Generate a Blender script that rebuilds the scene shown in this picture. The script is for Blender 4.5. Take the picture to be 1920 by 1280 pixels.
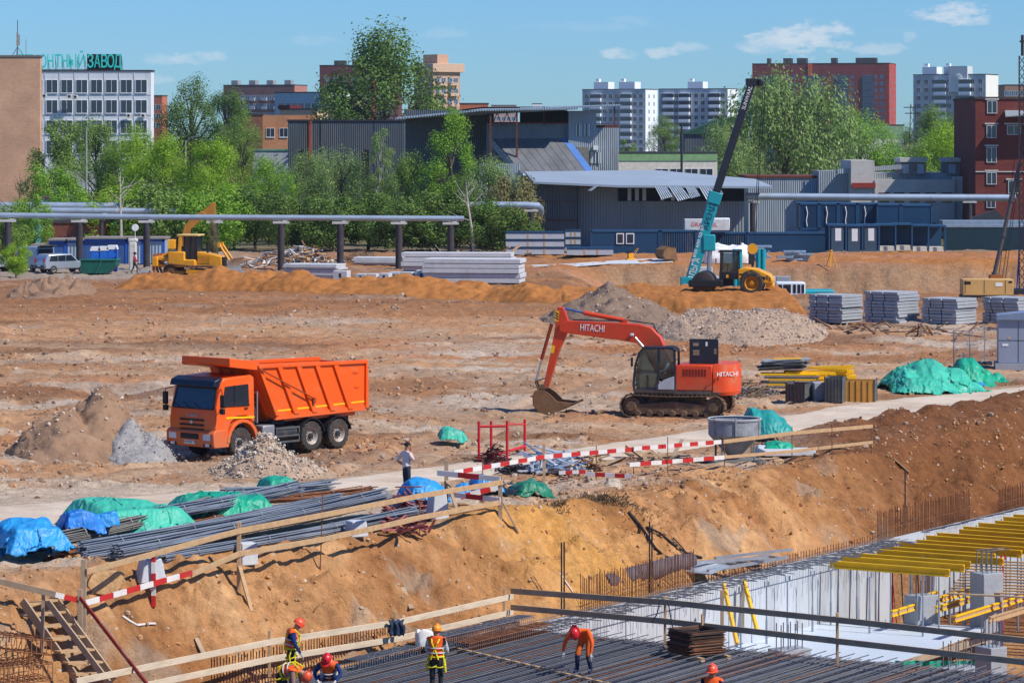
import bpy, math, random
import numpy as np
from mathutils import Vector, Matrix
for o in list(bpy.data.objects): bpy.data.objects.remove(o, do_unlink=True)
SC = bpy.context.scene
COL = SC.collection
R = random.Random(7)
rad = math.radians
# ------------------------------------------------------------ camera, sky, sun, exposure
F, HC, HY, CX = 6200.0, 11.5, 256.0, 960.0        # focal length in photo pixels, eye height, horizon row, centre column
cam = bpy.data.cameras.new('camera'); camo = bpy.data.objects.new('camera', cam); COL.objects.link(camo)
cam.sensor_width = 36; cam.lens = F/1920*36; cam.shift_y = -(640-HY)/1920
cam.clip_start = 1; cam.clip_end = 12000
camo.location = (0, 0, HC); camo.rotation_euler = (rad(90), 0, 0)
SC.camera = camo
SUN_EL = 47.0
SUN_H = Vector((0.88, -0.47)).normalized()         # horizontal direction towards the sun
sd = Vector((SUN_H.x*math.cos(rad(SUN_EL)), SUN_H.y*math.cos(rad(SUN_EL)), math.sin(rad(SUN_EL))))
sl = bpy.data.lights.new('sun', 'SUN'); sl.energy = 5.0; sl.angle = rad(0.5); sl.color = (1, .95, .87)
so = bpy.data.objects.new('sun', sl); COL.objects.link(so); so.rotation_euler = sd.to_track_quat('Z', 'Y').to_euler(); so.location = (60, 0, 80)
W = bpy.data.worlds.new('World'); SC.world = W; W.use_nodes = True
wn, wl = W.node_tree.nodes, W.node_tree.links
wn.clear()
def wnode(t, **k):
    n = wn.new(t)
    for a, b in k.items(): setattr(n, a, b)
    return n
sky = wnode('ShaderNodeTexSky', sky_type='NISHITA', sun_disc=False)
sky.sun_elevation = rad(SUN_EL); sky.sun_rotation = math.atan2(SUN_H.x, SUN_H.y)
sky.air_density = 1.0; sky.dust_density = 0.05; sky.ozone_density = 3.0; sky.altitude = 100
hsv = wnode('ShaderNodeHueSaturation'); hsv.inputs['Saturation'].default_value = 1.25; hsv.inputs['Value'].default_value = .92
wl.new(sky.outputs[0], hsv.inputs['Color'])
tint = wnode('ShaderNodeMix', data_type='RGBA', blend_type='MULTIPLY'); tint.inputs[0].default_value = 1
wl.new(hsv.outputs[0], tint.inputs[6]); tint.inputs[7].default_value = (.45, .82, 1.46, 1)
even = wnode('ShaderNodeMix', data_type='RGBA'); even.inputs[0].default_value = .12; wl.new(tint.outputs[2], even.inputs[6]); even.inputs[7].default_value = (2.7, 5.2, 7.3, 1)
# fair-weather clouds: soft patches of the sky, ragged by noise
tc = wnode('ShaderNodeTexCoord'); sep = wnode('ShaderNodeSeparateXYZ'); wl.new(tc.outputs['Generated'], sep.inputs[0])
def wmath(op, a, b=None, c=None):
    n = wnode('ShaderNodeMath', operation=op)
    for i, v in enumerate((a, b, c)):
        if v is None: continue
        if isinstance(v, (int, float)): n.inputs[i].default_value = v
        else: wl.new(v, n.inputs[i])
    return n.outputs[0]
uu = wmath('DIVIDE', sep.outputs[0], wmath('MAXIMUM', sep.outputs[1], .05)); vv = wmath('DIVIDE', sep.outputs[2], wmath('MAXIMUM', sep.outputs[1], .05))
cmb = wnode('ShaderNodeCombineXYZ'); wl.new(uu, cmb.inputs[0]); wl.new(wmath('MULTIPLY', vv, 2.2), cmb.inputs[1])
nz = wnode('ShaderNodeTexNoise'); nz.inputs['Scale'].default_value = 130; nz.inputs['Detail'].default_value = 7; nz.inputs['Roughness'].default_value = .62
wl.new(cmb.outputs[0], nz.inputs['Vector'])
nzc = wmath('SUBTRACT', nz.outputs['Fac'], .5)
total = None
for (px, py, rx, ry, k) in ((1500, 74, 100, 30, 1.0), (1545, 62, 60, 22, .9), (1430, 84, 50, 18, .6), (1790, 28, 75, 22, 1.0), (1820, 36, 45, 14, .6), (1160, 104, 38, 13, .75), (1245, 98, 45, 12, .7), (1290, 90, 40, 12, .5), (1650, 92, 60, 14, .5), (370, 108, 60, 13, .55), (300, 112, 30, 12, .35), (585, 76, 60, 10, .22), (830, 62, 60, 12, .2), (1180, 38, 50, 9, .18), (300, 150, 30, 12, .4), (1705, 68, 16, 14, .5), (1100, 50, 130, 10, .15), (2150, 60, 120, 30, .8), (-250, 70, 130, 28, .7), (600, -160, 200, 50, .8), (1600, -260, 260, 60, .8), (-200, -300, 260, 70, .8)):
    dx = wmath('DIVIDE', wmath('SUBTRACT', uu, (px-CX)/F), rx/F); dy = wmath('DIVIDE', wmath('SUBTRACT', vv, (HY-py)/F), ry/F)
    q = wmath('ADD', wmath('MULTIPLY', dx, dx), wmath('MULTIPLY', dy, dy))
    e = wmath('SUBTRACT', wmath('ADD', 1.0, wmath('MULTIPLY', nzc, 5.0)), q)
    e = wmath('MULTIPLY', wmath('SMOOTH_MIN', wmath('MAXIMUM', e, 0), 1.0, .4), k)
    total = e if total is None else wmath('MAXIMUM', total, e)
front = wmath('GREATER_THAN', sep.outputs[1], .1)
cm = wnode('ShaderNodeMix', data_type='RGBA'); wl.new(wmath('MULTIPLY', wmath('MULTIPLY', total, .62), front), cm.inputs[0])
wl.new(even.outputs[2], cm.inputs[6]); cm.inputs[7].default_value = (8.2, 8.4, 8.9, 1)
bg = wnode('ShaderNodeBackground'); bg.inputs['Strength'].default_value = .10; wl.new(cm.outputs[2], bg.inputs[0])
wo = wnode('ShaderNodeOutputWorld'); wl.new(bg.outputs[0], wo.inputs[0])
SC.view_settings.view_transform = 'Standard'; SC.view_settings.look = 'None'; SC.view_settings.exposure = 0.0; SC.view_settings.gamma = 1
SC.render.engine = 'CYCLES'; SC.cycles.max_bounces = 6; SC.cycles.diffuse_bounces = 3; SC.cycles.transparent_max_bounces = 12

# ------------------------------------------------------------ pixels to places
def gp(px, py, z=0.0):
    Y = F*(HC-z)/(py-HY); return Vector(((px-CX)*Y/F, Y, z))
def at(px, py, Y): return Vector(((px-CX)*Y/F, Y, HC-(py-HY)*Y/F))
# ------------------------------------------------------------ noise
def _h(ix, iy, seed):
    h = (ix.astype(np.int64)*374761393 + iy.astype(np.int64)*668265263 + seed*974634777) & 0xffffffff
    h = ((h ^ (h >> 13))*1274126177) & 0xffffffff
    h = ((h ^ (h >> 16))*2246822519) & 0xffffffff
    return ((h ^ (h >> 15)) & 0xffffff)/float(0xffffff)
def vn(x, y, seed=0):
    x = np.asarray(x, float); y = np.asarray(y, float)
    ix = np.floor(x); iy = np.floor(y); fx = x-ix; fy = y-iy
    fx = fx*fx*fx*(fx*(fx*6-15)+10); fy = fy*fy*fy*(fy*(fy*6-15)+10)
    a = _h(ix, iy, seed); b = _h(ix+1, iy, seed); c = _h(ix, iy+1, seed); d = _h(ix+1, iy+1, seed)
    return (a+(b-a)*fx)+((c+(d-c)*fx)-(a+(b-a)*fx))*fy
def fbm(x, y, o=4, seed=0, g=.5):
    s = 0; a = 1; t = 0
    for i in range(o): s = s+a*(vn(x, y, seed+i*17)-.5)*2; t += a; a *= g; x = x*2.03+3.1; y = y*2.03+1.7
    return s/t
def ridged(x, y, o=4, seed=0):
    s = 0; a = 1; t = 0
    for i in range(o): s = s+a*(1-np.abs(vn(x, y, seed+i*17)*2-1)); t += a; a *= .5; x = x*2.1+5.2; y = y*2.1+1.3
    return s/t
def sstep(a, b, x): q = np.clip((np.asarray(x, float)-a)/(b-a), 0, 1); return q*q*(3-2*q)
# ------------------------------------------------------------ materials
MATS = {}
def lin(c):
    return tuple(((v/255)/12.92 if v/255 <= .04045 else ((v/255+.055)/1.055)**2.4) for v in c)
def mat(name, col, rough=.8, metal=0.0, var=.18, scale=2.0, bump=0.0, bscale=12.0, dirt=None, damt=.5, dscale=1.2, spec=.3, stretch=None):
    """col in 0..255 sRGB of the surface itself; object-space noise gives uneven tone, dirt lays stains of another colour on it"""
    if name in MATS: return MATS[name]
    m = bpy.data.materials.new(name); m.use_nodes = True; MATS[name] = m
    n, l = m.node_tree.nodes, m.node_tree.links
    b = n['Principled BSDF']; b.inputs['Roughness'].default_value = rough; b.inputs['Metallic'].default_value = metal
    b.inputs['Specular IOR Level'].default_value = spec
    c = lin(col)
    tcn = n.new('ShaderNodeTexCoord'); vec = tcn.outputs['Object']
    if stretch:
        mp = n.new('ShaderNodeMapping'); mp.inputs['Scale'].default_value = stretch; l.new(vec, mp.inputs[0]); vec = mp.outputs[0]
    a = n.new('ShaderNodeTexNoise'); a.inputs['Scale'].default_value = scale; a.inputs['Detail'].default_value = 6; a.inputs['Roughness'].default_value = .65; l.new(vec, a.inputs['Vector'])
    mr = n.new('ShaderNodeMapRange'); mr.inputs[1].default_value = .3; mr.inputs[2].default_value = .7; l.new(a.outputs['Fac'], mr.inputs[0])
    mx = n.new('ShaderNodeMix'); mx.data_type = 'RGBA'; l.new(mr.outputs[0], mx.inputs[0])
    mx.inputs[6].default_value = (*[v*(1-var) for v in c], 1); mx.inputs[7].default_value = (*[min(1, v*(1+var)) for v in c], 1)
    out = mx.outputs[2]
    if dirt:
        d = n.new('ShaderNodeTexNoise'); d.inputs['Scale'].default_value = dscale; d.inputs['Detail'].default_value = 8; d.inputs['Roughness'].default_value = .7
        off = n.new('ShaderNodeMapping'); off.inputs['Location'].default_value = (3.3, 7.1, 1.9); l.new(vec, off.inputs[0]); l.new(off.outputs[0], d.inputs['Vector'])
        r2 = n.new('ShaderNodeMapRange'); r2.inputs[1].default_value = .62-.25*damt; r2.inputs[2].default_value = .75-.12*damt; r2.inputs[4].default_value = min(1, damt*1.3); l.new(d.outputs['Fac'], r2.inputs[0])
        m2 = n.new('ShaderNodeMix'); m2.data_type = 'RGBA'; l.new(r2.outputs[0], m2.inputs[0]); l.new(out, m2.inputs[6]); m2.inputs[7].default_value = (*lin(dirt), 1); out = m2.outputs[2]
    l.new(out, b.inputs['Base Color'])
    if bump:
        e = n.new('ShaderNodeTexNoise'); e.inputs['Scale'].default_value = bscale; e.inputs['Detail'].default_value = 5; l.new(vec, e.inputs['Vector'])
        bp = n.new('ShaderNodeBump'); bp.inputs['Strength'].default_value = min(1, bump); bp.inputs['Distance'].default_value = .05; l.new(e.outputs['Fac'], bp.inputs['Height']); l.new(bp.outputs[0], b.inputs['Normal'])
    return m
def dusty(m, z0, z1, col):
    """dried mud and dust on the lower parts of a machine, ragged at its upper edge"""
    n, l = m.node_tree.nodes, m.node_tree.links; b = n['Principled BSDF']; src = b.inputs['Base Color'].links[0].from_socket
    tcn = n.new('ShaderNodeTexCoord'); sp = n.new('ShaderNodeSeparateXYZ'); l.new(tcn.outputs['Object'], sp.inputs[0]); nz = n.new('ShaderNodeTexNoise'); nz.inputs['Scale'].default_value = 2.6; nz.inputs['Detail'].default_value = 7; l.new(tcn.outputs['Object'], nz.inputs['Vector'])
    ad = n.new('ShaderNodeMath'); ad.operation = 'MULTIPLY_ADD'; ad.inputs[1].default_value = -1.6*(z1-z0); l.new(nz.outputs['Fac'], ad.inputs[0]); l.new(sp.outputs[2], ad.inputs[2]); mr = n.new('ShaderNodeMapRange'); mr.inputs[1].default_value = z1-.8*(z1-z0); mr.inputs[2].default_value = z0-.8*(z1-z0); mr.inputs[4].default_value = .5; l.new(ad.outputs[0], mr.inputs[0])
    mx = n.new('ShaderNodeMix'); mx.data_type = 'RGBA'; l.new(mr.outputs[0], mx.inputs[0]); l.new(src, mx.inputs[6]); mx.inputs[7].default_value = (*lin(col), 1); l.new(mx.outputs[2], b.inputs['Base Color']); return m
def glass(name, col, rough=.08):
    if name in MATS: return MATS[name]
    m = mat(name, col, rough, 0, .1, .5, spec=.8); return m
def see_glass(name, tintc=(190, 215, 220)):
    if name in MATS: return MATS[name]
    m = bpy.data.materials.new(name); m.use_nodes = True; MATS[name] = m
    n, l = m.node_tree.nodes, m.node_tree.links; n.clear()
    tr = n.new('ShaderNodeBsdfTransparent'); tr.inputs[0].default_value = (*lin(tintc), 1)
    gl = n.new('ShaderNodeBsdfGlossy'); gl.inputs['Roughness'].default_value = .05
    fr = n.new('ShaderNodeFresnel'); fr.inputs[0].default_value = 1.45
    nz = n.new('ShaderNodeTexNoise'); nz.inputs['Scale'].default_value = 2.0
    ad = n.new('ShaderNodeMath'); ad.operation = 'MULTIPLY_ADD'; l.new(nz.outputs['Fac'], ad.inputs[0]); ad.inputs[1].default_value = .12; l.new(fr.outputs[0], ad.inputs[2])
    ms = n.new('ShaderNodeMixShader'); l.new(ad.outputs[0], ms.inputs[0]); l.new(tr.outputs[0], ms.inputs[1]); l.new(gl.outputs[0], ms.inputs[2])
    o = n.new('ShaderNodeOutputMaterial'); l.new(ms.outputs[0], o.inputs[0]); return m
# ------------------------------------------------------------ mesh building
class MB:
    def __init__(s): s.v = []; s.f = []; s.m = []
    def add(s, vs, fs, mi=0, M=None):
        k = len(s.v)
        for p in vs:
            p = Vector(p); s.v.append(tuple(M @ p) if M is not None else tuple(p))
        for f in fs: s.f.append(tuple(i+k for i in f)); s.m.append(mi)
        return s
    def box(s, c, d, mi=0, M=None, taper=1.0, tz=None):
        x, y, z = d[0]/2, d[1]/2, d[2]/2; t = taper; u = taper if tz is None else tz
        vs = [(c[0]+a*x*(t if e > 0 else 1), c[1]+b*y*(u if e > 0 else 1), c[2]+e*z) for e in (-1, 1) for a, b in ((-1, -1), (1, -1), (1, 1), (-1, 1))]
        return s.add(vs, [(3, 2, 1, 0), (4, 5, 6, 7), (0, 1, 5, 4), (1, 2, 6, 5), (2, 3, 7, 6), (3, 0, 4, 7)], mi, M)
    def bx(s, a, b, mi=0, M=None): return s.box([(a[i]+b[i])/2 for i in range(3)], [abs(b[i]-a[i]) for i in range(3)], mi, M)
    def bar(s, p, q, w, h, mi=0, up=(0, 0, 1), M=None):
        p, q = Vector(p), Vector(q); d = (q-p); L = d.length; d.normalize(); sd_ = d.cross(Vector(up))
        if sd_.length < 1e-4: sd_ = d.cross(Vector((1, 0, 0)))
        sd_.normalize(); un = sd_.cross(d)
        vs = [o+sd_*(a*w/2)+un*(b*h/2) for o in (p, q) for a, b in ((-1, -1), (1, -1), (1, 1), (-1, 1))]
        return s.add(vs, [(3, 2, 1, 0), (4, 5, 6, 7), (0, 1, 5, 4), (1, 2, 6, 5), (2, 3, 7, 6), (3, 0, 4, 7)], mi, M)
    def cyl(s, p, q, r, r2=None, n=12, mi=0, M=None, caps=True):
        p, q = Vector(p), Vector(q); r2 = r if r2 is None else r2; d = (q-p).normalized()
        a = d.cross(Vector((0, 0, 1)) if abs(d.z) < .95 else Vector((1, 0, 0))).normalized(); b = a.cross(d)
        vs = [o+(a*math.cos(2*math.pi*i/n)+b*math.sin(2*math.pi*i/n))*rr for o, rr in ((p, r), (q, r2)) for i in range(n)]
        fs = [(i, n+i, n+(i+1) % n, (i+1) % n) for i in range(n)]
        if caps: fs += [tuple(range(n)), tuple(range(2*n-1, n-1, -1))]
        return s.add(vs, fs, mi, M)
    def tube(s, pts, r, n=8, mi=0, M=None):
        pts = [Vector(p) for p in pts]; m = len(pts); vs = []; pa = None
        for i, p in enumerate(pts):
            d = (pts[min(i+1, m-1)]-pts[max(i-1, 0)]).normalized()
            a = d.cross(Vector((0, 0, 1)) if abs(d.z) < .9 else Vector((1, 0, 0))) if pa is None else pa-d*pa.dot(d)
            if a.length < 1e-5: a = d.cross(Vector((0, 1, 0)))
            a.normalize(); pa = a; b = a.cross(d); rr = r[i] if isinstance(r, (list, tuple)) else r
            vs += [p+(a*math.cos(2*math.pi*j/n)+b*math.sin(2*math.pi*j/n))*rr for j in range(n)]
        fs = [(i*n+j, (i+1)*n+j, (i+1)*n+(j+1) % n, i*n+(j+1) % n) for i in range(m-1) for j in range(n)]
        fs += [tuple(range(n)), tuple(range(m*n-1, (m-1)*n-1, -1))]
        return s.add(vs, fs, mi, M)
    def prism(s, poly, y0, y1, mi=0, M=None, inset=0):
        """polygon in x,z pushed along y"""
        n = len(poly); vs = [(x, y0, z) for x, z in poly]+[(x, y1, z) for x, z in poly]
        area = sum(poly[i][0]*poly[(i+1) % n][1]-poly[(i+1) % n][0]*poly[i][1] for i in range(n))
        fs = [tuple(range(n)), tuple(range(2*n-1, n-1, -1))]+[(i, n+i, n+(i+1) % n, (i+1) % n) for i in range(n)]
        if (area > 0) == (y1 < y0): fs = [f[::-1] for f in fs]
        return s.add(vs, fs, mi, M)
    def lathe(s, prof, axis='y', n=24, mi=0, M=None, c=(0, 0, 0)):
        vs = []; k = len(prof)
        for i in range(n):
            a = 2*math.pi*i/n; ca, sa = math.cos(a), math.sin(a)
            for (r, h) in prof:
                p = {'y': (r*ca, h, r*sa), 'z': (r*ca, r*sa, h), 'x': (h, r*ca, r*sa)}[axis]
                vs.append((p[0]+c[0], p[1]+c[1], p[2]+c[2]))
        fs = [(i*k+j, ((i+1) % n)*k+j, ((i+1) % n)*k+j+1, i*k+j+1) for i in range(n) for j in range(k-1)]
        return s.add(vs, fs, mi, M)
    def grid(s, nu, nv, fn, mi=0):
        vs = [fn(i/(nu-1), j/(nv-1)) for i in range(nu) for j in range(nv)]
        fs = [(i*nv+j, (i+1)*nv+j, (i+1)*nv+j+1, i*nv+j+1) for i in range(nu-1) for j in range(nv-1)]
        return s.add(vs, fs, mi)
    def mesh(s, name, mats):
        me = bpy.data.meshes.new(name); me.from_pydata(s.v, [], s.f)
        for m in (mats if isinstance(mats, (list, tuple)) else [mats]):
            if m: me.materials.append(m)
        if any(s.m): me.polygons.foreach_set('material_index', s.m)
        me.shade_smooth(); me.set_sharp_from_angle(angle=rad(38)); me.update(); return me
    def build(s, name, mats, parent=None, loc=None, rot=None, bevel=0, **k):
        o = bpy.data.objects.new(name, s.mesh(name, mats)); COL.objects.link(o)
        if parent is not None: o.parent = parent
        if loc is not None: o.location = loc
        if rot is not None: o.rotation_euler = rot
        if bevel:
            b = o.modifiers.new('bevel', 'BEVEL'); b.width = bevel; b.segments = 2; b.limit_method = 'ANGLE'; b.angle_limit = rad(35)
        for a, v in k.items(): o[a] = v
        return o
def np_obj(name, V, Q, m, parent=None, smooth=True, **k):
    me = bpy.data.meshes.new(name); V = np.asarray(V, np.float32); Q = np.asarray(Q, np.int32); nq, kk = Q.shape
    me.vertices.add(len(V)); me.vertices.foreach_set('co', V.ravel()); me.loops.add(nq*kk); me.loops.foreach_set('vertex_index', Q.ravel())
    me.polygons.add(nq); me.polygons.foreach_set('loop_start', np.arange(0, nq*kk, kk, dtype=np.int32)); me.polygons.foreach_set('loop_total', np.full(nq, kk, np.int32))
    me.update(calc_edges=True); me.validate(); me.materials.append(m)
    me.polygons.foreach_set('use_smooth', np.full(len(me.polygons), smooth))
    o = bpy.data.objects.new(name, me); COL.objects.link(o)
    if parent is not None: o.parent = parent
    for a, v in k.items(): o[a] = v
    return o
def T(name, label, cat, loc=(0, 0, 0), rz=0.0, group=None, rx=0.0, ry=0.0):
    o = bpy.data.objects.new(name, None); COL.objects.link(o); o.location = loc; o.rotation_euler = (rx, ry, rz); o['label'] = label; o['category'] = cat; o.empty_display_size = .3
    if group: o['group'] = group
    return o
def tag(o, label, cat, group=None, kind=None):
    if label: o['label'] = label
    if cat: o['category'] = cat
    if group: o['group'] = group
    if kind: o['kind'] = kind
    return o
def struct(o): o['kind'] = 'structure'; return o
def stuff(o): o['kind'] = 'stuff'; return o
def dup(root, loc, rz, label, group=None, scale=None):
    r = root.copy(); COL.objects.link(r); r.location = loc; r.rotation_euler = (root.rotation_euler[0], root.rotation_euler[1], rz); r['label'] = label
    if group: r['group'] = group
    if scale is not None: r.scale = scale
    for ch in list(root.children):
        c = ch.copy(); COL.objects.link(c); c.parent = r
        for g in list(ch.children):
            d = g.copy(); COL.objects.link(d); d.parent = c
    return r
def text(name, s, size, M, m, parent=None, ex=.01, w=None, bold=0, **k):
    cu = bpy.data.curves.new(name, 'FONT'); cu.body = s; cu.size = size; cu.extrude = ex; cu.offset = bold; cu.align_x = 'CENTER'; cu.align_y = 'CENTER'
    tmp = bpy.data.objects.new('tmp', cu); COL.objects.link(tmp); bpy.context.view_layer.update()
    me = bpy.data.meshes.new_from_object(tmp.evaluated_get(bpy.context.evaluated_depsgraph_get())); bpy.data.objects.remove(tmp)
    if w:
        xs = [v.co.x for v in me.vertices]; q = w/(max(xs)-min(xs))
        for v in me.vertices: v.co.x *= q
    me.materials.clear(); me.materials.append(m)
    o = bpy.data.objects.new(name, me); COL.objects.link(o)
    if parent is not None: o.parent = parent
    o.matrix_local = M
    for a, v in k.items(): o[a] = v
    return o
def face_M(origin, right, up):
    r = Vector(right).normalized(); u = Vector(up).normalized(); nn = r.cross(u); M = Matrix((r, u, nn)).transposed().to_4x4(); M.translation = Vector(origin); return M
# ============================================================ ground
AX, AY = -0.1, 93.6                               # corner of the deck; u runs along the retaining wall, n up the slope behind it
UX, UY = .53, .848
def tw(x, y): return (x-AX)*UX+(y-AY)*UY, -(x-AX)*UY+(y-AY)*UX
def pit(t, w, z): return Vector((AX+UX*t-UY*w, AY+UY*t+UX*w, z))
ROAD = [(-260, 985, .30, 6.5), (60, 955, .28, 6.5), (330, 930, .24, 5.5), (620, 903, .2, 4.2), (900, 868, .05, 4.0), (1200, 830, -.05, 4.2), (1480, 790, -.2, 5.0), (1700, 762, -.28, 7.0), (1920, 742, -.3, 8.5), (2250, 715, -.3, 8.5)]
RP = np.array([[*gp(a, b, c)[:2], c, d] for a, b, c, d in ROAD])
_s = np.concatenate([[0], np.cumsum(np.hypot(np.diff(RP[:, 0]), np.diff(RP[:, 1])))])
RS = np.linspace(0, _s[-1], 160); RC = np.stack([np.interp(RS, _s, RP[:, k]) for k in range(4)], 1)
for _ in range(12): RC[1:-1] = (RC[:-2]+2*RC[1:-1]+RC[2:])/4
def poly_d(x, y, P):
    """distance to the nearest of the sample points of a line"""
    x = np.asarray(x, float); y = np.asarray(y, float)
    if x.size < 5000: return np.hypot(x[..., None]-P[:, 0], y[..., None]-P[:, 1])
    return None
def road_d(x, y):
    """distance to the road's middle over its half width"""
    q = poly_d(x, y, RC[::2])
    if q is not None: return (q/(RC[::2, 3]/2)).min(-1)
    d = np.full(np.shape(x), 99.0)
    for k in range(0, 160, 2): d = np.minimum(d, np.hypot(x-RC[k, 0], y-RC[k, 1])/(RC[k, 3]/2))
    return d
RUTS = []
for L in (((-60, 640), (400, 655), (800, 690), (1150, 745), (1500, 722), (1990, 652)), ((-60, 702), (300, 690), (700, 733), (1000, 795), (1300, 806)), ((100, 600), (600, 610), (1000, 650), (1400, 682), (1980, 694)), ((690, 880), (780, 845), (900, 790), (1150, 700), (1420, 660)), ((-60, 905), (200, 890), (330, 868), (520, 900)), ((700, 660), (900, 640), (1100, 655), (1300, 700))):
    q = np.array([gp(*p)[:2] for p in L]); u = np.linspace(0, 1, 60); k = np.linspace(0, 1, len(q)); q = np.stack([np.interp(u, k, q[:, 0]), np.interp(u, k, q[:, 1])], 1)
    for _ in range(8): q[1:-1] = (q[:-2]+2*q[1:-1]+q[2:])/4
    RUTS.append(q)
def rut_d(x, y):
    """signed-free distance across the nearest wheel lane (straight pieces between the samples)"""
    x = np.asarray(x, float); y = np.asarray(y, float); d = np.full(np.broadcast(x, y).shape, 99.0)
    for q in RUTS:
        for k in range(0, 58, 2):
            ax, ay = q[k]; bx, by = q[k+2]-q[k]; l2 = bx*bx+by*by; t = np.clip(((x-ax)*bx+(y-ay)*by)/l2, 0, 1); d = np.minimum(d, np.hypot(x-ax-t*bx, y-ay-t*by))
    return d
def base_z(x, y):
    t, w = tw(x, y)
    zc = np.clip(.1-.012*t, -.32, .32)
    return zc*(1-sstep(150, 210, y))
def terr(x, y, detail=True):
    x = np.asarray(x, float); y = np.asarray(y, float)
    t, w = tw(x, y); zc = base_z(x, y)
    near = 1-sstep(300, 380, y)
    rd = road_d(x, y); calm = .12+.88*sstep(.8, 1.6, rd)
    calm = calm*(1-.85*sstep(0, 1, (1-np.hypot((x+13)/12, (y-99)/10))*3))
    if detail:
        rough = (.26*fbm(x/11, y/16, 4, 3)+.26*fbm(x/3.1, y/4, 4, 9)*(.4+.9*sstep(-.2, .4, fbm(x/17, y/13, 2, 444)))+.15*fbm(x/.7, y/.8, 3, 21)+.06*fbm(x/.3, y/.4, 2, 23))
        ruts = .16*(ridged(x/6, y/2.2, 3, 55)-.5)
        if x.size > 5000:
            rut = rut_d(x, y); lane = np.exp(-(rut/2.1)**4); rough = rough*(1-.55*lane); ruts = ruts*(1-lane)+(-.15*np.exp(-((rut-1.0)/.27)**2)+.09*np.exp(-((rut-1.55)/.28)**2)+.05*np.exp(-(rut/.35)**2))*(.7+.6*fbm(x/2, y/2, 2, 78))
        zc = zc+(rough+ruts)*near*calm
    # brown spoil thrown up along the crest on the right
    zc = zc+.9*np.exp(-((w-6.2)/2.2)**2)*sstep(27, 36, t)*(1-sstep(58, 70, t))*(1+.4*fbm(x/1.7, y/1.7, 3, 4))
    wb = np.clip((-5-t)*.24, 0, 3.0); w = w-wb
    wc = 3.6+.55*fbm(t/4.5, t*0+1, 3, 33)+.5*sstep(28, 40, t)-.5*sstep(-6, -12, t)
    zb = -2.75
    s = np.clip(w/wc, 0, 1)
    prof = s**.85
    zs = zb+(zc-zb)*prof
    if detail:
        on = np.sin(np.pi*np.clip(s, 0, 1))**.6
        gul = (ridged(t/.9+.3*w, w/5, 3, 71)-.55)*.42+fbm(t/.45, w/.7, 3, 88)*.26+fbm(t/2.3, w/1.4, 3, 81)*.5-np.clip(ridged(t/1.7+.5*w+.4*fbm(t, w, 2, 3), w/3.5, 2, 19)-.82, 0, 1)*1.3+fbm(t/.16, w/.2, 2, 99)*.08
        zs = zs+1.3*gul*on*np.where(w < wc, 1, 0)
    z = np.where(w < wc, zs, zc)
    z = np.where(w < 0, zb-(2.9)*sstep(0, -.35, w+wb), z)
    # second excavation behind the roller
    m = sstep(241, 244.5, y+.6*fbm(x/5, y/5, 3, 5))*(1-sstep(289.5, 297, y+.25*x*0+1.2*fbm(x/6, x*0, 3, 6)+.6*fbm(x/1.2, y/2, 3, 61)))*sstep(4, 11, x-.02*(y-260))
    if detail: m = m*(1+.10*fbm(x/2, y/2.5, 4, 15))
    z = z-3.1*m
    # graded berm terrace behind it
    z = z+.35*np.exp(-((y-312)/9)**2)*sstep(0, 8, x)
    return z
def gz(x, y): return float(terr(np.array([x]), np.array([y]))[0])
def ground(px, py, lift=0.0):
    """where the line of sight through a photo pixel meets the ground"""
    Y = np.geomspace(64, 420, 700)
    for _ in range(2):
        x = (px-CX)*Y/F; z = HC-(py-HY)*Y/F; i = int(np.argmax(z <= terr(x, Y))); i = max(i, 1); Y = np.linspace(Y[i-1], Y[i], 60)
    y = float(Y[30]); x = (px-CX)*y/F
    return Vector((x, y, gz(x, y)+lift))
def on(px, Y, lift=0.0):
    x = (px-CX)*Y/F; return Vector((x, Y, gz(x, Y)+lift))

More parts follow.
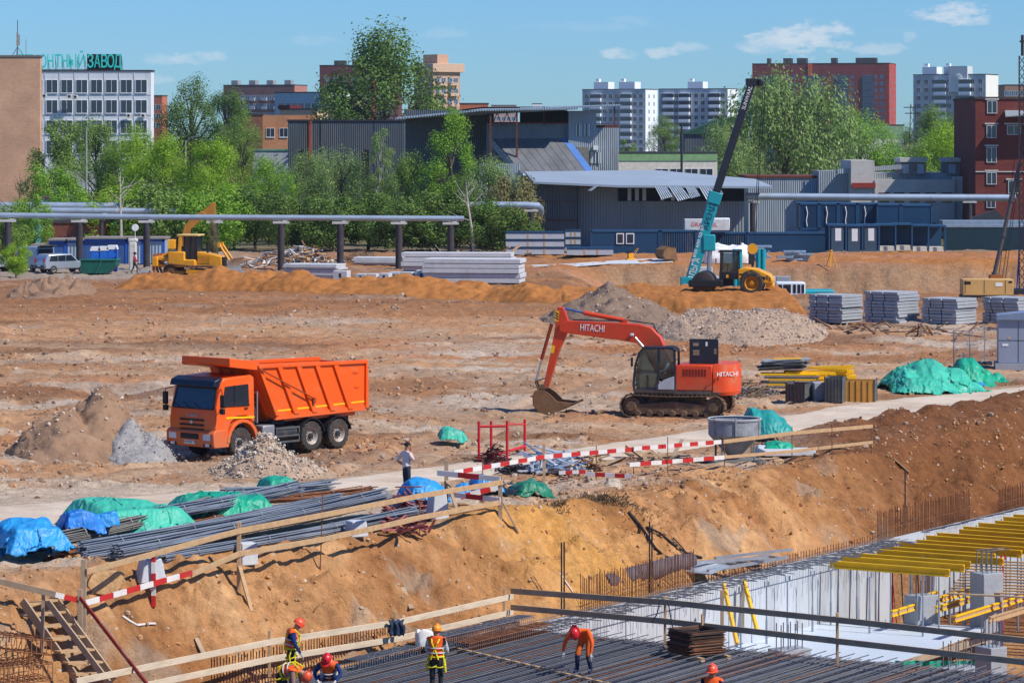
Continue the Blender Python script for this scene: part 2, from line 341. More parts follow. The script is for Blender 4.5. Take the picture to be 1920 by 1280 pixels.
def soil_colour(x, y):
    t, w = tw(x, y)
    c = lambda r, g, b: np.array(lin((r, g, b)))[None, :]
    n1 = fbm(x/22, y/7, 4, 101)[:, None]; n2 = fbm(x/6, y/3, 4, 131)[:, None]; n3 = fbm(x/1.3, y/1.3, 4, 151)[:, None]; n4 = fbm(x/34, y/14, 3, 171)[:, None]
    col = c(196, 150, 110)+0*n1
    mix = lambda a, b, k: a+(b-a)*np.clip(k, 0, 1)
    col = mix(col, c(164, 117, 80), sstep(-.1, .45, n1)*.8)
    col = mix(col, c(206, 178, 148), sstep(.05, .4, n2-.2*n1)*.7)
    col = mix(col, c(190, 128, 82), sstep(.0, .4, n4)*.65)
    col = mix(col, c(196, 184, 168), sstep(.35, .6, n3*.6+n2*.6)*.7)
    col = mix(col, c(205, 186, 164), sstep(.12, .42, fbm(x/13, y/6, 4, 211)[:, None])*.85)
    col = mix(col, c(138, 100, 72), sstep(.08, .4, fbm(x/17, y/5, 4, 231)[:, None])*.8)
    col = mix(col, mix(c(204, 172, 140), c(168, 128, 96), n3+.4), (np.exp(-(rut_d(x, y)/1.7)**4))[:, None]*.7)
    # orange sand of the cut slope and its crest
    sl = (sstep(6.4, 4.2, w+1.2*n2[:, 0]))[:, None]
    sand = c(201, 147, 97)+0*n1
    sand = mix(sand, c(164, 110, 66), sstep(-.15, .45, n2)*.85); sand = mix(sand, c(216, 172, 122), sstep(.1, .5, n3)*.5); sand = mix(sand, c(140, 96, 64), sstep(.1, .45, fbm(t/1.3, w/3.5, 4, 313)[:, None])*.55); sand = mix(sand, c(182, 160, 136), sstep(.25, .5, fbm(t/2.1, w/1.2, 3, 343)[:, None])*.6)
    ylw = np.exp(-((t-6.5)/3.2)**2)[:, None]; sand = mix(sand, c(220, 160, 84), ylw*.85)
    brn = (sstep(20, 33, t+3*n1[:, 0]))[:, None]; sand = mix(sand, mix(c(146, 96, 58), c(120, 76, 46), n3*1.5+.4), brn*.95)
    col = mix(col, sand, sl)
    spoil = (np.exp(-((w-6.0)/3.0)**2)*sstep(26, 34, t)*(1-sstep(60, 72, t)))[:, None]
    col = mix(col, c(128, 84, 54), spoil)
    # pale dust of the yard on the left
    pale = (sstep(0, .9, (1.3-np.hypot((x+13)/13, (y-99)/11))*2.2+.8*n2[:, 0]))[:, None]*(1-sl)
    col = mix(col, c(208, 186, 160), pale*.95)
    # far strip: sand worked by the bulldozer, then orange terraces
    far = sstep(196, 214, y+4*n1[:, 0])[:, None]; col = mix(col, mix(c(168, 112, 66), c(140, 106, 80), n1+.4), far*.75)
    ter = (sstep(272, 286, y)*sstep(-6, 8, x))[:, None]; col = mix(col, mix(c(186, 124, 66), c(190, 132, 96), n2*2+.4), ter*.9)
    wallm = (sstep(284, 289, y)*(1-sstep(294, 299, y))*sstep(3, 10, x))[:, None]; col = mix(col, mix(c(168, 138, 108), c(140, 108, 82), n3+.4), wallm*.85)
    yard = sstep(318, 328, y)[:, None]; col = mix(col, c(150, 134, 116), yard*.8)
    leftyard = (sstep(262, 272, y)*(1-sstep(-30, -24, x)))[:, None]; col = mix(col, c(168, 156, 142), leftyard*.8)
    gr = sstep(338, 350, y)[:, None]; col = mix(col, mix(c(84, 92, 52), c(120, 110, 84), n2*1.5+.5), gr)
    return np.clip(col*(1+.16*n3), 0, 1)

def make_ground():
    ys = [-150, -60, 0, 40, 58, 66]; y = 70.0
    while y < 330: ys.append(y); y *= 1.0019 if y < 135 else 1.0034
    while y < 9000: ys.append(y); y *= 1.05
    us = np.concatenate([[-3, -1.2, -.6, -.35, -.25, -.215], np.linspace(-.19, .19, 430), [.215, .25, .35, .6, 1.2, 3]])
    Y, U = np.meshgrid(np.array(ys), us, indexing='ij'); X = U*np.maximum(Y, 66)
    x, y = X.ravel(), Y.ravel(); z = terr(x, y)
    z = np.where(y > 420, z-.0*y, z)
    nr, nc = Y.shape; i = np.arange(nr-1)[:, None]*nc+np.arange(nc-1)[None, :]; i = i.ravel()
    Q = np.stack([i, i+1, i+nc+1, i+nc], 1)
    m = bpy.data.materials.new('soil'); m.use_nodes = True; n, l = m.node_tree.nodes, m.node_tree.links; b = n['Principled BSDF']
    b.inputs['Roughness'].default_value = .95; b.inputs['Specular IOR Level'].default_value = .1
    at_ = n.new('ShaderNodeAttribute'); at_.attribute_name = 'soil'
    tcn = n.new('ShaderNodeTexCoord')
    a = n.new('ShaderNodeTexNoise'); a.inputs['Scale'].default_value = 2.2; a.inputs['Detail'].default_value = 10; a.inputs['Roughness'].default_value = .75; l.new(tcn.outputs['Object'], a.inputs['Vector'])
    mr = n.new('ShaderNodeMapRange'); mr.inputs[1].default_value = .28; mr.inputs[2].default_value = .72; mr.inputs[3].default_value = .56; mr.inputs[4].default_value = 1.36; l.new(a.outputs['Fac'], mr.inputs[0])
    mx = n.new('ShaderNodeMix'); mx.data_type = 'RGBA'; mx.blend_type = 'MULTIPLY'; mx.inputs[0].default_value = 1; l.new(at_.outputs['Color'], mx.inputs[6]); l.new(mr.outputs[0], mx.inputs[7])
    vo = n.new('ShaderNodeTexVoronoi'); vo.inputs['Scale'].default_value = 3.4; vo.inputs['Randomness'].default_value = 1; l.new(tcn.outputs['Object'], vo.inputs['Vector'])
    st = n.new('ShaderNodeMapRange'); st.inputs[1].default_value = .10; st.inputs[2].default_value = .16; st.inputs[3].default_value = 1; st.inputs[4].default_value = 0; l.new(vo.outputs['Distance'], st.inputs[0])
    pk = n.new('ShaderNodeSeparateColor'); l.new(vo.outputs['Color'], pk.inputs[0])
    gt = n.new('ShaderNodeMath'); gt.operation = 'GREATER_THAN'; gt.inputs[1].default_value = .72; l.new(pk.outputs[0], gt.inputs[0])
    mu = n.new('ShaderNodeMath'); mu.operation = 'MULTIPLY'; l.new(st.outputs[0], mu.inputs[0]); l.new(gt.outputs[0], mu.inputs[1])
    m2 = n.new('ShaderNodeMix'); m2.data_type = 'RGBA'; l.new(mu.outputs[0], m2.inputs[0]); l.new(mx.outputs[2], m2.inputs[6]); m2.inputs[7].default_value = (.55, .5, .45, 1)
    l.new(m2.outputs[2], b.inputs['Base Color'])
    e = n.new('ShaderNodeTexNoise'); e.inputs['Scale'].default_value = 5; e.inputs['Detail'].default_value = 9; e.inputs['Roughness'].default_value = .7; l.new(tcn.outputs['Object'], e.inputs['Vector'])
    bp = n.new('ShaderNodeBump'); bp.inputs['Strength'].default_value = .9; bp.inputs['Distance'].default_value = .22; l.new(e.outputs['Fac'], bp.inputs['Height']); l.new(bp.outputs[0], b.inputs['Normal'])
    MATS['soil'] = m
    o = np_obj('ground', np.stack([x, y, z], 1), Q, m)
    ca = o.data.color_attributes.new('soil', 'FLOAT_COLOR', 'POINT'); cc = np.ones((len(x), 4), np.float32); cc[:, :3] = soil_colour(x, y); ca.data.foreach_set('color', cc.ravel())
    struct(o); return o
make_ground()
# the pale haul road
rf = []; _j = np.arange(15)/14-.5
_d = np.gradient(RC[:, :2], axis=0); _d /= np.hypot(_d[:, 0], _d[:, 1])[:, None]
_e = 1+.12*np.where(_j[None, :] < 0, fbm(np.arange(160)*.13, np.full(160, 3.0), 3, 77)[:, None], fbm(np.arange(160)*.13, np.full(160, 9.0), 3, 77)[:, None])
_q = _j[None, :]*RC[:, 3:4]*_e; _x = RC[:, 0:1]-_d[:, 1:2]*_q; _y = RC[:, 1:2]+_d[:, 0:1]*_q
_z = terr(_x, _y)+.045-.12*np.abs(_j*2)[None, :]**6
rv = np.stack([_x.ravel(), _y.ravel(), _z.ravel()], 1)
for k in range(len(RC)-1):
    for j in range(14): i = k*15+j; rf.append((i, i+15, i+16, i+1))
struct(np_obj('haul_road', rv, rf, mat('road_dust', (205, 188, 166), .95, var=.16, scale=.5, bump=.6, bscale=6, dirt=(176, 146, 116), damt=.6, dscale=.35)))

# ------------------------------------------------------------ loose stones
def rock_base(seed, n=1):
    r = random.Random(seed); me = bpy.data.meshes.new('t'); import bmesh
    bm = bmesh.new(); bmesh.ops.create_icosphere(bm, subdivisions=n, radius=1)
    V = np.array([v.co[:] for v in bm.verts]); Fc = np.array([[v.index for v in f.verts] for f in bm.faces]); bm.free(); bpy.data.meshes.remove(me)
    for _ in range(7 if n == 1 else 14):
        d = np.array([r.gauss(0, 1) for _ in range(3)]); d /= np.linalg.norm(d); k = r.uniform(.55, .8); dd = V@d
        V = V-np.outer(np.maximum(dd-k, 0), d)
    return V, Fc
ROCKS = [rock_base(i, 0) for i in range(8)]
def scatter(name, pts, sizes, m, seed=1, flat=.7, parent=None, label=None):
    rg = np.random.default_rng(seed); VV, FF = [], []; k = 0
    for p, s in zip(pts, sizes):
        V, Fc = ROCKS[rg.integers(8)]; a = rg.uniform(0, 6.28); c, sn = math.cos(a), math.sin(a)
        q = V*np.array([1, rg.uniform(.6, 1), flat*rg.uniform(.7, 1.2)])*s; q = np.stack([q[:, 0]*c-q[:, 1]*sn, q[:, 0]*sn+q[:, 1]*c, q[:, 2]], 1)+np.asarray(p)
        VV.append(q); FF.append(Fc+k); k += len(V)
    o = np_obj(name, np.concatenate(VV), np.concatenate(FF), m, parent, smooth=False); o['kind'] = 'stuff'
    if label: o['label'] = label
    return o
def stone_mat(name, a, b):
    if name in MATS: return MATS[name]
    m = mat(name, a, .9, bump=.4, bscale=20); n, l = m.node_tree.nodes, m.node_tree.links
    g = n.new('ShaderNodeNewGeometry'); mx = n.new('ShaderNodeMix'); mx.data_type = 'RGBA'; l.new(g.outputs['Random Per Island'], mx.inputs[0])
    mx.inputs[6].default_value = (*lin(a), 1); mx.inputs[7].default_value = (*lin(b), 1); l.new(mx.outputs[2], n['Principled BSDF'].inputs['Base Color']); return m
rg = np.random.default_rng(5)
def yard(x, y): return np.hypot((x+13)/12, (y-99)/9) < 1
def stones_field():
    P, S = [], []
    py = 500+(rg.random(9000)**.8)*420; px = rg.uniform(-60, 1980, 9000)
    Y = F*HC/(py-HY); X = (px-CX)*Y/F; t, w = tw(X, Y)
    dens = fbm(X/9, Y/7, 3, 301)
    keep = (w > 4.2) & (dens+rg.uniform(-.5, .5, 9000) > .08) & (road_d(X, Y) > 1.05) & ~(yard(X, Y) & (rg.random(9000) > .12)) & ~((Y > 238) & (Y < 300) & (X > 3))
    X, Y = X[keep], Y[keep]; Z = terr(X, Y); s = (.035+.13*rg.random(len(X))**5)*(.8+Y/300)
    scatter('loose_stones', np.stack([X, Y, Z+s*.2], 1), s, stone_mat('stone_pale', (116, 94, 78), (190, 170, 148)), 3, label='pale stones and rubble strewn over the bare site')
    n = 900; t = rg.uniform(-22, 45, n); w = rg.uniform(.3, 5, n); X = AX+UX*t-UY*w; Y = AY+UY*t+UX*w; s = .02+.10*rg.random(n)**5
    scatter('slope_stones', np.stack([X, Y, terr(X, Y)+s*.3], 1), s, stone_mat('stone_sandy', (150, 118, 84), (206, 186, 160)), 4, label='stones lying on the sandy slope')
stones_field()
def clods():
    n = 15000; py = 520+(rg.random(n)**.75)*420; px = rg.uniform(-60, 1980, n); Y = F*HC/(py-HY); X = (px-CX)*Y/F; t, w = tw(X, Y); keep = (w > 3.5) & (fbm(X/5, Y/5, 3, 401)+rg.uniform(-.5, .5, n) > -.05) & (road_d(X, Y) > 1.0) & (rut_d(X, Y) > 1.3) & ~(yard(X, Y) & (rg.random(n) > .1)) & ~((Y > 238) & (Y < 300) & (X > 3))
    X, Y = X[keep], Y[keep]; s = (.04+.12*rg.random(len(X))**4)*(.7+Y/260); scatter('soil_clods', np.stack([X, Y, terr(X, Y)+s*.1], 1), s, stone_mat('clod', (124, 92, 68), (188, 146, 108)), 6, .75, label='clods of turned soil over the open site')
    n = 3200; t = rg.uniform(-24, 48, n); w = rg.uniform(.2, 4.6, n)+np.clip((-5-t)*.24, 0, 3); X = AX+UX*t-UY*w; Y = AY+UY*t+UX*w; s = .025+.10*rg.random(n)**3; k = fbm(t/2, w, 3, 77)+rg.uniform(-.4, .4, n) > 0; scatter('slope_clods', np.stack([X, Y, terr(X, Y)+s*.15], 1)[k], s[k], stone_mat('clod_sand', (150, 104, 62), (206, 156, 104)), 8, .8, label='crumbled clods on the sandy slope')
clods()
# ------------------------------------------------------------ heaps
def heap(name, label, px, py, Y, wid, dep, h, m, peaks=((0, 0, 1),), stones=0, smat=None, ssize=(.05, .1), n=64, rough=.12, seed=0, power=1.15, cat='heap', rz=0, rings=30):
    """a tipped heap: px, py the middle of its near foot in the photo (or Y), width and depth in metres"""
    c = on(px, Y) if Y else ground(px, py); base = c.copy(); c.y += dep*.35
    c.x = base.x
    A = np.arange(n)*2*np.pi/n; rr = np.linspace(0, 1, rings)[1:]**.8
    edge = 1+.13*fbm(np.cos(A)*1.6+seed, np.sin(A)*1.6, 3, 7+seed)
    lx = (np.outer(rr, np.cos(A)*edge)*wid/2).ravel(); ly = (np.outer(rr, np.sin(A)*edge)*dep/2).ravel()
    lx = np.concatenate([[0], lx]); ly = np.concatenate([[0], ly])
    if rz: lx, ly = lx*math.cos(rz)-ly*math.sin(rz), lx*math.sin(rz)+ly*math.cos(rz)
    rn = np.concatenate([[0], np.repeat(rr, n)])
    hh = np.zeros_like(lx)
    for (ax, ay, k) in peaks:
        d = np.hypot((lx-ax*wid/2)/(wid/2*1.0), (ly-ay*dep/2)/(dep/2)); hh = np.maximum(hh, k*h*np.clip(1-d, 0, 1)**power) if power >= 1 else np.maximum(hh, k*h*np.clip(1-d**1.3, 0, 1))
    hh = hh*np.clip((1-rn)*4, 0, 1)
    wx, wy = lx+c.x, ly+c.y
    hh = hh+(fbm(wx/1.2, wy/1.2, 4, 40+seed)*rough*1.6+fbm(wx/.35, wy/.35, 2, 60+seed)*rough*.6)*np.clip((1-rn)*5, 0, 1)*min(1, h)
    z = terr(wx, wy)*1.0+hh+np.where(rn > .97, -.12, .02)
    k0 = len(rr)
    T3 = [(0, 1+i, 1+(i+1) % n) for i in range(n)]
    for r_ in range(k0-1):
        for i in range(n):
            a = 1+r_*n+i; b = 1+r_*n+(i+1) % n; T3.append((a, a+n, b+n)); T3.append((a, b+n, b))
    o = np_obj(name, np.stack([wx-c.x, wy-c.y, z-base.z], 1), np.array(T3), m); o.location = (c.x, c.y, base.z); tag(o, label, cat)
    if stones:
        g = np.random.default_rng(seed+5); q = g.integers(1, len(wx), stones); j = g.normal(0, .12, (stones, 2)); S = g.uniform(ssize[0], ssize[1], stones)*(.6+g.random(stones)**3)
        P = np.stack([wx[q]-c.x+j[:, 0], wy[q]-c.y+j[:, 1], z[q]-base.z+S*.1], 1)
        st = scatter('stones', P, S, smat, seed+2, .8, parent=o)
    return o
sandm = mat('sand_dug', (170, 112, 60), .95, var=.22, scale=1.2, bump=.8, bscale=5, dirt=(140, 88, 46), damt=.5, dscale=.8, spec=.1)
soilm = mat('soil_heap', (150, 120, 95), .95, var=.2, scale=1.4, bump=1, bscale=5, dirt=(118, 92, 72), damt=.6, dscale=.9, spec=.1)
greym = mat('gravel_grey', (150, 146, 142), .95, var=.25, scale=4, bump=1, bscale=14, spec=.1)
gravm = mat('gravel_mix', (168, 144, 122), .95, var=.3, scale=5, bump=1, bscale=12, spec=.1)
s_white = stone_mat('stone_white', (156, 140, 122), (216, 202, 184)); s_grey = stone_mat('stone_grey', (130, 124, 120), (196, 190, 186)); s_mix = stone_mat('stone_mix', (142, 116, 100), (206, 188, 170))
heap('soil_heap', 'tall grey-brown soil heap left of the orange dump truck', 120, 858, None, 5.2, 9, 2.55, soilm, ((.38, .1, 1), (-.35, -.1, .5), (.0, -.2, .62)), 260, s_mix, (.04, .12), rough=.22, seed=1)
heap('gravel_heap', 'pale grey gravel heap beside the truck front', 250, 864, None, 3.0, 5, 1.5, greym, ((-.2, .1, 1), (.25, 0, .7)), 900, s_grey, (.02, .05), rough=.06, seed=2)
heap('rubble_heap', 'whitish crushed stone heap in front of the truck wheels', 496, 897, None, 4.2, 4.2, 1.25, gravm, ((-.05, 0, 1), (.3, -.1, .6)), 1900, s_white, (.035, .085), rough=.08, seed=3)
heap('rubble_heap', 'wide low heap of broken stone behind the orange excavator', 1405, 640, None, 10.4, 22, 1.3, gravm, ((-.25, .1, 1), (.25, 0, .92), (-.6, 0, .7), (0, -.2, .95)), 4200, s_mix, (.05, .11), rough=.16, seed=4, power=.9)
heap('soil_heap', 'dark pointed soil heap behind the excavator boom', 1155, 606, None, 9.4, 20, 2.2, mat('soil_dark', (128, 108, 92), .95, var=.2, scale=1.4, bump=1, bscale=5, spec=.1), ((-.05, .1, 1), (.35, 0, .5), (-.4, 0, .4)), 320, s_mix, (.05, .14), rough=.3, seed=5)
heap('soil_heap', 'low lumpy soil heap near the parked cars', 75, 556, None, 6.5, 16, 1.1, mat('soil_clod', (140, 112, 90), .95, var=.2, scale=1.4, bump=1, bscale=5, spec=.1), ((0, 0, 1), (.5, 0, .6), (-.5, 0, .5)), 120, s_mix, (.05, .12), rough=.4, seed=6)
# long sand berm: ridge following a line, built of overlapping tips
def berm():
    pts = [(206, 541, .05), (240, 541, 1.0), (300, 543, 1.25), (345, 545, .95), (400, 546, 1.65), (440, 547, 1.1), (500, 550, 1.15), (550, 552, 1.45), (600, 554, 1.05), (680, 556, 1.0), (760, 558, 1.15), (850, 560, .95), (920, 563, .85), (985, 567, 1.25), (1040, 570, .8), (1090, 573, .55), (1150, 577, .55), (1210, 582, .8), (1300, 588, .85), (1400, 592, .88), (1480, 595, .9), (1516, 597, .8), (1526, 598, .05)]
    n = 360; P = np.array([[*gp(a, b, 0)[:2], h] for a, b, h in pts]); s = np.concatenate([[0], np.cumsum(np.hypot(np.diff(P[:, 0]), np.diff(P[:, 1])))]); q = np.linspace(0, s[-1], n)
    C = np.stack([np.interp(q, s, P[:, k]) for k in range(3)], 1); m = 40; V = []
    wd = np.interp(C[:, 0], [-50, 2, 5, 30], [10, 10, 26, 28])     # the right end is a broad platform that carries the roller
    for k in range(n):
        v = np.linspace(0, 1, m); x = C[k, 0]+0*v; y = C[k, 1]+v*wd[k]; plat = wd[k] > 18
        pr = np.where(v*wd[k] < 3.2, (v*wd[k]/3.2)**.75, 1) if plat else np.sin(np.pi*v)**.8
        if plat: pr = pr*np.where(v > .9, (1-v)/.1, 1)
        h = C[k, 2]*pr*(1+.3*fbm(x/2.2, y/3, 3, 91))+.2*fbm(x/.7, y/1.1, 3, 95)*np.sin(np.pi*v)
        if plat: h = np.where(v*wd[k] > 3.2, C[k, 2]*pr+.03*fbm(x/2, y/2, 2, 5), h)
        z = np.maximum(terr(x, y), -.3)+h-.06*(v < .01)-.1
        V += list(zip(x, y, z))
    i = (np.arange(n-1)[:, None]*m+np.arange(m-1)[None, :]).ravel()
    o = np_obj('sand_berm', V, np.stack([i, i+m, i+m+1, i+1], 1), sandm); tag(o, 'long ridge of orange-brown sand across the middle of the site', 'berm')
berm()
# ============================================================ machines
orange = mat('truck_orange', (238, 92, 18), .38, var=.07, scale=.8, dirt=(186, 118, 74), damt=.4, dscale=1.6, spec=.4)
dusty(orange, .45, 1.7, (170, 128, 92))
black = mat('black_plastic', (34, 36, 40), .55, var=.2)
steel_dk = mat('chassis_dark', (52, 54, 58), .6, .2, dirt=(120, 100, 82), damt=.4)
rubber = mat('rubber_dusty', (62, 58, 55), .9, var=.2, scale=6, dirt=(132, 114, 96), damt=.45, dscale=3, bump=.3, bscale=30)
rim_m = mat('rim_dusty', (170, 160, 148), .5, .3, dirt=(130, 104, 80), damt=.4, dscale=4)
chrome = mat('bare_metal', (190, 192, 195), .3, .8, var=.1)
wglass = glass('dark_glass', (30, 42, 52)); yellow_refl = mat('reflective_yellow', (250, 190, 20), .4, var=.06)
white_p = mat('white_paint', (232, 232, 228), .5, var=.06, dirt=(190, 180, 165), damt=.2); lampm = glass('lamp_lens', (205, 212, 220), .15)
cabgl = see_glass('cab_glass', (150, 175, 185))
def wheel(parent, x, y, z, r, w, side, hub=.55, name='wheel', dual=False):
    """tyre with tread lugs, rim and hub; side +1 is the machine's left"""
    k = MB(); h = w/2; y0 = y
    k.lathe([(r*.58, -h*.9), (r*.80, -h), (r*.95, -h*.92), (r, -h*.7), (r, h*.7), (r*.95, h*.92), (r*.80, h), (r*.58, h*.9)], n=36)
    for i in range(36):
        a = 2*math.pi*i/36; M = Matrix.Rotation(-a, 4, 'Y'); k.box((r+.008, (h*.42 if i % 2 else -h*.42), 0), (.03, h*.9, r*.075), 0, M)
    t = k.build(name, rubber, parent, (x, y, z))
    q = MB(); o = h*.75*side
    q.lathe([(0, o*.25), (r*.16, o*.3), (r*.2, o*.25), (r*.42, o*.12), (r*.50, o*.55), (r*.56, o*1.12), (r*.59, o*1.2), (r*.6, o*1.05)], n=28)
    q.build('rim', rim_m, t)
    q = MB(); q.lathe([(0, o*1.05), (r*.17, o*1.0), (r*.2, o*.85), (r*.2, o*.2)], n=16)
    for i in range(10):
        a = 2*math.pi*i/10; q.cyl((r*.33*math.cos(a), o*.2, r*.33*math.sin(a)), (r*.33*math.cos(a), o*.42, r*.33*math.sin(a)), .02, n=6)
    q.build('hub', steel_dk, t)
    return t
def rot_prism(poly, y0, y1, name, m, parent, bevel=.0, **k):
    b = MB(); b.prism(poly, y0, y1); return b.build(name, m, parent, bevel=bevel, **k)

def dump_truck():
    c = ground(450, 857); d = Vector((-.66, -.75)).normalized(); rz = math.atan2(d.y, d.x)
    t = T('dump_truck', 'orange three-axle dump truck with empty tipper body and dark sun visor', 'truck', c-Vector((math.cos(rz+math.pi/2), math.sin(rz+math.pi/2), 0))*1.1, rz)
    # cab: x forward, y left
    p = [(1.33, .98), (1.36, 1.35), (1.30, 1.75), (1.06, 2.72), (.92, 2.92), (-.45, 2.98), (-.62, 2.9), (-.66, 1.28), (-.55, 1.22), (-.5, 1.3), (-.2, 1.5), (.25, 1.5), (.55, 1.3), (.68, .98)]
    cab = rot_prism(p, -1.2, 1.2, 'cab', orange, t, .05)
    b = MB()  # windscreen a little proud
    b.add([(1.305, -1.06, 1.82), (1.305, 1.06, 1.82), (1.10, 1.0, 2.63), (1.10, -1.0, 2.63)], [(0, 1, 2, 3)]); b.build('windscreen', wglass, cab)
    b = MB(); b.bar((1.312, -1.05, 1.81), (1.312, 1.05, 1.81), .03, .05); b.bar((1.095, -1.0, 2.65), (1.095, 1.0, 2.65), .03, .05)
    for s in (-1, 1): b.bar((1.31, s*1.07, 1.82), (1.10, s*1.01, 2.64), .05, .04)
    b.build('windscreen_seal', black, cab)
    for s in (-1, 1):
        b = MB(); b.prism([(.98, 1.95), (.86, 2.62), (-.30, 2.66), (-.34, 1.92)], s*1.205, s*1.225); b.build('side_window', wglass, cab)
        b = MB(); b.bar((.40, s*1.23, 1.92), (.40, s*1.23, 2.65), .03, .04, up=(1, 0, 0)); b.bar((1.0, s*1.228, 1.93), (-.36, s*1.228, 1.90), .03, .05); b.build('window_bar', black, cab)
        b = MB(); b.prism([(.8, 1.45), (-.62, 1.40), (-.62, 1.47), (.8, 1.52)], s*1.205, s*1.215); b.build('reflective_stripe', yellow_refl, cab)
        b = MB(); b.bar((-.12, s*1.22, 1.78), (-.28, s*1.22, 1.78), .04, .05); b.build('door_handle', black, cab)
        # mirror
        b = MB(); b.tube([(1.05, s*1.2, 2.55), (1.28, s*1.5, 2.45), (1.28, s*1.5, 1.85), (1.15, s*1.22, 1.75)], .018, 6); b.box((1.26, s*1.52, 2.12), (.10, .2, .46)); b.box((1.27, s*1.5, 1.76), (.1, .2, .2)); b.build('mirror', black, t)
        # wheel arch, step box and bumper side
        b = MB(); n = 10
        arc = [(.66*math.cos(math.pi*i/n), .56+.72*math.sin(math.pi*i/n)) for i in range(n+1)]; out = [(.80*math.cos(math.pi*i/n), .58+.82*math.sin(math.pi*i/n)) for i in range(n+1)]
        b.prism([*out, *arc[::-1]], s*.88, s*1.27); b.build('wheel_arch', orange, t, bevel=.01)
    b = MB(); b.prism([(1.40, .42), (1.46, .50), (1.48, .95), (1.36, 1.06), (.72, 1.06), (.66, .55), (.70, .42)], -1.25, 1.25); bm_ = b.build('bumper', orange, t, bevel=.03)
    for s in (-1, 1):
        b = MB(); b.box((1.475, s*.90, .80), (.03, .38, .22)); b.build('headlight', lampm, bm_, bevel=.01)
        b = MB(); b.box((1.455, s*.92, .52), (.04, .22, .1)); b.build('fog_lamp', lampm, bm_)
        b = MB(); b.box((1.448, s*.92, .52), (.03, .42, .15)); b.build('lamp_recess', black, bm_)
    b = MB(); b.box((1.478, 0, .82), (.02, .95, .2)); b.build('radiator_slot', black, bm_)
    b = MB(); b.box((1.475, 0, .60), (.03, .56, .13)); pl = b.build('number_plate', white_p, bm_)
    text('plate_number', 'А429ЕМ 77', .12, face_M((1.493, 0, .60), (0, 1, 0), (0, 0, 1)), black, bm_, .002)
    b = MB()
    for z in (1.05, 1.22, 1.40): b.bar((1.36+.02, -.62, z), (1.36+.02, .62, z), .03, .07)
    b.build('grille', black, cab)
    b = MB(); b.lathe([(0, .02), (.07, .02), (.08, 0)], 'x', 16, c=(1.375, 0, 1.32)); b.build('emblem', chrome, cab)
    text('maker_name', 'КАМАЗ', .17, face_M((1.352, 0, 1.55), (0, 1, 0), (-.12, 0, 1)), chrome, cab, .008, w=.62)
    for y in (-.6, -.05, .5):
        b = MB(); b.tube([(1.33, y, 1.79), (1.30, y-.25, 1.9), (1.26, y-.5, 2.02)], .012, 4); b.build('wiper', black, cab)
    # blue-black sun visor
    b = MB(); b.prism([(1.12, 2.60), (1.40, 2.62), (1.32, 2.84), (.98, 2.96), (.92, 2.93), (1.05, 2.74)], -1.16, 1.16); b.build('sun_visor', mat('visor_navy', (22, 34, 52), .35), t, bevel=.03)
    # chassis
    b = MB()
    for s in (-1, 1): b.bx((-6.3, s*.42-.06, .85), (1.2, s*.42+.06, 1.15))
    for x in (-1.2, -2.6, -4.3, -6.2): b.bx((x-.08, -.42, .9), (x+.08, .42, 1.1))
    ch = b.build('chassis', steel_dk, t)
    b = MB(); b.cyl((0, -1.0, .55), (0, 1.0, .55), .09); b.cyl((-3.6, -1, .55), (-3.6, 1, .55), .13); b.cyl((-5.04, -1, .55), (-5.04, 1, .55), .13); b.box((-3.6, 0, .55), (.5, .5, .45)); b.box((-5.04, 0, .55), (.5, .5, .45)); b.build('axles', steel_dk, ch)
    for s in (-1, 1):
        wheel(t, .0, s*1.02, .54, .54, .32, s, name='front_wheel')
        for x in (-3.6, -5.04):
            wheel(t, x, s*1.08, .54, .54, .30, s, name='rear_wheel'); b = MB(); b.lathe([(.32, -.14), (.5, -.15), (.54, -.1), (.54, .1), (.5, .15), (.32, .14)], n=28); b.build('inner_tyre', rubber, t, (x, s*.74, .54))
            b = MB(); n = 12; a0 = .18
            arc = [(.64*math.cos(a0+(math.pi-2*a0)*i/n), .64*math.sin(a0+(math.pi-2*a0)*i/n)) for i in range(n+1)]; oa = [(.67*a/.64, .67*c_/.64) for a, c_ in arc]
            b.prism([*oa, *arc[::-1]], s*.72, s*1.24); b.build('mudguard', black, t, (x, 0, .54))
        b = MB(); b.box((-1.35, s*.98, .78), (.62, .5, .62)); b.build('fuel_tank' if s > 0 else 'battery_box', mat('tank_grey', (150, 152, 154), .45, .4, dirt=(120, 100, 84), damt=.3), t, bevel=.05)
        b = MB()
        for z in (.42, .64, .92): b.bar((-1.75, s*1.18, z), (-2.98, s*1.18, z), .04, .07)
        for x in (-1.78, -2.95): b.bar((x, s*1.18, .40), (x, s*1.18, .95), .05, .05, up=(1, 0, 0))
        b.build('side_guard', mat('guard_grey', (84, 86, 88), .6, dirt=(130, 108, 90), damt=.3), t)
        b = MB(); b.cyl((-1.8, s*.95, .72), (-2.85, s*.95, .72), .26, n=16); b.cyl((-1.75, s*.85, 1.12), (-2.4, s*.85, 1.12), .13, n=12); b.build('air_tank', steel_dk, t)
    b = MB()
    for y in (.80, 1.12): b.tube([(-.85, y, 1.2), (-.85, y, 2.35)], .03, 6)
    for z in (1.35, 1.65, 1.95, 2.3): b.tube([(-.85, .80, z), (-.85, 1.12, z)], .022, 6)
    b.build('ladder', mat('ladder_grey', (150, 152, 155), .5, .4), t)
    b = MB(); b.box((-.95, .2, 1.65), (.3, 1.2, .9)); b.cyl((-.8, .95, 1.05), (-.8, .95, 1.55), .09); b.build('air_filter', steel_dk, t)
    # tipper body: slanted front, raked ribs, visor over the cab
    body = T('tipper_body', '', '', (0, 0, 0)); del body['label'], body['category']; body.parent = t
    zb, zt, xr = 1.32, 3.22, -6.42; W2 = 1.25; th = .06
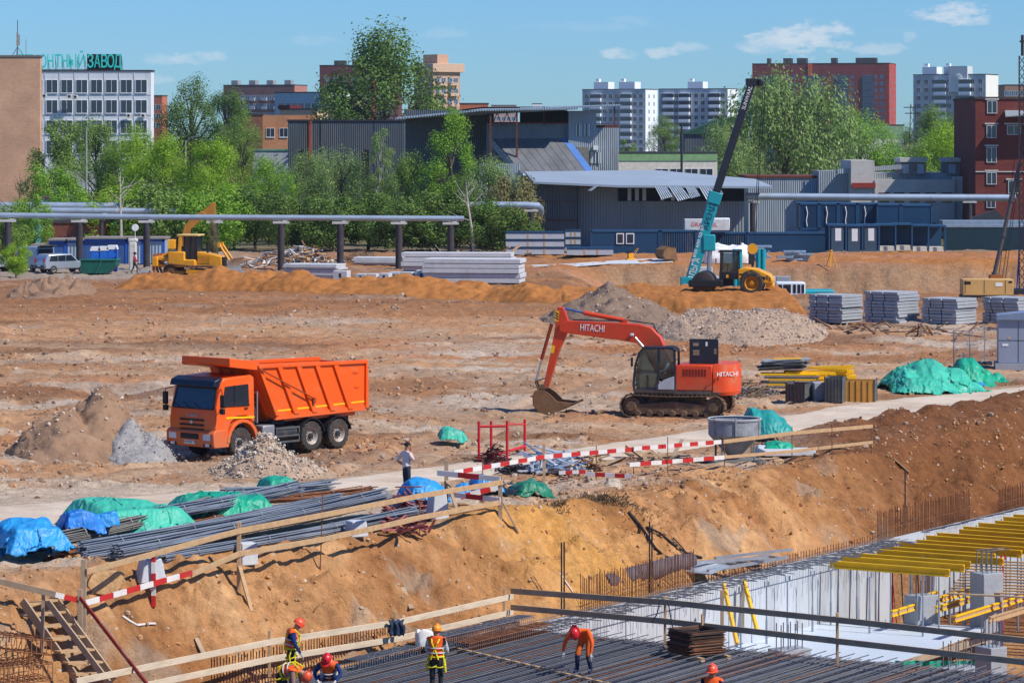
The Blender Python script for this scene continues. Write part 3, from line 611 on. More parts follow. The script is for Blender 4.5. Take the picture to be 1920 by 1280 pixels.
    b = MB(); b.add([(-1.78, -W2, zb), (xr, -W2, zb+.08), (xr, W2, zb+.08), (-1.78, W2, zb)], [(0, 1, 2, 3), (3, 2, 1, 0)]); b.bx((-1.9, -.9, zb-.18), (xr+.2, .9, zb-.01)); b.build('floor', orange, body)
    for s in (-1, 1):
        b = MB(); pol = [(-1.72, zb), (xr, zb+.08), (xr-.02, zt-.10), (-.78, zt)]
        b.prism(pol, s*(W2-th), s*W2); wall = b.build('side_wall', orange, body)
        b = MB(); b.prism([(-.74, zt-.02), (-.72, zt+.10), (xr-.06, zt+.02), (xr-.06, zt-.12)], s*(W2-th-.02), s*(W2+.09)); b.build('top_rail', orange, wall, bevel=.015)
        b = MB(); b.prism([(-1.62, zb-.06), (xr-.03, zb+.02), (xr-.03, zb+.20), (-1.70, zb+.12)], s*(W2-.04), s*(W2+.05)); b.build('bottom_rail', orange, wall)
        b = MB(); b.prism([(-1.75, zb+.24), (xr-.03, zb+.32), (xr-.03, zb+.38), (-1.78, zb+.30)], s*(W2+.004), s*(W2+.008)); b.build('reflective_stripe', yellow_refl, wall)
        for k in range(6):    # raked pressed ribs, broad plates standing proud of the wall
            x0 = -1.62-k*.96; x1 = -.78-k*.98+.04
            if k == 5: x0, x1 = xr+.04, xr-.0+.02
            b = MB(); wd = .24 if k not in (0, 5) else .16; b.prism([(x0, zb+.1), (x0-wd, zb+.1), (x1-wd if k < 5 else x1-.1, zt-.02-.02*k), (x1, zt-.02-.02*k)], s*(W2+.001), s*(W2+.085)); b.build('rib', orange, wall, bevel=.01)
        for (x, z) in ((-5.0, 2.8), (-5.9, 2.85), (-5.2, 2.25), (-5.95, 2.3)):
            b = MB(); b.tube([(x-.12, s*W2, z-.04), (x-.12, s*(W2+.06), z-.04), (x+.12, s*(W2+.06), z-.04), (x+.12, s*W2, z-.04)], .014, 5); b.build('foot_rung', orange, wall)
        b = MB(); b.cyl((-.70, s*(W2+.14), zt-.02), (-3.55, s*(W2+.16), zb+.62), .028, n=8); b.box((-3.55, s*(W2+.12), zb+.55), (.12, .1, .22)); b.build('tarp_arm', mat('arm_rust', (150, 66, 30), .6), body)
    b = MB(); b.prism([(-1.78, zb), (-1.70, zb), (-.72, zt), (-.80, zt)], -W2+.03, W2-.03)
    for y in (-.8, -.27, .27, .8): b.prism([(-1.66, zb+.1), (-1.58, zb+.1), (-.66, zt-.05), (-.72, zt-.05)], y-.05, y+.05)
    b.build('front_wall', orange, body)
    b = MB(); b.prism([(-.80, zt-.05), (-.70, zt-.09), (.62, zt+.12), (.68, zt+.18), (.68, zt+.42), (.60, zt+.42), (.58, zt+.22), (-.80, zt+.05)], -W2+.06, W2-.06)
    for s in (-1, 1): b.prism([(-.80, zt-.09), (.68, zt+.10), (.68, zt+.42), (-.80, zt+.22)], s*(W2-.06), s*(W2+.02))
    b.build('cab_guard', orange, body, bevel=.015)
    b = MB(); b.prism([(xr, zb), (xr-.06, zb), (xr-.08, zt-.1), (xr-.02, zt-.1)], -W2+.07, W2-.07); b.build('tailgate', orange, body)
    b = MB(); b.box((-.35, 1.0, 2.85), (.15, .3, .3)); b.build('rag', black, t, bevel=.05)
dump_truck()

# ------------------------------------------------------------ crawler tracks
def track(parent, L, r, w, y, m, rollm, name='track', zr=None, rear_r=None, n=46, front_lift=0):
    """a shoe belt round idler and sprocket, along x"""
    r2 = rear_r or r; pts = []; h = L/2
    straight = [(-h+r2+(L-r-r2)*i/12, 0.0) for i in range(13)]
    for i in range(9): a = -math.pi/2+math.pi*i/8; pts.append((h-r+r*math.cos(a), r+r*math.sin(a)))
    for i in range(1, 12): q = i/12; pts.append(((h-r)+(-h+r2-h+r)*q, 2*r+(2*r2-2*r)*q-.05*math.sin(math.pi*q)))
    for i in range(9): a = math.pi/2+math.pi*i/8; pts.append((-h+r2+r2*math.cos(a), r2+r2*math.sin(a)))
    pts += [(x, 0) for x, _ in straight[1:-1]]
    P = np.array(pts+[pts[0]]); s = np.concatenate([[0], np.cumsum(np.hypot(*np.diff(P, axis=0).T))]); k = int(s[-1]/.19); q = np.linspace(0, s[-1], k, endpoint=False)
    b = MB()
    for qq in q:
        x, z = np.interp(qq, s, P[:, 0]), np.interp(qq, s, P[:, 1]); x2, z2 = np.interp((qq+.05) % s[-1], s, P[:, 0]), np.interp((qq+.05) % s[-1], s, P[:, 1])
        d = Vector((x2-x, 0, z2-z)); 
        if d.length < 1e-6: continue
        d.normalize(); M = Matrix.Translation((x, y, z+.04)) @ Matrix((d, Vector((0, 1, 0)), d.cross(Vector((0, 1, 0))))).transposed().to_4x4()
        b.box((0, 0, 0), (.175, w, .045), 0, M); b.box((.05, 0, -.04), (.03, w, .05), 0, M)
    t = b.build(name, m, parent)
    b = MB(); b.prism([(-h+r2*1.2, .16), (h-r*1.2, .16), (h-r, r*1.15), (0, r*1.55), (-h+r2, r2*1.15)], y-w*.30, y+w*.30); b.build('track_frame', rollm, t, bevel=.02)
    for i in range(7):
        x = -h+r2*1.6+(L-1.6*(r+r2))*i/6; b = MB(); b.lathe([(0, -w*.36), (.11, -w*.36), (.15, -w*.3), (.15, w*.3), (.11, w*.36), (0, w*.36)], n=14, c=(x, y, .19)); b.build('roller', rollm, t)
    for x, rr, nm in ((h-r, r*.86, 'idler'), (-h+r2, r2*.86, 'sprocket')):
        b = MB(); b.lathe([(0, -w*.42), (rr*.5, -w*.42), (rr*.62, -w*.28), (rr*.9, -w*.28), (rr, -w*.2), (rr, w*.2), (rr*.9, w*.28), (rr*.62, w*.28), (rr*.5, w*.42), (0, w*.42)], n=24, c=(x, y, (r if nm == 'idler' else r2)+.03)); b.build(nm, rollm, t)
    return t
ex_or = mat('excavator_orange', (214, 66, 24), .45, var=.10, scale=1.2, dirt=(150, 84, 50), damt=.42, dscale=1.5, spec=.5)
ex_dk = mat('excavator_charcoal', (38, 44, 54), .5, var=.15, dirt=(120, 104, 88), damt=.25)
mud = mat('muddy_steel', (96, 78, 62), .85, var=.25, scale=4, dirt=(150, 118, 84), damt=.55, dscale=2, bump=.5, bscale=14)
bucket_m = mat('bucket_worn', (138, 104, 72), .7, .2, var=.25, scale=2.5, dirt=(104, 82, 62), damt=.5, dscale=2)
dusty(ex_or, .9, 1.9, (160, 112, 76)); dusty(ex_dk, .9, 1.6, (140, 118, 96))
def excavator():
    c = ground(1262, 783); hd = Vector((-.975, .22)).normalized(); rz = math.atan2(hd.y, hd.x); c = c+Vector((hd.y, -hd.x, 0))*1.15*1   # origin in the middle between the tracks
    t = T('crawler_excavator', 'orange crawler excavator with its bucket set down on the bare ground', 'excavator', c, rz)
    track(t, 4.45, .46, .6, 1.18, mud, mud); track(t, 4.45, .46, .6, -1.18, mud, mud)
    b = MB(); b.box((0, 0, .62), (2.2, 1.8, .45)); b.cyl((0, 0, .8), (0, 0, 1.02), .75, n=28); b.build('undercarriage', mud, t, bevel=.04)
    b = MB(); b.prism([(1.62, .98), (1.66, 1.12), (-1.7, 1.18), (-2.0, 1.16), (-2.0, 1.0)], -1.3, 1.35); b.build('deck', ex_dk, t, bevel=.03)
    # engine housing and counterweight (rear is -x)
    b = MB(); b.prism([(-.12, 1.17), (-.12, 2.18), (-.3, 2.26), (-1.72, 2.26), (-1.72, 1.17)], .28, 1.36); b.build('side_cover', ex_or, t, bevel=.05)
    b = MB(); b.prism([(.3, 1.17), (.3, 2.1), (-.3, 2.22), (-1.72, 2.26), (-1.72, 1.17)], -1.33, .27); b.build('engine_hood', ex_or, t, bevel=.05)
    b = MB(); pr = [(-1.74, 1.37), (-2.15, 1.33), (-2.52, 1.05), (-2.66, .55), (-2.7, 0), (-2.66, -.55), (-2.52, -1.05), (-2.15, -1.33), (-1.74, -1.37)]
    n = len(pr)
    for (z0, z1, s0, s1) in ((.98, 1.12, .95, 1), (1.12, 1.95, 1, 1), (1.95, 2.28, 1, .95)):
        vs = [((x+1.74)*s0-1.74, y*s0, z0) for x, y in pr]+[((x+1.74)*s1-1.74, y*s1, z1) for x, y in pr]
        fs = [(i, (i+1) % n, n+(i+1) % n, n+i) for i in range(n)]+([tuple(range(n))[::-1]] if z0 == .98 else [])+([tuple(range(n, 2*n))] if z1 == 2.28 else []); b.add(vs, [f[::-1] for f in fs])
    cw = b.build('counterweight', mat('counterweight_orange', (218, 76, 32), .5, dirt=(176, 132, 96), damt=.62, dscale=1.1, var=.1), t)
    text('maker_name', 'HITACHI', .26, face_M((-2.34, 1.22, 1.88), Vector((-.8, -.6, 0)), (0, 0, 1)), white_p, cw, .012, w=1.0)
    b = MB()
    for k in range(8): b.bx((-.45-k*.13, 1.362, 1.78), (-.53-k*.13, 1.372, 2.08))
    b.build('vent_grille', mat('vent_dark', (120, 34, 16), .7), t)
    # open hatch standing up on the hood
    b = MB(); b.bx((-.62, .62, 2.24), (-1.86, .70, 3.32)); h = b.build('open_hatch', ex_dk, t, bevel=.02)
    b = MB()
    for (x0, x1, z) in ((-.78, -1.02, 3.12), (-.78, -1.02, 3.05), (-.78, -1.05, 2.82), (-.78, -1.05, 2.74), (-.78, -1.05, 2.66), (-1.68, -1.78, 2.88), (-1.68, -1.78, 2.8), (-1.68, -1.78, 2.72)): b.bx((x0, .702, z-.022), (x1, .708, z+.022))
    b.build('hatch_vent', mat('vent_light', (170, 150, 120)), h)
    b = MB(); b.bx((-1.32, .702, 3.02), (-1.40, .708, 3.2)); b.build('sticker', white_p, h)
    # cab on the left side
    cabp = [(1.62, 1.12), (1.66, 1.4), (1.58, 2.2), (1.42, 2.72), (1.25, 2.92), (.1, 2.96), (-.10, 2.85), (-.12, 1.12)]
    cb = T('cab', '', ''); del cb['label'], cb['category']; cb.parent = t
    b = MB(); y0, y1 = .34, 1.36
    for y in (y0, y1):
        q = cabp
        for i in range(len(q)):
            a, e = q[i], q[(i+1) % len(q)]; b.bar((a[0], y, a[1]), (e[0], y, e[1]), .09, .10, up=(0, 1, 0))
        b.bar((.62, y, 1.14), (.58, y, 2.92), .10, .10, up=(0, 1, 0))
        b.bar((1.6, y, 1.92), (.62, y, 1.92), .05, .05, up=(0, 1, 0))
    for (x, z) in cabp: b.bar((x, y0, z), (x, y1, z), .09, .09)
    b.bx((1.28, y0, 2.90), (-.05, y1, 2.99)); b.bx((1.6, y0, 1.1), (-.1, y1, 1.2))
    b.build('frame', ex_dk, cb)
    b = MB(); b.prism([(.60, 1.2), (.60, 1.42), (.35, 1.62), (-.10, 1.78), (-.10, 1.2)], y1-.03, y1+.055); b.build('door_panel', mat('panel_silver', (196, 200, 206), .35, .5), cb, bevel=.02)
    b = MB(); b.prism([(1.55, 1.22), (1.58, 1.9), (.66, 1.9), (.66, 1.22)], y1-.02, y1+.0); b.prism([(1.56, 1.95), (1.38, 2.72), (1.24, 2.88), (.63, 2.9), (.66, 1.95)], y1-.02, y1); b.prism([(.54, 1.65), (.54, 2.88), (.12, 2.9), (-.05, 2.82), (-.06, 1.75), (.3, 1.66)], y1-.02, y1)
    b.add([(1.63, y0, 1.3), (1.63, y1, 1.3), (1.40, y1, 2.76), (1.40, y0, 2.76)], [(0, 1, 2, 3)]); b.build('window_glass', cabgl, cb)
    b = MB(); b.box((.25, .85, 1.55), (.5, .5, .14)); b.box((.05, .85, 1.95), (.14, .5, .8)); b.build('seat', black, cb, bevel=.04)
    b = MB(); b.box((1.2, .6, 1.45), (.1, .12, .6)); b.box((.55, .5, 1.65), (.3, .12, .3)); b.build('levers', black, cb)
    b = MB(); b.box((1.72, 1.42, 2.35), (.08, .2, .4)); b.build('mirror', black, cb, bevel=.03)
    # boom (thick profile), stick, bucket in the middle plane
    def loc(px, py): return ((1262-px)/43.3, (783-py)/44.6)
    K = lambda L: [loc(*q) for q in L]
    boom = rot_prism(K([(1256, 690), (1240, 655), (1231, 634), (1213, 616), (1190, 610), (1150, 608), (1057, 605), (1040, 612), (1040, 626), (1054, 629), (1150, 640), (1186, 646), (1202, 660), (1216, 690), (1232, 704)]), -.26, .2, 'boom', ex_or, t, .03)
    text('maker_name', 'HITACHI', .42, face_M((loc(1103, 619)[0], .207, loc(1103, 619)[1]), Vector((-1, 0, -.05)), (-.05, 0, 1)), white_p, boom, .006, w=1.05)
    b = MB(); b.tube([(loc(1160, 606)[0], .1, loc(1160, 606)[1]+.05), (loc(1120, 606)[0], .12, loc(1120, 604)[1]), (loc(1065, 603)[0], .1, loc(1065, 603)[1])], .03, 6); b.tube([(loc(1235, 650)[0], -.1, loc(1235, 648)[1]), (loc(1215, 612)[0], -.1, loc(1215, 610)[1]), (loc(1160, 604)[0], -.1, loc(1160, 604)[1]+.04)], .03, 6); b.build('hose', black, boom)
    b = MB(); q = loc(1178, 630); b.box((q[0], .26, q[1]), (.16, .1, .12)); b.build('work_lamp', lampm, boom, bevel=.03)
    b = MB(); a, e, f = loc(1180, 648), loc(1200, 668), loc(1226, 700)
    for y in (-.36, .30): b.cyl((a[0]-.1, y, a[1]+.3), (loc(1206, 660)[0], y, loc(1206, 660)[1]), .05, n=10, mi=0); b.cyl((loc(1204, 658)[0], y, loc(1204, 658)[1]), (f[0], y, f[1]), .09, n=12, mi=1)
    b.build('boom_cylinder', [chrome, ex_or], t)
    stick = rot_prism(K([(1036, 579), (1048, 580), (1057, 606), (1052, 634), (1040, 660), (1018, 735), (1008, 735), (1022, 672), (1030, 628), (1033, 600)]), -.18, .12, 'stick', ex_or, t, .025)
    b = MB(); q = K([(1026, 652), (1032, 654), (1029, 668), (1023, 667)]); b.prism(q, .121, .126); b.build('warning_sticker', yellow_refl, stick)
    for k in range(3):
        b = MB(); q = K([(1032.5, 588+k*5), (1038.5, 592+k*5), (1038.5, 595+k*5), (1032.5, 591+k*5)]); b.prism(q, .121, .126); b.build('hazard_stripe', black, stick)
    b = MB(); b.prism(K([(1031.5, 586), (1039.5, 587), (1038.5, 607), (1031.5, 606)]), .120, .1225); b.build('hazard_plate', yellow_refl, stick)
    b = MB(); a, m_, e = loc(1161, 608), loc(1085, 590), loc(1048, 582); b.cyl((a[0], 0, a[1]+.1), (m_[0], 0, m_[1]), .10, n=12, mi=1); b.cyl((m_[0], 0, m_[1]), (e[0], 0, e[1]), .05, n=10); b.box((a[0], 0, a[1]), (.3, .22, .25), 1); b.build('stick_cylinder', [mat('blue_rod', (70, 110, 170), .4, .4), ex_or], t)
    b = MB(); a, m_, e = loc(1024, 612), loc(1005, 680), loc(994, 722); b.cyl((a[0], 0, a[1]), (m_[0], 0, m_[1]), .075, n=12, mi=1); b.cyl((m_[0], 0, m_[1]), (e[0], 0, e[1]), .045, n=10); b.build('bucket_cylinder', [chrome, mat('cylinder_rust', (140, 52, 26), .5)], t)
    b = MB()
    for y in (-.2, .16): b.bar((*[loc(994, 722)[0], y, loc(994, 722)[1]],), (loc(1001, 742)[0], y, loc(1001, 742)[1]), .05, .10, up=(0, 1, 0)); b.bar((loc(994, 722)[0], y, loc(994, 722)[1]), (loc(1012, 716)[0], y, loc(1012, 716)[1]), .05, .09, up=(0, 1, 0))
    b.build('bucket_link', mud, t)
    # bucket: two cheeks and a curved shell open towards the machine
    out = K([(998, 738), (993, 750), (994, 766), (1003, 779), (1018, 784), (1032, 782), (1050, 774), (1073, 761)]); W = .62
    bk = T('bucket', '', ''); del bk['label'], bk['category']; bk.parent = t
    inn = [((x-loc(1025, 755)[0])*.93+loc(1025, 755)[0], (z-loc(1025, 755)[1])*.93+loc(1025, 755)[1]) for x, z in out]
    b = MB(); b.prism([*out, *inn[::-1]], -W, W); b.build('shell', bucket_m, bk)
    for s in (-1, 1): b = MB(); b.prism([*out, loc(1040, 758), loc(1027, 745), loc(1015, 737)], s*W, s*(W-.05)); b.build('cheek', bucket_m, bk, bevel=.01)
    for k in range(5): y = -W+.1+k*(2*W-.2)/4; a, e = loc(1062, 766), loc(1079, 758); b = MB(); b.bar((a[0], y, a[1]), (e[0], y, e[1]), .10, .07, up=(0, 1, 0)); b.build('tooth', mud, bk)
    b = MB(); q = K([(998, 738), (1016, 736), (1012, 728), (1002, 729)])
    for y in (-.16, .12): b.prism(q, y-.03, y+.03)
    b.build('hinge_ears', bucket_m, bk)
excavator()
# ============================================================ buildings behind the site
def brickmat(name, a, b, mortar, sc=1.0, rough=.9):
    if name in MATS: return MATS[name]
    m = mat(name, a, rough, bump=.0); n, l = m.node_tree.nodes, m.node_tree.links; bs = n['Principled BSDF']
    tcn = n.new('ShaderNodeTexCoord'); sp = n.new('ShaderNodeSeparateXYZ'); l.new(tcn.outputs['Object'], sp.inputs[0]); ad = n.new('ShaderNodeMath'); l.new(sp.outputs[0], ad.inputs[0]); l.new(sp.outputs[1], ad.inputs[1])
    cb = n.new('ShaderNodeCombineXYZ'); l.new(ad.outputs[0], cb.inputs[0]); l.new(sp.outputs[2], cb.inputs[1])
    bt = n.new('ShaderNodeTexBrick'); l.new(cb.outputs[0], bt.inputs['Vector']); bt.inputs['Scale'].default_value = 1/sc; bt.inputs['Brick Width'].default_value = .52; bt.inputs['Row Height'].default_value = .17; bt.inputs['Mortar Size'].default_value = .02; bt.inputs['Bias'].default_value = .1
    bt.inputs['Color1'].default_value = (*lin(a), 1); bt.inputs['Color2'].default_value = (*lin(b), 1); bt.inputs['Mortar'].default_value = (*lin(mortar), 1)
    nz = n.new('ShaderNodeTexNoise'); nz.inputs['Scale'].default_value = .25; nz.inputs['Detail'].default_value = 8; l.new(tcn.outputs['Object'], nz.inputs['Vector'])
    mr = n.new('ShaderNodeMapRange'); mr.inputs[1].default_value = .3; mr.inputs[2].default_value = .7; mr.inputs[3].default_value = .8; mr.inputs[4].default_value = 1.15; l.new(nz.outputs['Fac'], mr.inputs[0])
    mx = n.new('ShaderNodeMix'); mx.data_type = 'RGBA'; mx.blend_type = 'MULTIPLY'; mx.inputs[0].default_value = 1; l.new(bt.outputs['Color'], mx.inputs[6]); l.new(mr.outputs[0], mx.inputs[7]); l.new(mx.outputs[2], bs.inputs['Base Color'])
    bp = n.new('ShaderNodeBump'); bp.inputs['Strength'].default_value = .4; bp.inputs['Distance'].default_value = .02; l.new(bt.outputs['Fac'], bp.inputs['Height']); bp.invert = True; l.new(bp.outputs[0], bs.inputs['Normal']); return m
def panelmat(name, col, pw, ph, joint, rough=.85, dirt=None, damt=.3):
    m = brickmat(name, col, tuple(int(v*.94) for v in col), joint, 1.0, rough); bt = [x for x in m.node_tree.nodes if x.type == 'TEX_BRICK'][0]
    bt.offset = 0; bt.inputs['Brick Width'].default_value = pw; bt.inputs['Row Height'].default_value = ph; bt.inputs['Mortar Size'].default_value = .05; return m
def corrugated(name, col, pitch=.25, dirt=(120, 110, 100), damt=.3):
    m = mat(name, col, .55, .15, var=.14, scale=.6, dirt=dirt, damt=damt, dscale=.5, stretch=(1, 1, .22)); n, l = m.node_tree.nodes, m.node_tree.links; bs = n['Principled BSDF']
    tcn = n.new('ShaderNodeTexCoord'); sp = n.new('ShaderNodeSeparateXYZ'); l.new(tcn.outputs['Object'], sp.inputs[0]); ad = n.new('ShaderNodeMath'); l.new(sp.outputs[0], ad.inputs[0]); l.new(sp.outputs[1], ad.inputs[1])
    mu = n.new('ShaderNodeMath'); mu.operation = 'MULTIPLY'; mu.inputs[1].default_value = 2*math.pi/pitch; l.new(ad.outputs[0], mu.inputs[0]); si = n.new('ShaderNodeMath'); si.operation = 'SINE'; l.new(mu.outputs[0], si.inputs[0])
    bp = n.new('ShaderNodeBump'); bp.inputs['Strength'].default_value = .7; bp.inputs['Distance'].default_value = .04; l.new(si.outputs[0], bp.inputs['Height']); l.new(bp.outputs[0], bs.inputs['Normal']); return m
pane = glass('pane_dark', (44, 54, 66)); pane_b = glass('pane_blue', (60, 86, 112)); fr_w = mat('frame_white', (226, 228, 228), .5, var=.05); roof_dk = mat('roof_felt', (70, 68, 68), .9)
conc = mat('concrete_wall', (196, 192, 184), .9, var=.12, scale=.6, bump=.3, bscale=6, dirt=(150, 144, 136), damt=.35, dscale=.5)
grey_steel = corrugated('steel_bluegrey', (124, 134, 140)); dark_steel = corrugated('steel_dark', (84, 92, 98)); light_steel = corrugated('steel_light', (158, 166, 170))
rustm = mat('rust_brown', (104, 58, 44), .85, var=.25, scale=2)
def B(name, label, px0, px1, px2, ytop, Y, a, wall, cat='building', side=None, depth=None, zb=-.5, parapet=.0, top_m=None):
    """a block whose near corner stands at px1; its left face runs to px0, its right face to px2"""
    a = rad(a); k = Y/F; W1 = (px1-px0)*k/math.cos(a); W2 = (px2-px1)*k/max(.05, math.sin(a)) if px2 > px1 else 12
    if depth: W2 = depth
    zt = HC-(ytop-HY)*k
    t = T(name, label, cat, ((px1-CX)*k, Y, 0), -a)
    b = MB(); b.bx((-W1, 0, zb), (0, W2, zt)); w = b.build('wall', wall, t)
    if side is not None:
        b = MB(); b.bx((0, 0.05, zb), (.06, W2, zt-.02)); b.build('end_wall', side, t)
    b = MB(); b.bx((-W1-.12, -.12, zt), (.18, W2+.1, zt+.25+parapet)); b.build('roof_edge', top_m or roof_dk, t)
    return t, W1, W2, zt
def win_grid(t, face, us, zs, w, h, g, f=None, parts=False, mull=1, proud=.05, W=0, sill=False, nm='window'):
    """face 'f' front (y=0) or 'r' right (x=0); us along it, zs sill heights. Big windows are parts of their own; tiny far ones are joined"""
    gb, fb = MB(), MB()
    def bx(b, u0, u1, z0, z1, p):
        if face == 'f': b.bx((u0, -p, z0), (u1, .0, z1))
        else: b.bx((0, u0, z0), (p+.06, u1, z1))
    for z in zs:
        for u in us:
            if parts: gb, fb = MB(), MB()
            bx(gb, u-w/2, u+w/2, z, z+h, proud*.5)
            e = max(.05, w*.035)
            if f is not None:
                for (u0, u1, z0, z1) in ((u-w/2-e, u-w/2, z-e, z+h+e), (u+w/2, u+w/2+e, z-e, z+h+e), (u-w/2, u+w/2, z-e, z), (u-w/2, u+w/2, z+h, z+h+e)): bx(fb, u0, u1, z0, z1, proud)
                for q in range(mull): x = u-w/2+w*(q+1)/(mull+1); bx(fb, x-e*.5, x+e*.5, z, z+h, proud*.9)
                if sill: bx(fb, u-w/2-e, u+w/2+e, z-e-.06, z-e, proud*1.6)
            if parts:
                o = gb.build(nm, g, t)
                if f is not None: fb.build('frame', f, o)
    if not parts:
        stuff(gb.build('window_panes', g, t))
        if f is not None: stuff(fb.build('window_frames', f, t))
def lin_sp(a, b, n): return [a+(b-a)*(i+.5)/n for i in range(n)]

# ---- left: blank tan brick hall with antenna
t, *_ = B('brick_hall', 'blank tan brick wall of a tall building at the left edge', -260, 75, 75, 107, 480, 0, brickmat('brick_tan', (222, 172, 134), (206, 158, 124), (190, 156, 130), .9), depth=2, top_m=mat('coping_grey', (120, 112, 106)))
zt = HC+(HY-107)*480/F
an = T('rooftop_antenna', 'grey mobile antenna mast on the tan brick roof', 'antenna', (at(29, 100, 482).x, 484, zt+.25))
b = MB(); b.cyl((0, 0, 0), (0, 0, 5.2), .05, n=8); [b.cyl((math.cos(q)*1.0, math.sin(q)*1.0, 0), (0, 0, 1.3), .04, n=6) for q in (.5, 2.6, 4.7)]; b.build('mast', steel_dk, an)
b = MB(); b.box((0, -.15, 2.4), (.26, .2, 2.0)); b.box((.22, .1, 2.3), (.2, .2, 1.6)); b.build('panel_antenna', mat('antenna_grey', (150, 148, 142)), an)
tag(MB().cyl((0, 0, 0), (0, 0, 2.4), .03, n=6).build('whip_antenna', steel_dk, None, (at(45, 100, 482).x, 484, zt+.25)), 'thin whip antenna on the tan brick roof', 'antenna')
# ---- white office with roof letters
off, W1, W2, zt = B('office_block', 'white office block with rooftop letters behind the trees', 20, 283, 286, 134, 600, 4, mat('render_white', (226, 228, 228), .85, var=.06, scale=.3, dirt=(180, 178, 174), damt=.35, dscale=.35, stretch=(1, 1, .3)), depth=3)
k6 = 600/F
us = [-(283-(95.2+28.25*q))*k6 for q in range(-2, 7)]
win_grid(off, 'f', us, [HC-(174-HY)*k6, HC-(212-HY)*k6, HC-(250-HY)*k6, HC-(288-HY)*k6], 2.0, 2.3, pane, fr_w, True, 1, .12, sill=True)
b = MB()
for u in us: b.bx((u-1.42, -.06, -.5), (u-1.30, 0, zt-.02))
for z in (136, 178, 216, 254): b.bx((-W1, -.05, HC-(z-HY)*k6-.05), (0, 0, HC-(z-HY)*k6+.05))
b.build('wall_joints', mat('joint_grey', (188, 190, 192)), off)
teal = mat('sign_teal', (60, 214, 200), .5, var=.06)
sg = T('rooftop_sign', 'teal rooftop lettering on the white office block', 'sign', off.location+Vector((0, .6, zt+.25)), off.rotation_euler[2])
for ch, px in zip('РЕМОНТНЫЙЗАВОД', (36, 49, 63, 78, 92, 106, 119, 134, 151, 168, 181, 194, 206.5, 220)):
    text('letter', ch, 3.3, face_M((-(283-px)*k6, -.3, 1.45), (1, 0, 0), (0, 0, 1)), teal, sg, .08, bold=.025, w={'М': 1.35, 'Ы': 1.45, 'Д': 1.35, 'О': 1.25}.get(ch, 1.12))
b = MB(); b.bx((-(283-161)*k6, .0, .0), (-(283-226)*k6, .15, 2.9)); b.build('backing_panel', mat('panel_black', (44, 40, 40), .8), sg)
b = MB(); b.bar((-W1, 0, .12), (-(283-162)*k6, 0, .12), .12, .12)
for px in range(30, 228, 14): b.bar((-(283-px)*k6, .5, 0), (-(283-px)*k6, .5, 2.5), .07, .07, up=(1, 0, 0)); b.bar((-(283-px)*k6, .5, 2.0), (-(283-px)*k6, 1.8, 0), .06, .06, up=(1, 0, 0))
b.build('sign_frame', rustm, sg)
for px, h, lb in ((241, 3.2, 'left'), (258, 2.5, 'second'), (266, 3.0, 'third'), (281, 2.6, 'corner')):
    tag(MB().cyl((0, 0, 0), (0, 0, h), .05, n=6).build('roof_mast', steel_dk, None, off.matrix_world @ Vector((0, 0, 0))+Vector(((px-CX)*k6, 603, zt+.25))), f'thin mast on the white office roof, {lb} of the four', 'mast', 'masts on the office roof')
for i, (px, py) in enumerate(((83, 180), (130, 181), (141, 182), (241, 217), (268, 217))):
    b = MB(); b.box((0, 0, 0), (.95, .4, .7)); o = b.build('air_conditioner', mat('ac_white', (206, 204, 198)), None, at(px, py, 599.7), bevel=.04); tag(o, ['air conditioner box under the leftmost top-floor office window', 'air conditioner left of a pair on the white office', 'air conditioner right of a pair on the white office', 'air conditioner below the second window from the office corner', 'air conditioner below the window at the office corner'][i], 'air conditioner', 'air conditioners on the office')
    MB().lathe([(0, -.21), (.24, -.21), (.26, -.2)], 'y', 16).build('fan', black, o)
# ---- small far blocks
orb = brickmat('brick_orange', (200, 112, 74), (184, 98, 64), (170, 120, 96), 1.2)
t, W1, W2, zt = B('apartment_block', 'small far orange apartment block right of the white office', 268, 304, 311, 180, 1100, 15, orb); win_grid(t, 'f', lin_sp(-W1+.6, -.4, 3), [zt-4.5, zt-7.5, zt-10.5], 1.6, 1.5, pane, fr_w)
t, W1, W2, zt = B('apartment_block', 'far long brown and grey apartment block behind the poplars', 415, 552, 572, 160, 1150, 18, brickmat('brick_brown', (128, 92, 88), (116, 84, 82), (120, 100, 98), 1.5), side=mat('end_pink', (176, 120, 104)))
win_grid(t, 'f', lin_sp(-W1, 0, 13), [zt-5-3*q for q in range(5)], 1.5, 1.5, pane_b, fr_w)
b = MB(); [b.bx((u-.9, -1.0, zt-5.4-3*q), (u+.9, 0, zt-4.3-3*q)) for u in lin_sp(-W1, 0, 6) for q in range(5)]; stuff(b.build('balconies', mat('balcony_grey', (150, 158, 170)), t))
b = MB(); [b.bx((u-1.2, 2, zt), (u+1.2, 5, zt+1.8)) for u in lin_sp(-W1, 0, 4)]; b.build('roof_huts', mat('hut_grey', (150, 150, 152)), t)
t, W1, W2, zt = B('office_block', 'long pale blue office block behind the orange brick house', 511, 615, 655, 174, 800, 30, mat('pale_blue', (150, 176, 190), .85, dirt=(120, 140, 150), damt=.3), side=mat('pale_white', (214, 222, 224)))
win_grid(t, 'f', lin_sp(-W1+1, -1, 7), [zt-4.0, zt-7.6], 1.5, 1.5, pane, fr_w)
t, W1, W2, zt = B('apartment_tower', 'dark red brick tower half hidden behind the big poplar', 598, 745, 752, 123, 1250, 8, brickmat('brick_darkred', (112, 58, 58), (100, 52, 54), (96, 62, 62), 1.6))
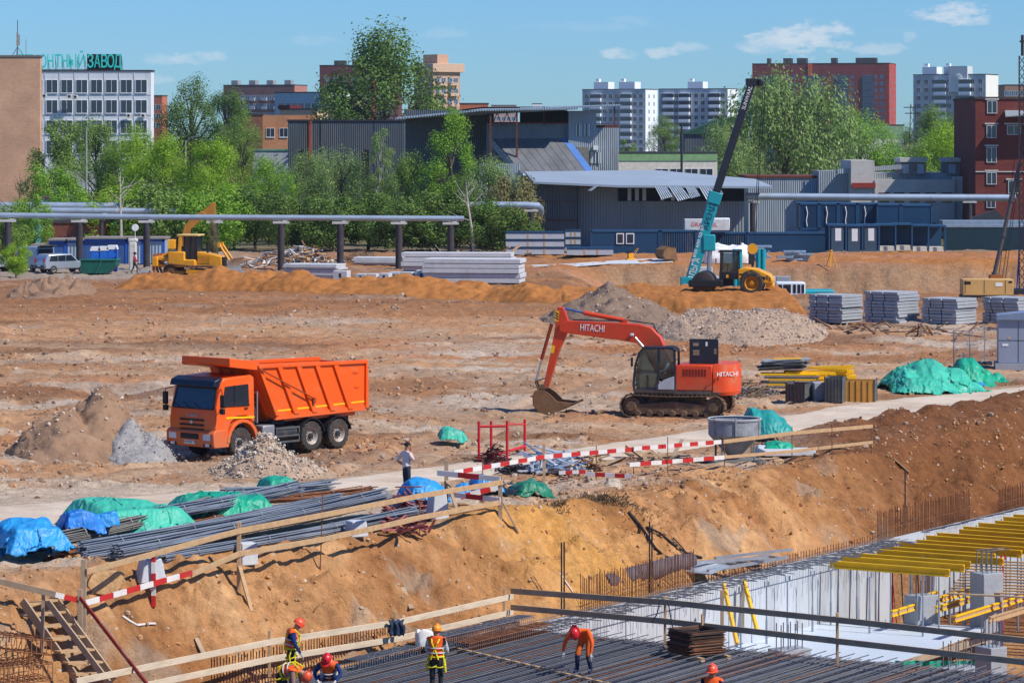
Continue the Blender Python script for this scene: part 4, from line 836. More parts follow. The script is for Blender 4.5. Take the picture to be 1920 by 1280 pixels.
win_grid(t, 'f', lin_sp(-W1+1, -1, 8), [zt-6-3.1*q for q in range(7)], 1.6, 1.7, pane_b, fr_w); b = MB(); b.bx((-W1+5, 3, zt), (-W1+9, 8, zt+2)); b.bx((-W1+12, 3, zt), (-W1+15, 8, zt+2.2)); b.build('roof_huts', roof_dk, t)
b = MB(); b.bx((-W1*.31-.6, -.25, -.5), (-W1*.31+.6, 0, zt)); b.build('red_pilaster', mat('pilaster_red', (196, 76, 62)), t)
t, W1, W2, zt = B('apartment_tower', 'tan tower with projecting top floor right of the big poplar', 775, 812, 862, 128, 1000, 52, brickmat('brick_sand', (206, 168, 136), (190, 152, 124), (176, 150, 128), 1.3))
win_grid(t, 'r', lin_sp(.5, W2-.5, 4), [zt-4.4-3.2*q for q in range(6)], 1.5, 1.5, pane_b, fr_w); b = MB(); b.bx((-W1-.8, -.8, zt-1.2), (1.0, W2+1, zt+1.4)); b.build('top_floor', mat('tan_band', (206, 172, 142)), t, bevel=.1); b = MB(); b.bx((-W1*.8, 2, zt), (-.5, W2*.6, zt+4.2)); b.build('roof_hut', mat('tan_hut', (200, 160, 130)), t)
b = MB(); [b.bx((.06, u-1.6, zt-5.2-3.2*q), (1.2, u+1.6, zt-4.3-3.2*q)) for u in lin_sp(.5, W2-.5, 2) for q in range(6)]; stuff(b.build('balconies', mat('balcony_tan', (200, 170, 146)), t))
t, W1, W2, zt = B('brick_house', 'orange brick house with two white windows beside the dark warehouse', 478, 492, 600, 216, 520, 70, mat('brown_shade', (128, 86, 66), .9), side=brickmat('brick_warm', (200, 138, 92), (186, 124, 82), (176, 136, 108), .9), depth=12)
k5 = 520/F
b = MB(); b.bx((.02, -0.02, -.5), ((600-492)*k5, .05, zt)); b.build('front_wall', MATS['brick_warm'], t); t.rotation_euler[2] = 0
for px in (507, 532): win_grid(t, 'f', [(px-492)*k5], [HC-(257-HY)*k5], 1.25, 1.35, pane, fr_w, True, 1, .1, sill=True)
t, W1, W2, zt = B('low_house', 'pale low house with green roof behind the bushes', 474, 600, 600, 283, 470, 0, mat('wall_pale', (176, 180, 184), .9), depth=8, top_m=mat('roof_green', (104, 146, 118), .7)); win_grid(t, 'f', [-W1+1.6], [.9+5], 1.0, 1.2, pane, fr_w, True)
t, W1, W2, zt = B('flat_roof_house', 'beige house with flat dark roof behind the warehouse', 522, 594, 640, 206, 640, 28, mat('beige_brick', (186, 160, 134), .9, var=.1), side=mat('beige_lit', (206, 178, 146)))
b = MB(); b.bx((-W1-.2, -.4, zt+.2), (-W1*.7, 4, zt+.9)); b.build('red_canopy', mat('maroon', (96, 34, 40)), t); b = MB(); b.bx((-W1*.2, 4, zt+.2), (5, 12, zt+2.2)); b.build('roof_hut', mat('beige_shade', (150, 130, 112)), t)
for args in (('far_block', 'far low orange block on the horizon left of the shed roof', 862, 915, 915, 195, 900, orb), ('far_block', 'far pale block on the horizon above the shed roof', 921, 968, 968, 198, 1500, mat('far_pale', (180, 150, 140))), ('far_block', 'far whitish block on the horizon near the shed roof', 998, 1016, 1016, 195, 1500, white_p), ('far_block', 'dull brown block at the right horizon edge beside the pale tower', 1884, 1925, 1925, 160, 1100, mat('far_brown', (150, 116, 96)))):
    t, W1, W2, zt = B(args[0], args[1], *args[2:7], 0, args[7], depth=15); win_grid(t, 'f', lin_sp(-W1, 0, 5), [zt-3.5, zt-6.8], 1.6, 1.6, pane_b, fr_w)
# ---- white panel apartments, two staggered sections
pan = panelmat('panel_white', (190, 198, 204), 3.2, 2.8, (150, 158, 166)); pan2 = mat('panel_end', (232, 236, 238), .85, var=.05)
def flats(label, px0, px1, px2, ytop, Y, a, nf, cols, balc, name='apartment_block', wall=pan, end=pan2, fh=2.8, huts=((.1, .4), (.55, .7)), endcols=2):
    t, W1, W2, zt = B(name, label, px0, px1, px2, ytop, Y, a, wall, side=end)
    zs = [zt-1.3-fh*(q+1)+.9 for q in range(nf)]
    win_grid(t, 'f', lin_sp(-W1+.5, -.5, cols), zs, 1.45, 1.5, pane, fr_w)
    if endcols: win_grid(t, 'r', lin_sp(1, W2-1, endcols), zs, .9, 1.4, pane, None)
    b = MB(); g = MB()
    for u in balc:
        for z in zs: b.bx((-W1*u-2.1, -1.2, z-1.0), (-W1*u+2.1, 0, z+.05)); b.bx((-W1*u-2.1, -1.2, z+1.5), (-W1*u+2.1, 0, z+1.62)); g.bx((-W1*u-2.0, -1.1, z+.05), (-W1*u+2.0, -.1, z+1.5))
    stuff(b.build('balconies', pan2, t)); stuff(g.build('balcony_glazing', pane, t))
    for h0, h1 in huts: b = MB(); b.bx((-W1*h1, 2, zt), (-W1*h0, min(8, W2), zt+2.9)); b.bx((-W1*h1+.6, 2.4, zt+2.9), (-W1*h1+2.0, 4, zt+4)); b.build('roof_hut', pan2, t)
    return t
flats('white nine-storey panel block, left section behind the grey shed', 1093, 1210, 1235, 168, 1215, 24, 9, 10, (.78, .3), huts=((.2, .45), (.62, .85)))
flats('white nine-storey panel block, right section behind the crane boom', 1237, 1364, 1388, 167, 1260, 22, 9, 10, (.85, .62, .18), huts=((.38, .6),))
red = brickmat('brick_tower_shaded', (140, 64, 58), (126, 56, 52), (112, 60, 58), 1.6); redl = brickmat('brick_tower_lit', (196, 82, 66), (182, 74, 60), (150, 76, 66), 1.6)  # one brick in two tones: wide face darkened as shade, end brightened as sun
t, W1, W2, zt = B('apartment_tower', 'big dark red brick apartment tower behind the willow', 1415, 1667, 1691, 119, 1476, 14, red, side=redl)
win_grid(t, 'f', [u for i, u in enumerate(lin_sp(-W1+2, -2, 22)) if i % 5 not in (2,)], [zt-7-3.0*q for q in range(12)], 1.5, 1.9, pane_b, None)
b = MB(); [b.bx((-W1*u-2.3, -.5, 0), (-W1*u+2.3, 0, zt-5.5)) for u in (.86, .55, .335, .155)]; g = b.build('glazed_bay', glass('bay_glass', (52, 70, 86), .2), t)
b = MB(); [b.bx((-W1*u-2.4, -.6, zt-8.5-3.0*q), (-W1*u+2.4, 0, zt-8.0-3.0*q)) for u in (.86, .55, .335, .155) for q in range(12)]; stuff(b.build('bay_spandrels', mat('spandrel', (70, 88, 104)), t))
win_grid(t, 'r', lin_sp(2, W2-2, 2), [zt-6-3*q for q in range(12)], 1.6, 1.3, pane, None)
b = MB(); b.bx((-W1*.575-.9, -.4, 0), (-W1*.575+.9, 0, zt)); b.build('orange_pilaster', mat('pilaster_orange', (214, 92, 62)), t)
for h in ((.9, .88), (.78, .72), (.68, .61), (.43, .39), (.25, .1)): b = MB(); b.bx((-W1*h[0], 3, zt), (-W1*h[1], 8, zt+2.6)); b.build('roof_hut', roof_dk, t)
t = flats('pale beige stepped apartment tower at the far right', 1720, 1848, 1882, 140, 1150, 26, 14, 9, (.62, .28), 'apartment_tower', panelmat('panel_beige', (190, 196, 196), 3.4, 2.8, (166, 172, 174)), mat('end_cream', (230, 228, 216), .85), huts=((.7, .9), (.5, .6)), endcols=0)
zt = HC+(HY-140)*1150/F; W1 = 128*1150/F/math.cos(rad(26)); b = MB(); b.bx((-W1*.5, -.8, zt-6), (-W1*.24, 5, zt+3)); b.lathe([(0, -.85), (1.6, -.85), (1.7, -.8)], 'y', 20, c=(-W1*.37, 0, zt-1.2)); b.build('round_gable', mat('gable_pale', (206, 210, 208)), t)
t, W1, W2, zt = B('green_hall', 'dark hall with green gabled roof behind the crane boom', 1283, 1400, 1400, 252, 520, 0, dark_steel, depth=14); b = MB(); b.prism([(-W1-.3, zt), (.3, zt), (-W1*.05, zt+2.6), (-W1*.45, zt+2.4)], -.3, 14.3); b.build('roof', mat('green_roof', (44, 78, 64), .7), t)
t, W1, W2, zt = B('cream_shed', 'long cream shed with green band behind the hangar', 1130, 1345, 1345, 288, 450, 0, mat('cream_wall', (222, 214, 196), .9, dirt=(190, 180, 160), damt=.3), depth=10, top_m=roof_dk); b = MB(); b.bx((-W1, -.08, zt-1.0), (0, 0, zt)); b.build('green_band', mat('band_green', (136, 172, 120)), t); win_grid(t, 'f', lin_sp(-W1*.55, -.5, 4), [zt-3.0], 1.7, .9, pane, fr_w, True)
t, W1, W2, zt = B('cream_hall', 'cream hall with green upper band behind the willow', 1560, 1694, 1696, 236, 640, 3, mat('cream_hall', (226, 220, 208), .9), depth=14, top_m=roof_dk); b = MB(); b.bx((-W1, -.1, zt-2.3), (.05, 0, zt)); b.build('green_band', mat('band_sage', (140, 170, 130)), t)
b = MB(); k7 = 700/F; b.bx((0, 0, -.5), (22, .3, 5.2)); o = b.build('boundary_wall', mat('wall_patched', (150, 144, 142), .9, dirt=(200, 200, 204), damt=.5, dscale=.3), None, (at(1165, 270, 560).x, 560, 3)); tag(o, 'patched grey boundary wall below the white apartments', 'wall')
# ---- dark warehouse left of the shed, long curved-looking steel wall
t, W1, W2, zt = B('warehouse', 'dark blue-grey corrugated steel warehouse with flat roof', 540, 757, 757, 228, 430, 0, dark_steel, depth=26, top_m=mat('eave_dark', (48, 48, 52)))
k4 = 430/F
for px in (562, 682): b = MB(); b.bx(((px-757)*k4, -.12, 4.0), ((px+9-757)*k4, 0, HC-(281-HY)*k4)); b.build('dark_door', mat('door_black', (28, 30, 34)), t)
for px in (600, 645, 700): b = MB(); b.bx(((px-757)*k4, -.02, 0), ((px-757)*k4+.08, 0, zt)); b.build('seam', black, t)
ch = T('chimney_stack', 'rusty brown steel chimney in front of the dark warehouse', 'chimney', on(580, 428)); b = MB(); b.cyl((0, 0, 0), (0, 0, 13.2), .33, n=16); b.build('flue', mat('flue_rust', (122, 62, 44), .8, var=.3, scale=.8), ch); b = MB(); b.cyl((0, 0, 13.2), (0, 0, 13.5), .38, n=16); b.build('rim', rustm, ch)
# ---- open shed: posts, truss, two mono-pitch roofs, sloping panelled lean-to, steel house with windows
sh = T('steel_shed', 'blue-grey steel shed with mono-pitch roofs and open steel porch', 'shed', (0, 400, 0)); k = 400/F
def sx(px): return (px-CX)*k
def sz(py): return HC-(py-HY)*k
b = MB(); b.bx((sx(757), 6, 0), (sx(925), 18, sz(206))); b.build('rear_wall', dark_steel, sh)
b = MB(); b.bx((sx(912), 1, 0), (sx(1068), 14, sz(232))); b.build('hall_wall', grey_steel, sh)
b = MB(); b.bx((sx(1066), 0, 0), (sx(1118), 13.9, sz(208))); b.bx((sx(1117.9), .05, 0), (sx(1160), 13.8, sz(240))); b.build('house_wall', light_steel, sh)
for px, py, w_, h_ in ((1085, 244, 8.5, 23), (1101, 244, 8.5, 23), (1107, 296, 8.5, 21), (1121, 296, 8.5, 21)): b = MB(); b.bx((sx(px-w_/2), -.10, sz(py+h_/2)), (sx(px+w_/2), -.01, sz(py-h_/2))); q = b.build('window', pane, sh); b = MB(); [b.bx((sx(px+e)-.05, -.14, sz(py+h_/2)), (sx(px+e)+.05, -.1, sz(py-h_/2))) for e in (-w_/2, 1.5, w_/2)]; b.build('frame', fr_w, q)
b = MB(); b.bx((sx(1081), -1.0, sz(308)), (sx(1104), 0, sz(276))); b.build('porch_box', mat('porch_grey', (128, 126, 116)), sh)
b = MB(); b.box((sx(1117), -.35, sz(277)), (.6, .5, .55)); b.build('air_conditioner', white_p, sh)
def slab(pts, th, name, m, par):
    b = MB(); n_ = len(pts); v = [Vector(p) for p in pts]; b.add([*v, *[p-Vector((0, 0, th)) for p in v]], [tuple(range(n_)), tuple(range(2*n_-1, n_-1, -1))]+[(i, n_+i, n_+(i+1) % n_, (i+1) % n_) for i in range(n_)]); return b.build(name, m, par)
slab([(sx(742), -2, sz(222)), (sx(905), -3, sz(206)), (sx(1082), -3, sz(203)), (sx(1082), 12, sz(198)), (sx(905), 12, sz(199)), (sx(742), 12, sz(218))], .18, 'lower_roof', corrugated('roof_sheet', (150, 164, 172), .3), sh)
slab([(sx(975), -1, sz(204)), (sx(1165), -2, sz(197)), (sx(1165), 13, sz(194)), (sx(975), 13, sz(200))], .16, 'upper_roof', MATS['roof_sheet'], sh)
b = MB(); b.bx((sx(925), .6, sz(232)), (sx(1066), 1.2, sz(229))); b.build('parapet_strip', rustm, sh)
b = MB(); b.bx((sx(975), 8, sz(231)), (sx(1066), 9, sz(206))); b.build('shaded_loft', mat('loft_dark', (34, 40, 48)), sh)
for px in (920, 969):
    b = MB(); b.bar((sx(px), -2.6, 0), (sx(px), -2.6, sz(209)), .22, .22, up=(1, 0, 0)); b.build('post', rustm, sh)
for px in (1020, 1152): b = MB(); b.bar((sx(px), .3, sz(236)), (sx(px), .3, sz(200)), .15, .15, up=(1, 0, 0)); b.build('short_post', rustm, sh)
b = MB(); b.bar((sx(914), -2.6, sz(237)), (sx(969), -2.6, sz(236)), .15, .15); b.bar((sx(914), -2.6, sz(212)), (sx(969), -2.6, sz(211)), .15, .15)
for i in range(6): x0 = sx(914)+(sx(969)-sx(914))*i/6; x1 = sx(914)+(sx(969)-sx(914))*(i+1)/6; b.bar((x0, -2.6, sz(237 if i % 2 else 212)), (x1, -2.6, sz(212 if i % 2 else 237)), .1, .1)
b.build('truss', black, sh)
b = MB(); b.bar((sx(1117), .2, sz(238)), (sx(1160), .2, sz(238)), .25, .4); b.bar((sx(1117), .2, sz(232)), (sx(1160), .2, sz(232)), .06, .06); b.build('balcony_rail', rustm, sh)
lt = T('lean_to_roof', '', ''); del lt['label'], lt['category']; lt.parent = sh
for i in range(9):
    a0, a1 = i/9, (i+1)/9-.006; tp = lambda q: Vector((sx(927+(1068-927)*q), .9, sz(260))); bt_ = lambda q: Vector((sx(978+(1114-978)*q), -5.5, sz(323)))
    pts = [bt_(a0), bt_(a1), tp(a1), tp(a0)]; slab(pts, .12, 'panel', mat('leanto_blue', (90, 130, 190), .4, var=.1) if i == 8 else mat('leanto_grey', (120, 122, 124), .6, .2, var=.2, scale=.5, dirt=(92, 88, 84), damt=.5, dscale=.4), lt)
slab([(sx(922), .9, sz(259)), (sx(978), -5.6, sz(324)), (sx(974), -5.6, sz(330)), (sx(918), .9, sz(266))], .3, 'edge_panel', light_steel, lt)
b = MB(); b.bar((sx(980), -5.6, sz(326)), (sx(1118), -5.6, sz(326)), .4, .3); b.build('gutter', fr_w, lt)
b = MB(); b.bx((sx(900), -5, 0), (sx(975), -4.5, sz(306))); b.build('low_wall', light_steel, sh)
# ---- low hangar with torn roof sheets
hg = T('hangar', 'low steel hangar with torn roof edge and dark strip window', 'hangar', (0, 342, 0)); k = 342/F
b = MB(); b.bx((sx(1000), .3, 0), (sx(1083), 16, sz(346))); b.build('left_wall', dark_steel, hg)
b = MB(); b.bx((sx(1083.2), 2.2, 0), (sx(1398), 16, sz(345))); b.build('front_wall', corrugated('hangar_grey', (136, 144, 148), .3), hg)
b = MB(); b.bx((sx(1160), 2.0, sz(378)), (sx(1398), 2.19, sz(352))); b.build('strip_window', mat('void_dark', (20, 24, 30)), hg)
for px in (1178, 1192, 1206, 1240, 1260): b = MB(); b.bx((sx(px), 1.93, sz(377)), (sx(px+7), 2.0, sz(354))); b.build('window_pane', mat('pane_milky', (176, 186, 190), .4), hg)
slab([(sx(1000), -1.6, sz(340)), (sx(1160), -2.2, sz(347)), (sx(1447), -1.8, sz(349)), (sx(1430), 10, sz(338)), (sx(1240), 17, sz(322)), (sx(985), 17, sz(325))], .22, 'roof', mat('hangar_roof', (160, 172, 180), .55, .15, var=.08, scale=.2), hg)
b = MB(); b.bar((sx(1083), 2, 0), (sx(1083), 2, sz(345)), .25, .25, up=(1, 0, 0)); b.build('corner_post', black, hg)
b = MB(); b.bar((sx(1085), -.9, sz(350)), (sx(1215), -1.2, sz(352)), .12, .12); b.build('eave_beam', rustm, hg)
for i, (px, w_, dp, tl) in enumerate(((1226, 22, 24, 10), (1252, 24, 27, 14), (1283, 18, 22, 8), (1308, 26, 26, 12), (1332, 14, 18, 6))):
    b = MB(); nn = 13
    vs = []
    for r_ in (0, .5, 1):
        for j in range(nn): x = px+w_*j/(nn-1)+tl*r_*1.2; vs.append((sx(x), -2.2+(.10 if j % 2 else 0)-1.1*math.sin(r_*1.5), sz(349+dp*r_*(1-.25*j/nn))))
    b.add(vs, [(r_*nn+j, r_*nn+j+1, (r_+1)*nn+j+1, (r_+1)*nn+j) for r_ in range(2) for j in range(nn-1)]); b.build('torn_sheet', mat('sheet_bent', (158, 168, 174), .5, .3), hg)
b = MB(); b.bar((sx(1104), -2.6, sz(357)), (sx(1120), -2.0, sz(346)), .5, .06); b.build('hanging_strip', light_steel, hg)
b = MB(); b.bx((sx(1010), .2, sz(378)), (sx(1083), .29, sz(377))); b.bx((sx(1000), .2, sz(414)), (sx(1083), .29, sz(412))); b.build('wall_rail', rustm, hg)
# ---- grey steel hall, concrete workshops and red brick building on the right
t, W1, W2, zt = B('steel_hall', 'long plain blue-grey corrugated hall behind the right pipe', 1402, 1596, 1596, 334, 385, 0, light_steel, depth=16, top_m=rustm)
b = MB(); b.bx((-(1596-1508)*385/F, -.1, 0), (0, 0, zt-.3)); b.build('bluer_panel', corrugated('steel_bluer', (132, 152, 172)), t)
ws = T('workshop', 'grey concrete workshop with roof dormers beside the brick building', 'workshop', (0, 380, 0)); k = 380/F
b = MB(); b.bx((sx(1596), .2, 0), (sx(1640), 12, sz(301))); b.build('tower_block', conc, ws)
b = MB(); b.bx((sx(1640.2), 0, 0), (sx(1790), 14, sz(337))); b.bx((sx(1790.2), .6, 0), (sx(1832), 13.9, sz(331))); b.build('main_wall', conc, ws)
for px in (1658, 1686, 1715, 1744, 1775):
    for (y0, y1) in ((363, 380), (420, 433)): b = MB(); b.bx((sx(px-9), -.06, sz(y1)), (sx(px+9), .0, sz(y0))); q = b.build('window', pane, ws); b = MB(); b.bx((sx(px-10), -.2, sz(y0)), (sx(px+10), 0, sz(y0)+.12)); b.build('lintel', rustm, q)
for px0, px1 in ((1694, 1741), (1781, 1831)):
    b = MB(); b.bx((sx(px0), 2.5, sz(328)), (sx(px1), 8, sz(305))); q = b.build('dormer', mat('dormer_grey', (128, 124, 118)), ws)
    b = MB(); b.bx((sx(px0-2), 2.2, sz(304)), (sx(px1+2), 8.2, sz(296))); b.build('dormer_roof', mat('dormer_top', (190, 188, 182)), q)
    for a0 in (.06, .66): b = MB(); b.bx((sx(px0+(px1-px0)*a0), 2.42, sz(326)), (sx(px0+(px1-px0)*(a0+.26)), 2.5, sz(308))); w_ = b.build('window_pane', mat('pane_bright', (168, 176, 182), .3), q)
b = MB(); b.bx((sx(1540), 3, 0), (sx(1597), 11, sz(321))); b.bx((sx(1640), 3, sz(340)), (sx(1835), 13, sz(325))); b.build('rear_roof', light_steel, ws)
b = MB(); b.bar((sx(1570), 1, sz(322)), (sx(1692), 1.5, sz(313)), .9, .5); b.build('roof_duct', light_steel, ws)
b = MB(); b.bx((sx(1597), -.4, sz(352)), (sx(1641), .1, sz(343))); b.build('red_beam', mat('beam_red', (150, 52, 44), .7), ws)
rb = brickmat('brick_right', (132, 62, 52), (112, 52, 46), (104, 64, 58), .8)
t, W1, W2, zt = B('brick_building', 'dark red brick building at the right edge with tall windows', 1829, 2010, 2010, 186, 370, 0, rb, depth=18); k = 370/F; bx0 = (2010-CX)*k
def rel(px): return (px-2010)*k
for (px, y0, y1, w_) in ((1860, 190, 212, 17), (1859, 236, 258, 17), (1859, 277, 304, 17), (1859, 324, 345, 17), (1858, 376, 389, 15), (1901, 236, 252, 24), (1901, 340, 362, 20)):
    win_grid(t, 'f', [rel(px)], [HC-(y1-HY)*k], w_*k, (y1-y0)*k, pane, fr_w, True, 1, .12)
    b = MB(); b.bx((rel(px)-w_*k*.75, -.14, HC-(y0-HY)*k+.15), (rel(px)+w_*k*.75, 0, HC-(y0-HY)*k+.32)); b.build('lintel', conc, t)
b = MB(); b.bx((-W1, -.12, HC-(323-HY)*k), (0, 0, HC-(321-HY)*k)); b.build('string_course', conc, t)
slab([(rel(1880), -2.2, HC-(218-HY)*k), (rel(2000), -2.2, HC-(212-HY)*k), (rel(2000), 0, HC-(207-HY)*k), (rel(1884), 0, HC-(207-HY)*k)], .1, 'canopy', light_steel, t)
b = MB(); b.prism([(rel(1815), 1.2), (rel(1876), 1.2), (rel(1876), 2.6), (rel(1862), 3.3), (rel(1815), 2.4)], -1.8, -.1); b.build('entrance_hood', mat('hood_dark', (58, 64, 72), .6), t)
# ---- pipes on posts
pipe_m = mat('pipe_cladding', (168, 182, 194), .45, .45, var=.12, scale=.5, dirt=(130, 126, 120), damt=.35, dscale=.4); post_m = mat('post_rusty', (62, 58, 62), .8, var=.3, scale=1.2, dirt=(96, 62, 48), damt=.35)
def pipeline(name, label, pts, r, posts, group='heating pipes on posts', jt=3.0):
    t = T(name, label, 'pipe', pts[0]); o = Vector(pts[0]); b = MB(); b.tube([Vector(p)-o for p in pts], r, 16); b.build('pipe_run', pipe_m, t)
    L = 0
    for i in range(len(pts)-1):
        a, e = Vector(pts[i]), Vector(pts[i+1]); n_ = int((e-a).length/6)
        for j in range(1, n_+1): q = a.lerp(e, j/(n_+.5))-o; d = (e-a).normalized(); b = MB(); b.cyl(q-d*.06, q+d*.06, r*1.04, n=16); b.build('joint_band', pipe_m, t)
    for p, rr in posts:
        z0 = gz(p[0], p[1]); b = MB(); b.cyl((p[0]-o.x, p[1]-o.y, z0-o.z-.2), (p[0]-o.x, p[1]-o.y, p[2]-r-.22-o.z), rr, n=12); q = b.build('post', post_m, t); b = MB(); b.box((p[0]-o.x, p[1]-o.y, p[2]-r-.12-o.z), (1.4, .5, .2)); b.box((p[0]-o.x+.35, p[1]-o.y, p[2]-r-.02-o.z), (.4, .4, .16)); b.build('saddle', conc, q)
    return t
Y0 = 287
pp = lambda px, py, Y: tuple(at(px, py, Y))
pipeline('overhead_pipe', 'grey overhead pipe on dark posts crossing in front of the left trees', [pp(-140, 402, Y0), pp(300, 407, Y0), pp(870, 410, Y0)], .24, [(at(px, 406+px*.006, Y0), .3) for px in (15, 149, 275, 403, 527, 638, 748, 845)])
pipeline('upper_pipe', 'upper of two thick pipes behind the left brick hall corner', [pp(-100, 385, 330), pp(330, 387, 331)], .36, [(at(150, 386, 330), .2)])
pipeline('lower_pipe', 'lower of two thick pipes behind the left brick hall corner', [pp(-100, 394, 326), pp(330, 396, 327)], .3, [(at(190, 395, 326), .2)])
pipeline('elbow_pipe', 'thick grey pipe ending in an elbow before the hangar', [pp(870, 385, 330), pp(990, 385, 330), pp(1008, 386, 330), pp(1013, 391, 331), pp(1013, 400, 332)], .36, [(at(996, 386, 330), .3)])
pipeline('overhead_pipe', 'long pale pipe on posts crossing in front of the right buildings', [pp(1398, 368, 345), pp(1640, 370, 345), pp(1905, 371, 345)], .36, [(at(px, 370, 345), .26) for px in (1411, 1818)])
# teal garage roofs, blue-grey yard wall at the left
t, W1, W2, zt = B('garage_row', 'turquoise garages behind the pipes at the left', 60, 205, 205, 374, 350, 0, mat('turquoise', (110, 196, 196), .8, var=.12), depth=6, top_m=mat('roof_maroon', (90, 62, 60)))
t, W1, W2, zt = B('low_shed', 'rusty brown low shed behind the left posts', 80, 200, 200, 418, 330, 0, mat('shed_rust', (120, 72, 58), .9, var=.3), depth=5)
b = MB(); [b.bx((0, 0, .15+q*.22), (9, .12, .33+q*.22)) for q in range(9)]; o = b.build('slatted_fence', mat('fence_grey', (170, 172, 168)), None, (at(95, 330, 420).x, 420, gz(at(95, 330, 420).x, 420)+5)); tag(o, 'grey slatted fence panels among the left trees', 'fence')
for i, px in enumerate((162, 348)):
    p = on(px, 352 if i == 0 else 392); tl = T('lamp_post', ['grey lamp post standing in the left trees', 'short pale lamp post in the lime green trees'][i], 'lamp post', p); b = MB(); b.cyl((0, 0, 0), (0, 0, 12.5-i*1.5), .13, .08, n=8); b.build('pole', mat('pole_grey', (150, 150, 146)), tl); b = MB(); b.tube([(0, 0, 12.3-i*1.5), (.6, 0, 12.9-i*1.5), (1.5, 0, 13-i*1.5)], .05, 6); b.build('arm', chrome, tl)
p = on(1278, 440); tl = T('utility_pole', 'dark utility pole in front of the cream shed', 'pole', p); b = MB(); b.cyl((0, 0, 0), (0, 0, HC+(HY-232)*440/F), .2, .14, n=8); b.build('pole', steel_dk, tl); b = MB(); b.bar((-.6, 0, 12.4), (.6, 0, 12.4), .1, .1); b.build('crossarm', steel_dk, tl)
p = on(1712, 560); tl = T('pylon', 'dark lattice pylon with crossarms behind the right trees', 'pylon', p); b = MB(); zt = HC+(HY-195)*560/F
for s in (-1, 1): b.bar((s*.9, 0, 0), (s*.4, 0, zt), .12, .12, up=(0, 1, 0))
for q in range(9): z0 = zt*q/9; z1 = zt*(q+1)/9; e = .9-.5*q/9; b.bar((-e, 0, z0), (e, 0, z1), .07, .07, up=(0, 1, 0)); b.bar((e, 0, z0), (-e, 0, z1), .07, .07, up=(0, 1, 0))
b.build('lattice', steel_dk, tl); b = MB(); b.bar((-1.6, 0, zt-.6), (1.6, 0, zt-.6), .15, .15); b.bar((-1.4, 0, zt-1.6), (1.4, 0, zt-1.6), .15, .15); b.build('crossarms', steel_dk, tl)

# ============================================================ trees
def leafmat(name, a, b, tr=.35):
    if name in MATS: return MATS[name]
    m = bpy.data.materials.new(name); m.use_nodes = True; MATS[name] = m; n, l = m.node_tree.nodes, m.node_tree.links; n.clear()
    g = n.new('ShaderNodeNewGeometry'); mx = n.new('ShaderNodeMix'); mx.data_type = 'RGBA'; l.new(g.outputs['Random Per Island'], mx.inputs[0]); mx.inputs[6].default_value = (*lin(a), 1); mx.inputs[7].default_value = (*lin(b), 1)
    d = n.new('ShaderNodeBsdfDiffuse'); t_ = n.new('ShaderNodeBsdfTranslucent'); l.new(mx.outputs[2], d.inputs[0]); l.new(mx.outputs[2], t_.inputs[0]); gl = n.new('ShaderNodeBsdfGlossy'); gl.inputs['Roughness'].default_value = .45; gl.inputs[0].default_value = (.6, .65, .6, 1)
    ms = n.new('ShaderNodeMixShader'); ms.inputs[0].default_value = tr; l.new(d.outputs[0], ms.inputs[1]); l.new(t_.outputs[0], ms.inputs[2]); m2 = n.new('ShaderNodeMixShader'); m2.inputs[0].default_value = .015; l.new(ms.outputs[0], m2.inputs[1]); l.new(gl.outputs[0], m2.inputs[2])
    o = n.new('ShaderNodeOutputMaterial'); l.new(m2.outputs[0], o.inputs[0]); return m
LM = {'dark': leafmat('leaf_dark', (78, 108, 48), (122, 150, 76)), 'mid': leafmat('leaf_mid', (98, 130, 54), (148, 174, 88)), 'lime': leafmat('leaf_lime', (122, 164, 36), (176, 204, 70), .45), 'grey': leafmat('leaf_willow', (108, 136, 72), (160, 182, 112)), 'deep': leafmat('leaf_deep', (78, 104, 46), (122, 146, 70)), 'fresh': leafmat('leaf_fresh', (112, 154, 48), (158, 196, 78), .45), 'dry': leafmat('leaf_dry', (120, 112, 70), (150, 144, 96))}
bark = mat('bark', (96, 84, 72), .95, var=.3, scale=3, bump=.5, bscale=10); birch = mat('bark_pale', (176, 170, 158), .9, var=.2, scale=4, dirt=(70, 64, 58), damt=.4, dscale=3)
def crown_data(kind, seed):
    """points of leaf clusters in a crown of unit height and unit width (x,y in +-.5, z 0..1)"""
    g = np.random.default_rng(seed); P = []; S = []; Lb = []
    if kind == 'broad': nl = 60; zr = (.28, .93)
    elif kind == 'tall': nl = 60; zr = (.12, .96)
    elif kind == 'willow': nl = 60; zr = (.25, .92)
    else: nl = 44; zr = (.18, .88)
    for i in range(nl):
        z = g.uniform(*zr); q = (z-zr[0])/(zr[1]-zr[0]); env = {'broad': math.sin(math.pi*min(1, .22+q*.76))**.7, 'tall': .75*math.sin(math.pi*(.16+q*.80))**.6, 'willow': math.sin(math.pi*(.2+q*.76))**.6, 'bush': math.sin(math.pi*(.25+q*.68))**.6}[kind]
        a = g.uniform(0, 2*math.pi); r = .40*env*g.random()**.45; Lb.append((r*math.cos(a), r*math.sin(a), z, g.uniform(.045, .13)*(1.0 if kind != 'tall' else .95)))
    return Lb, g
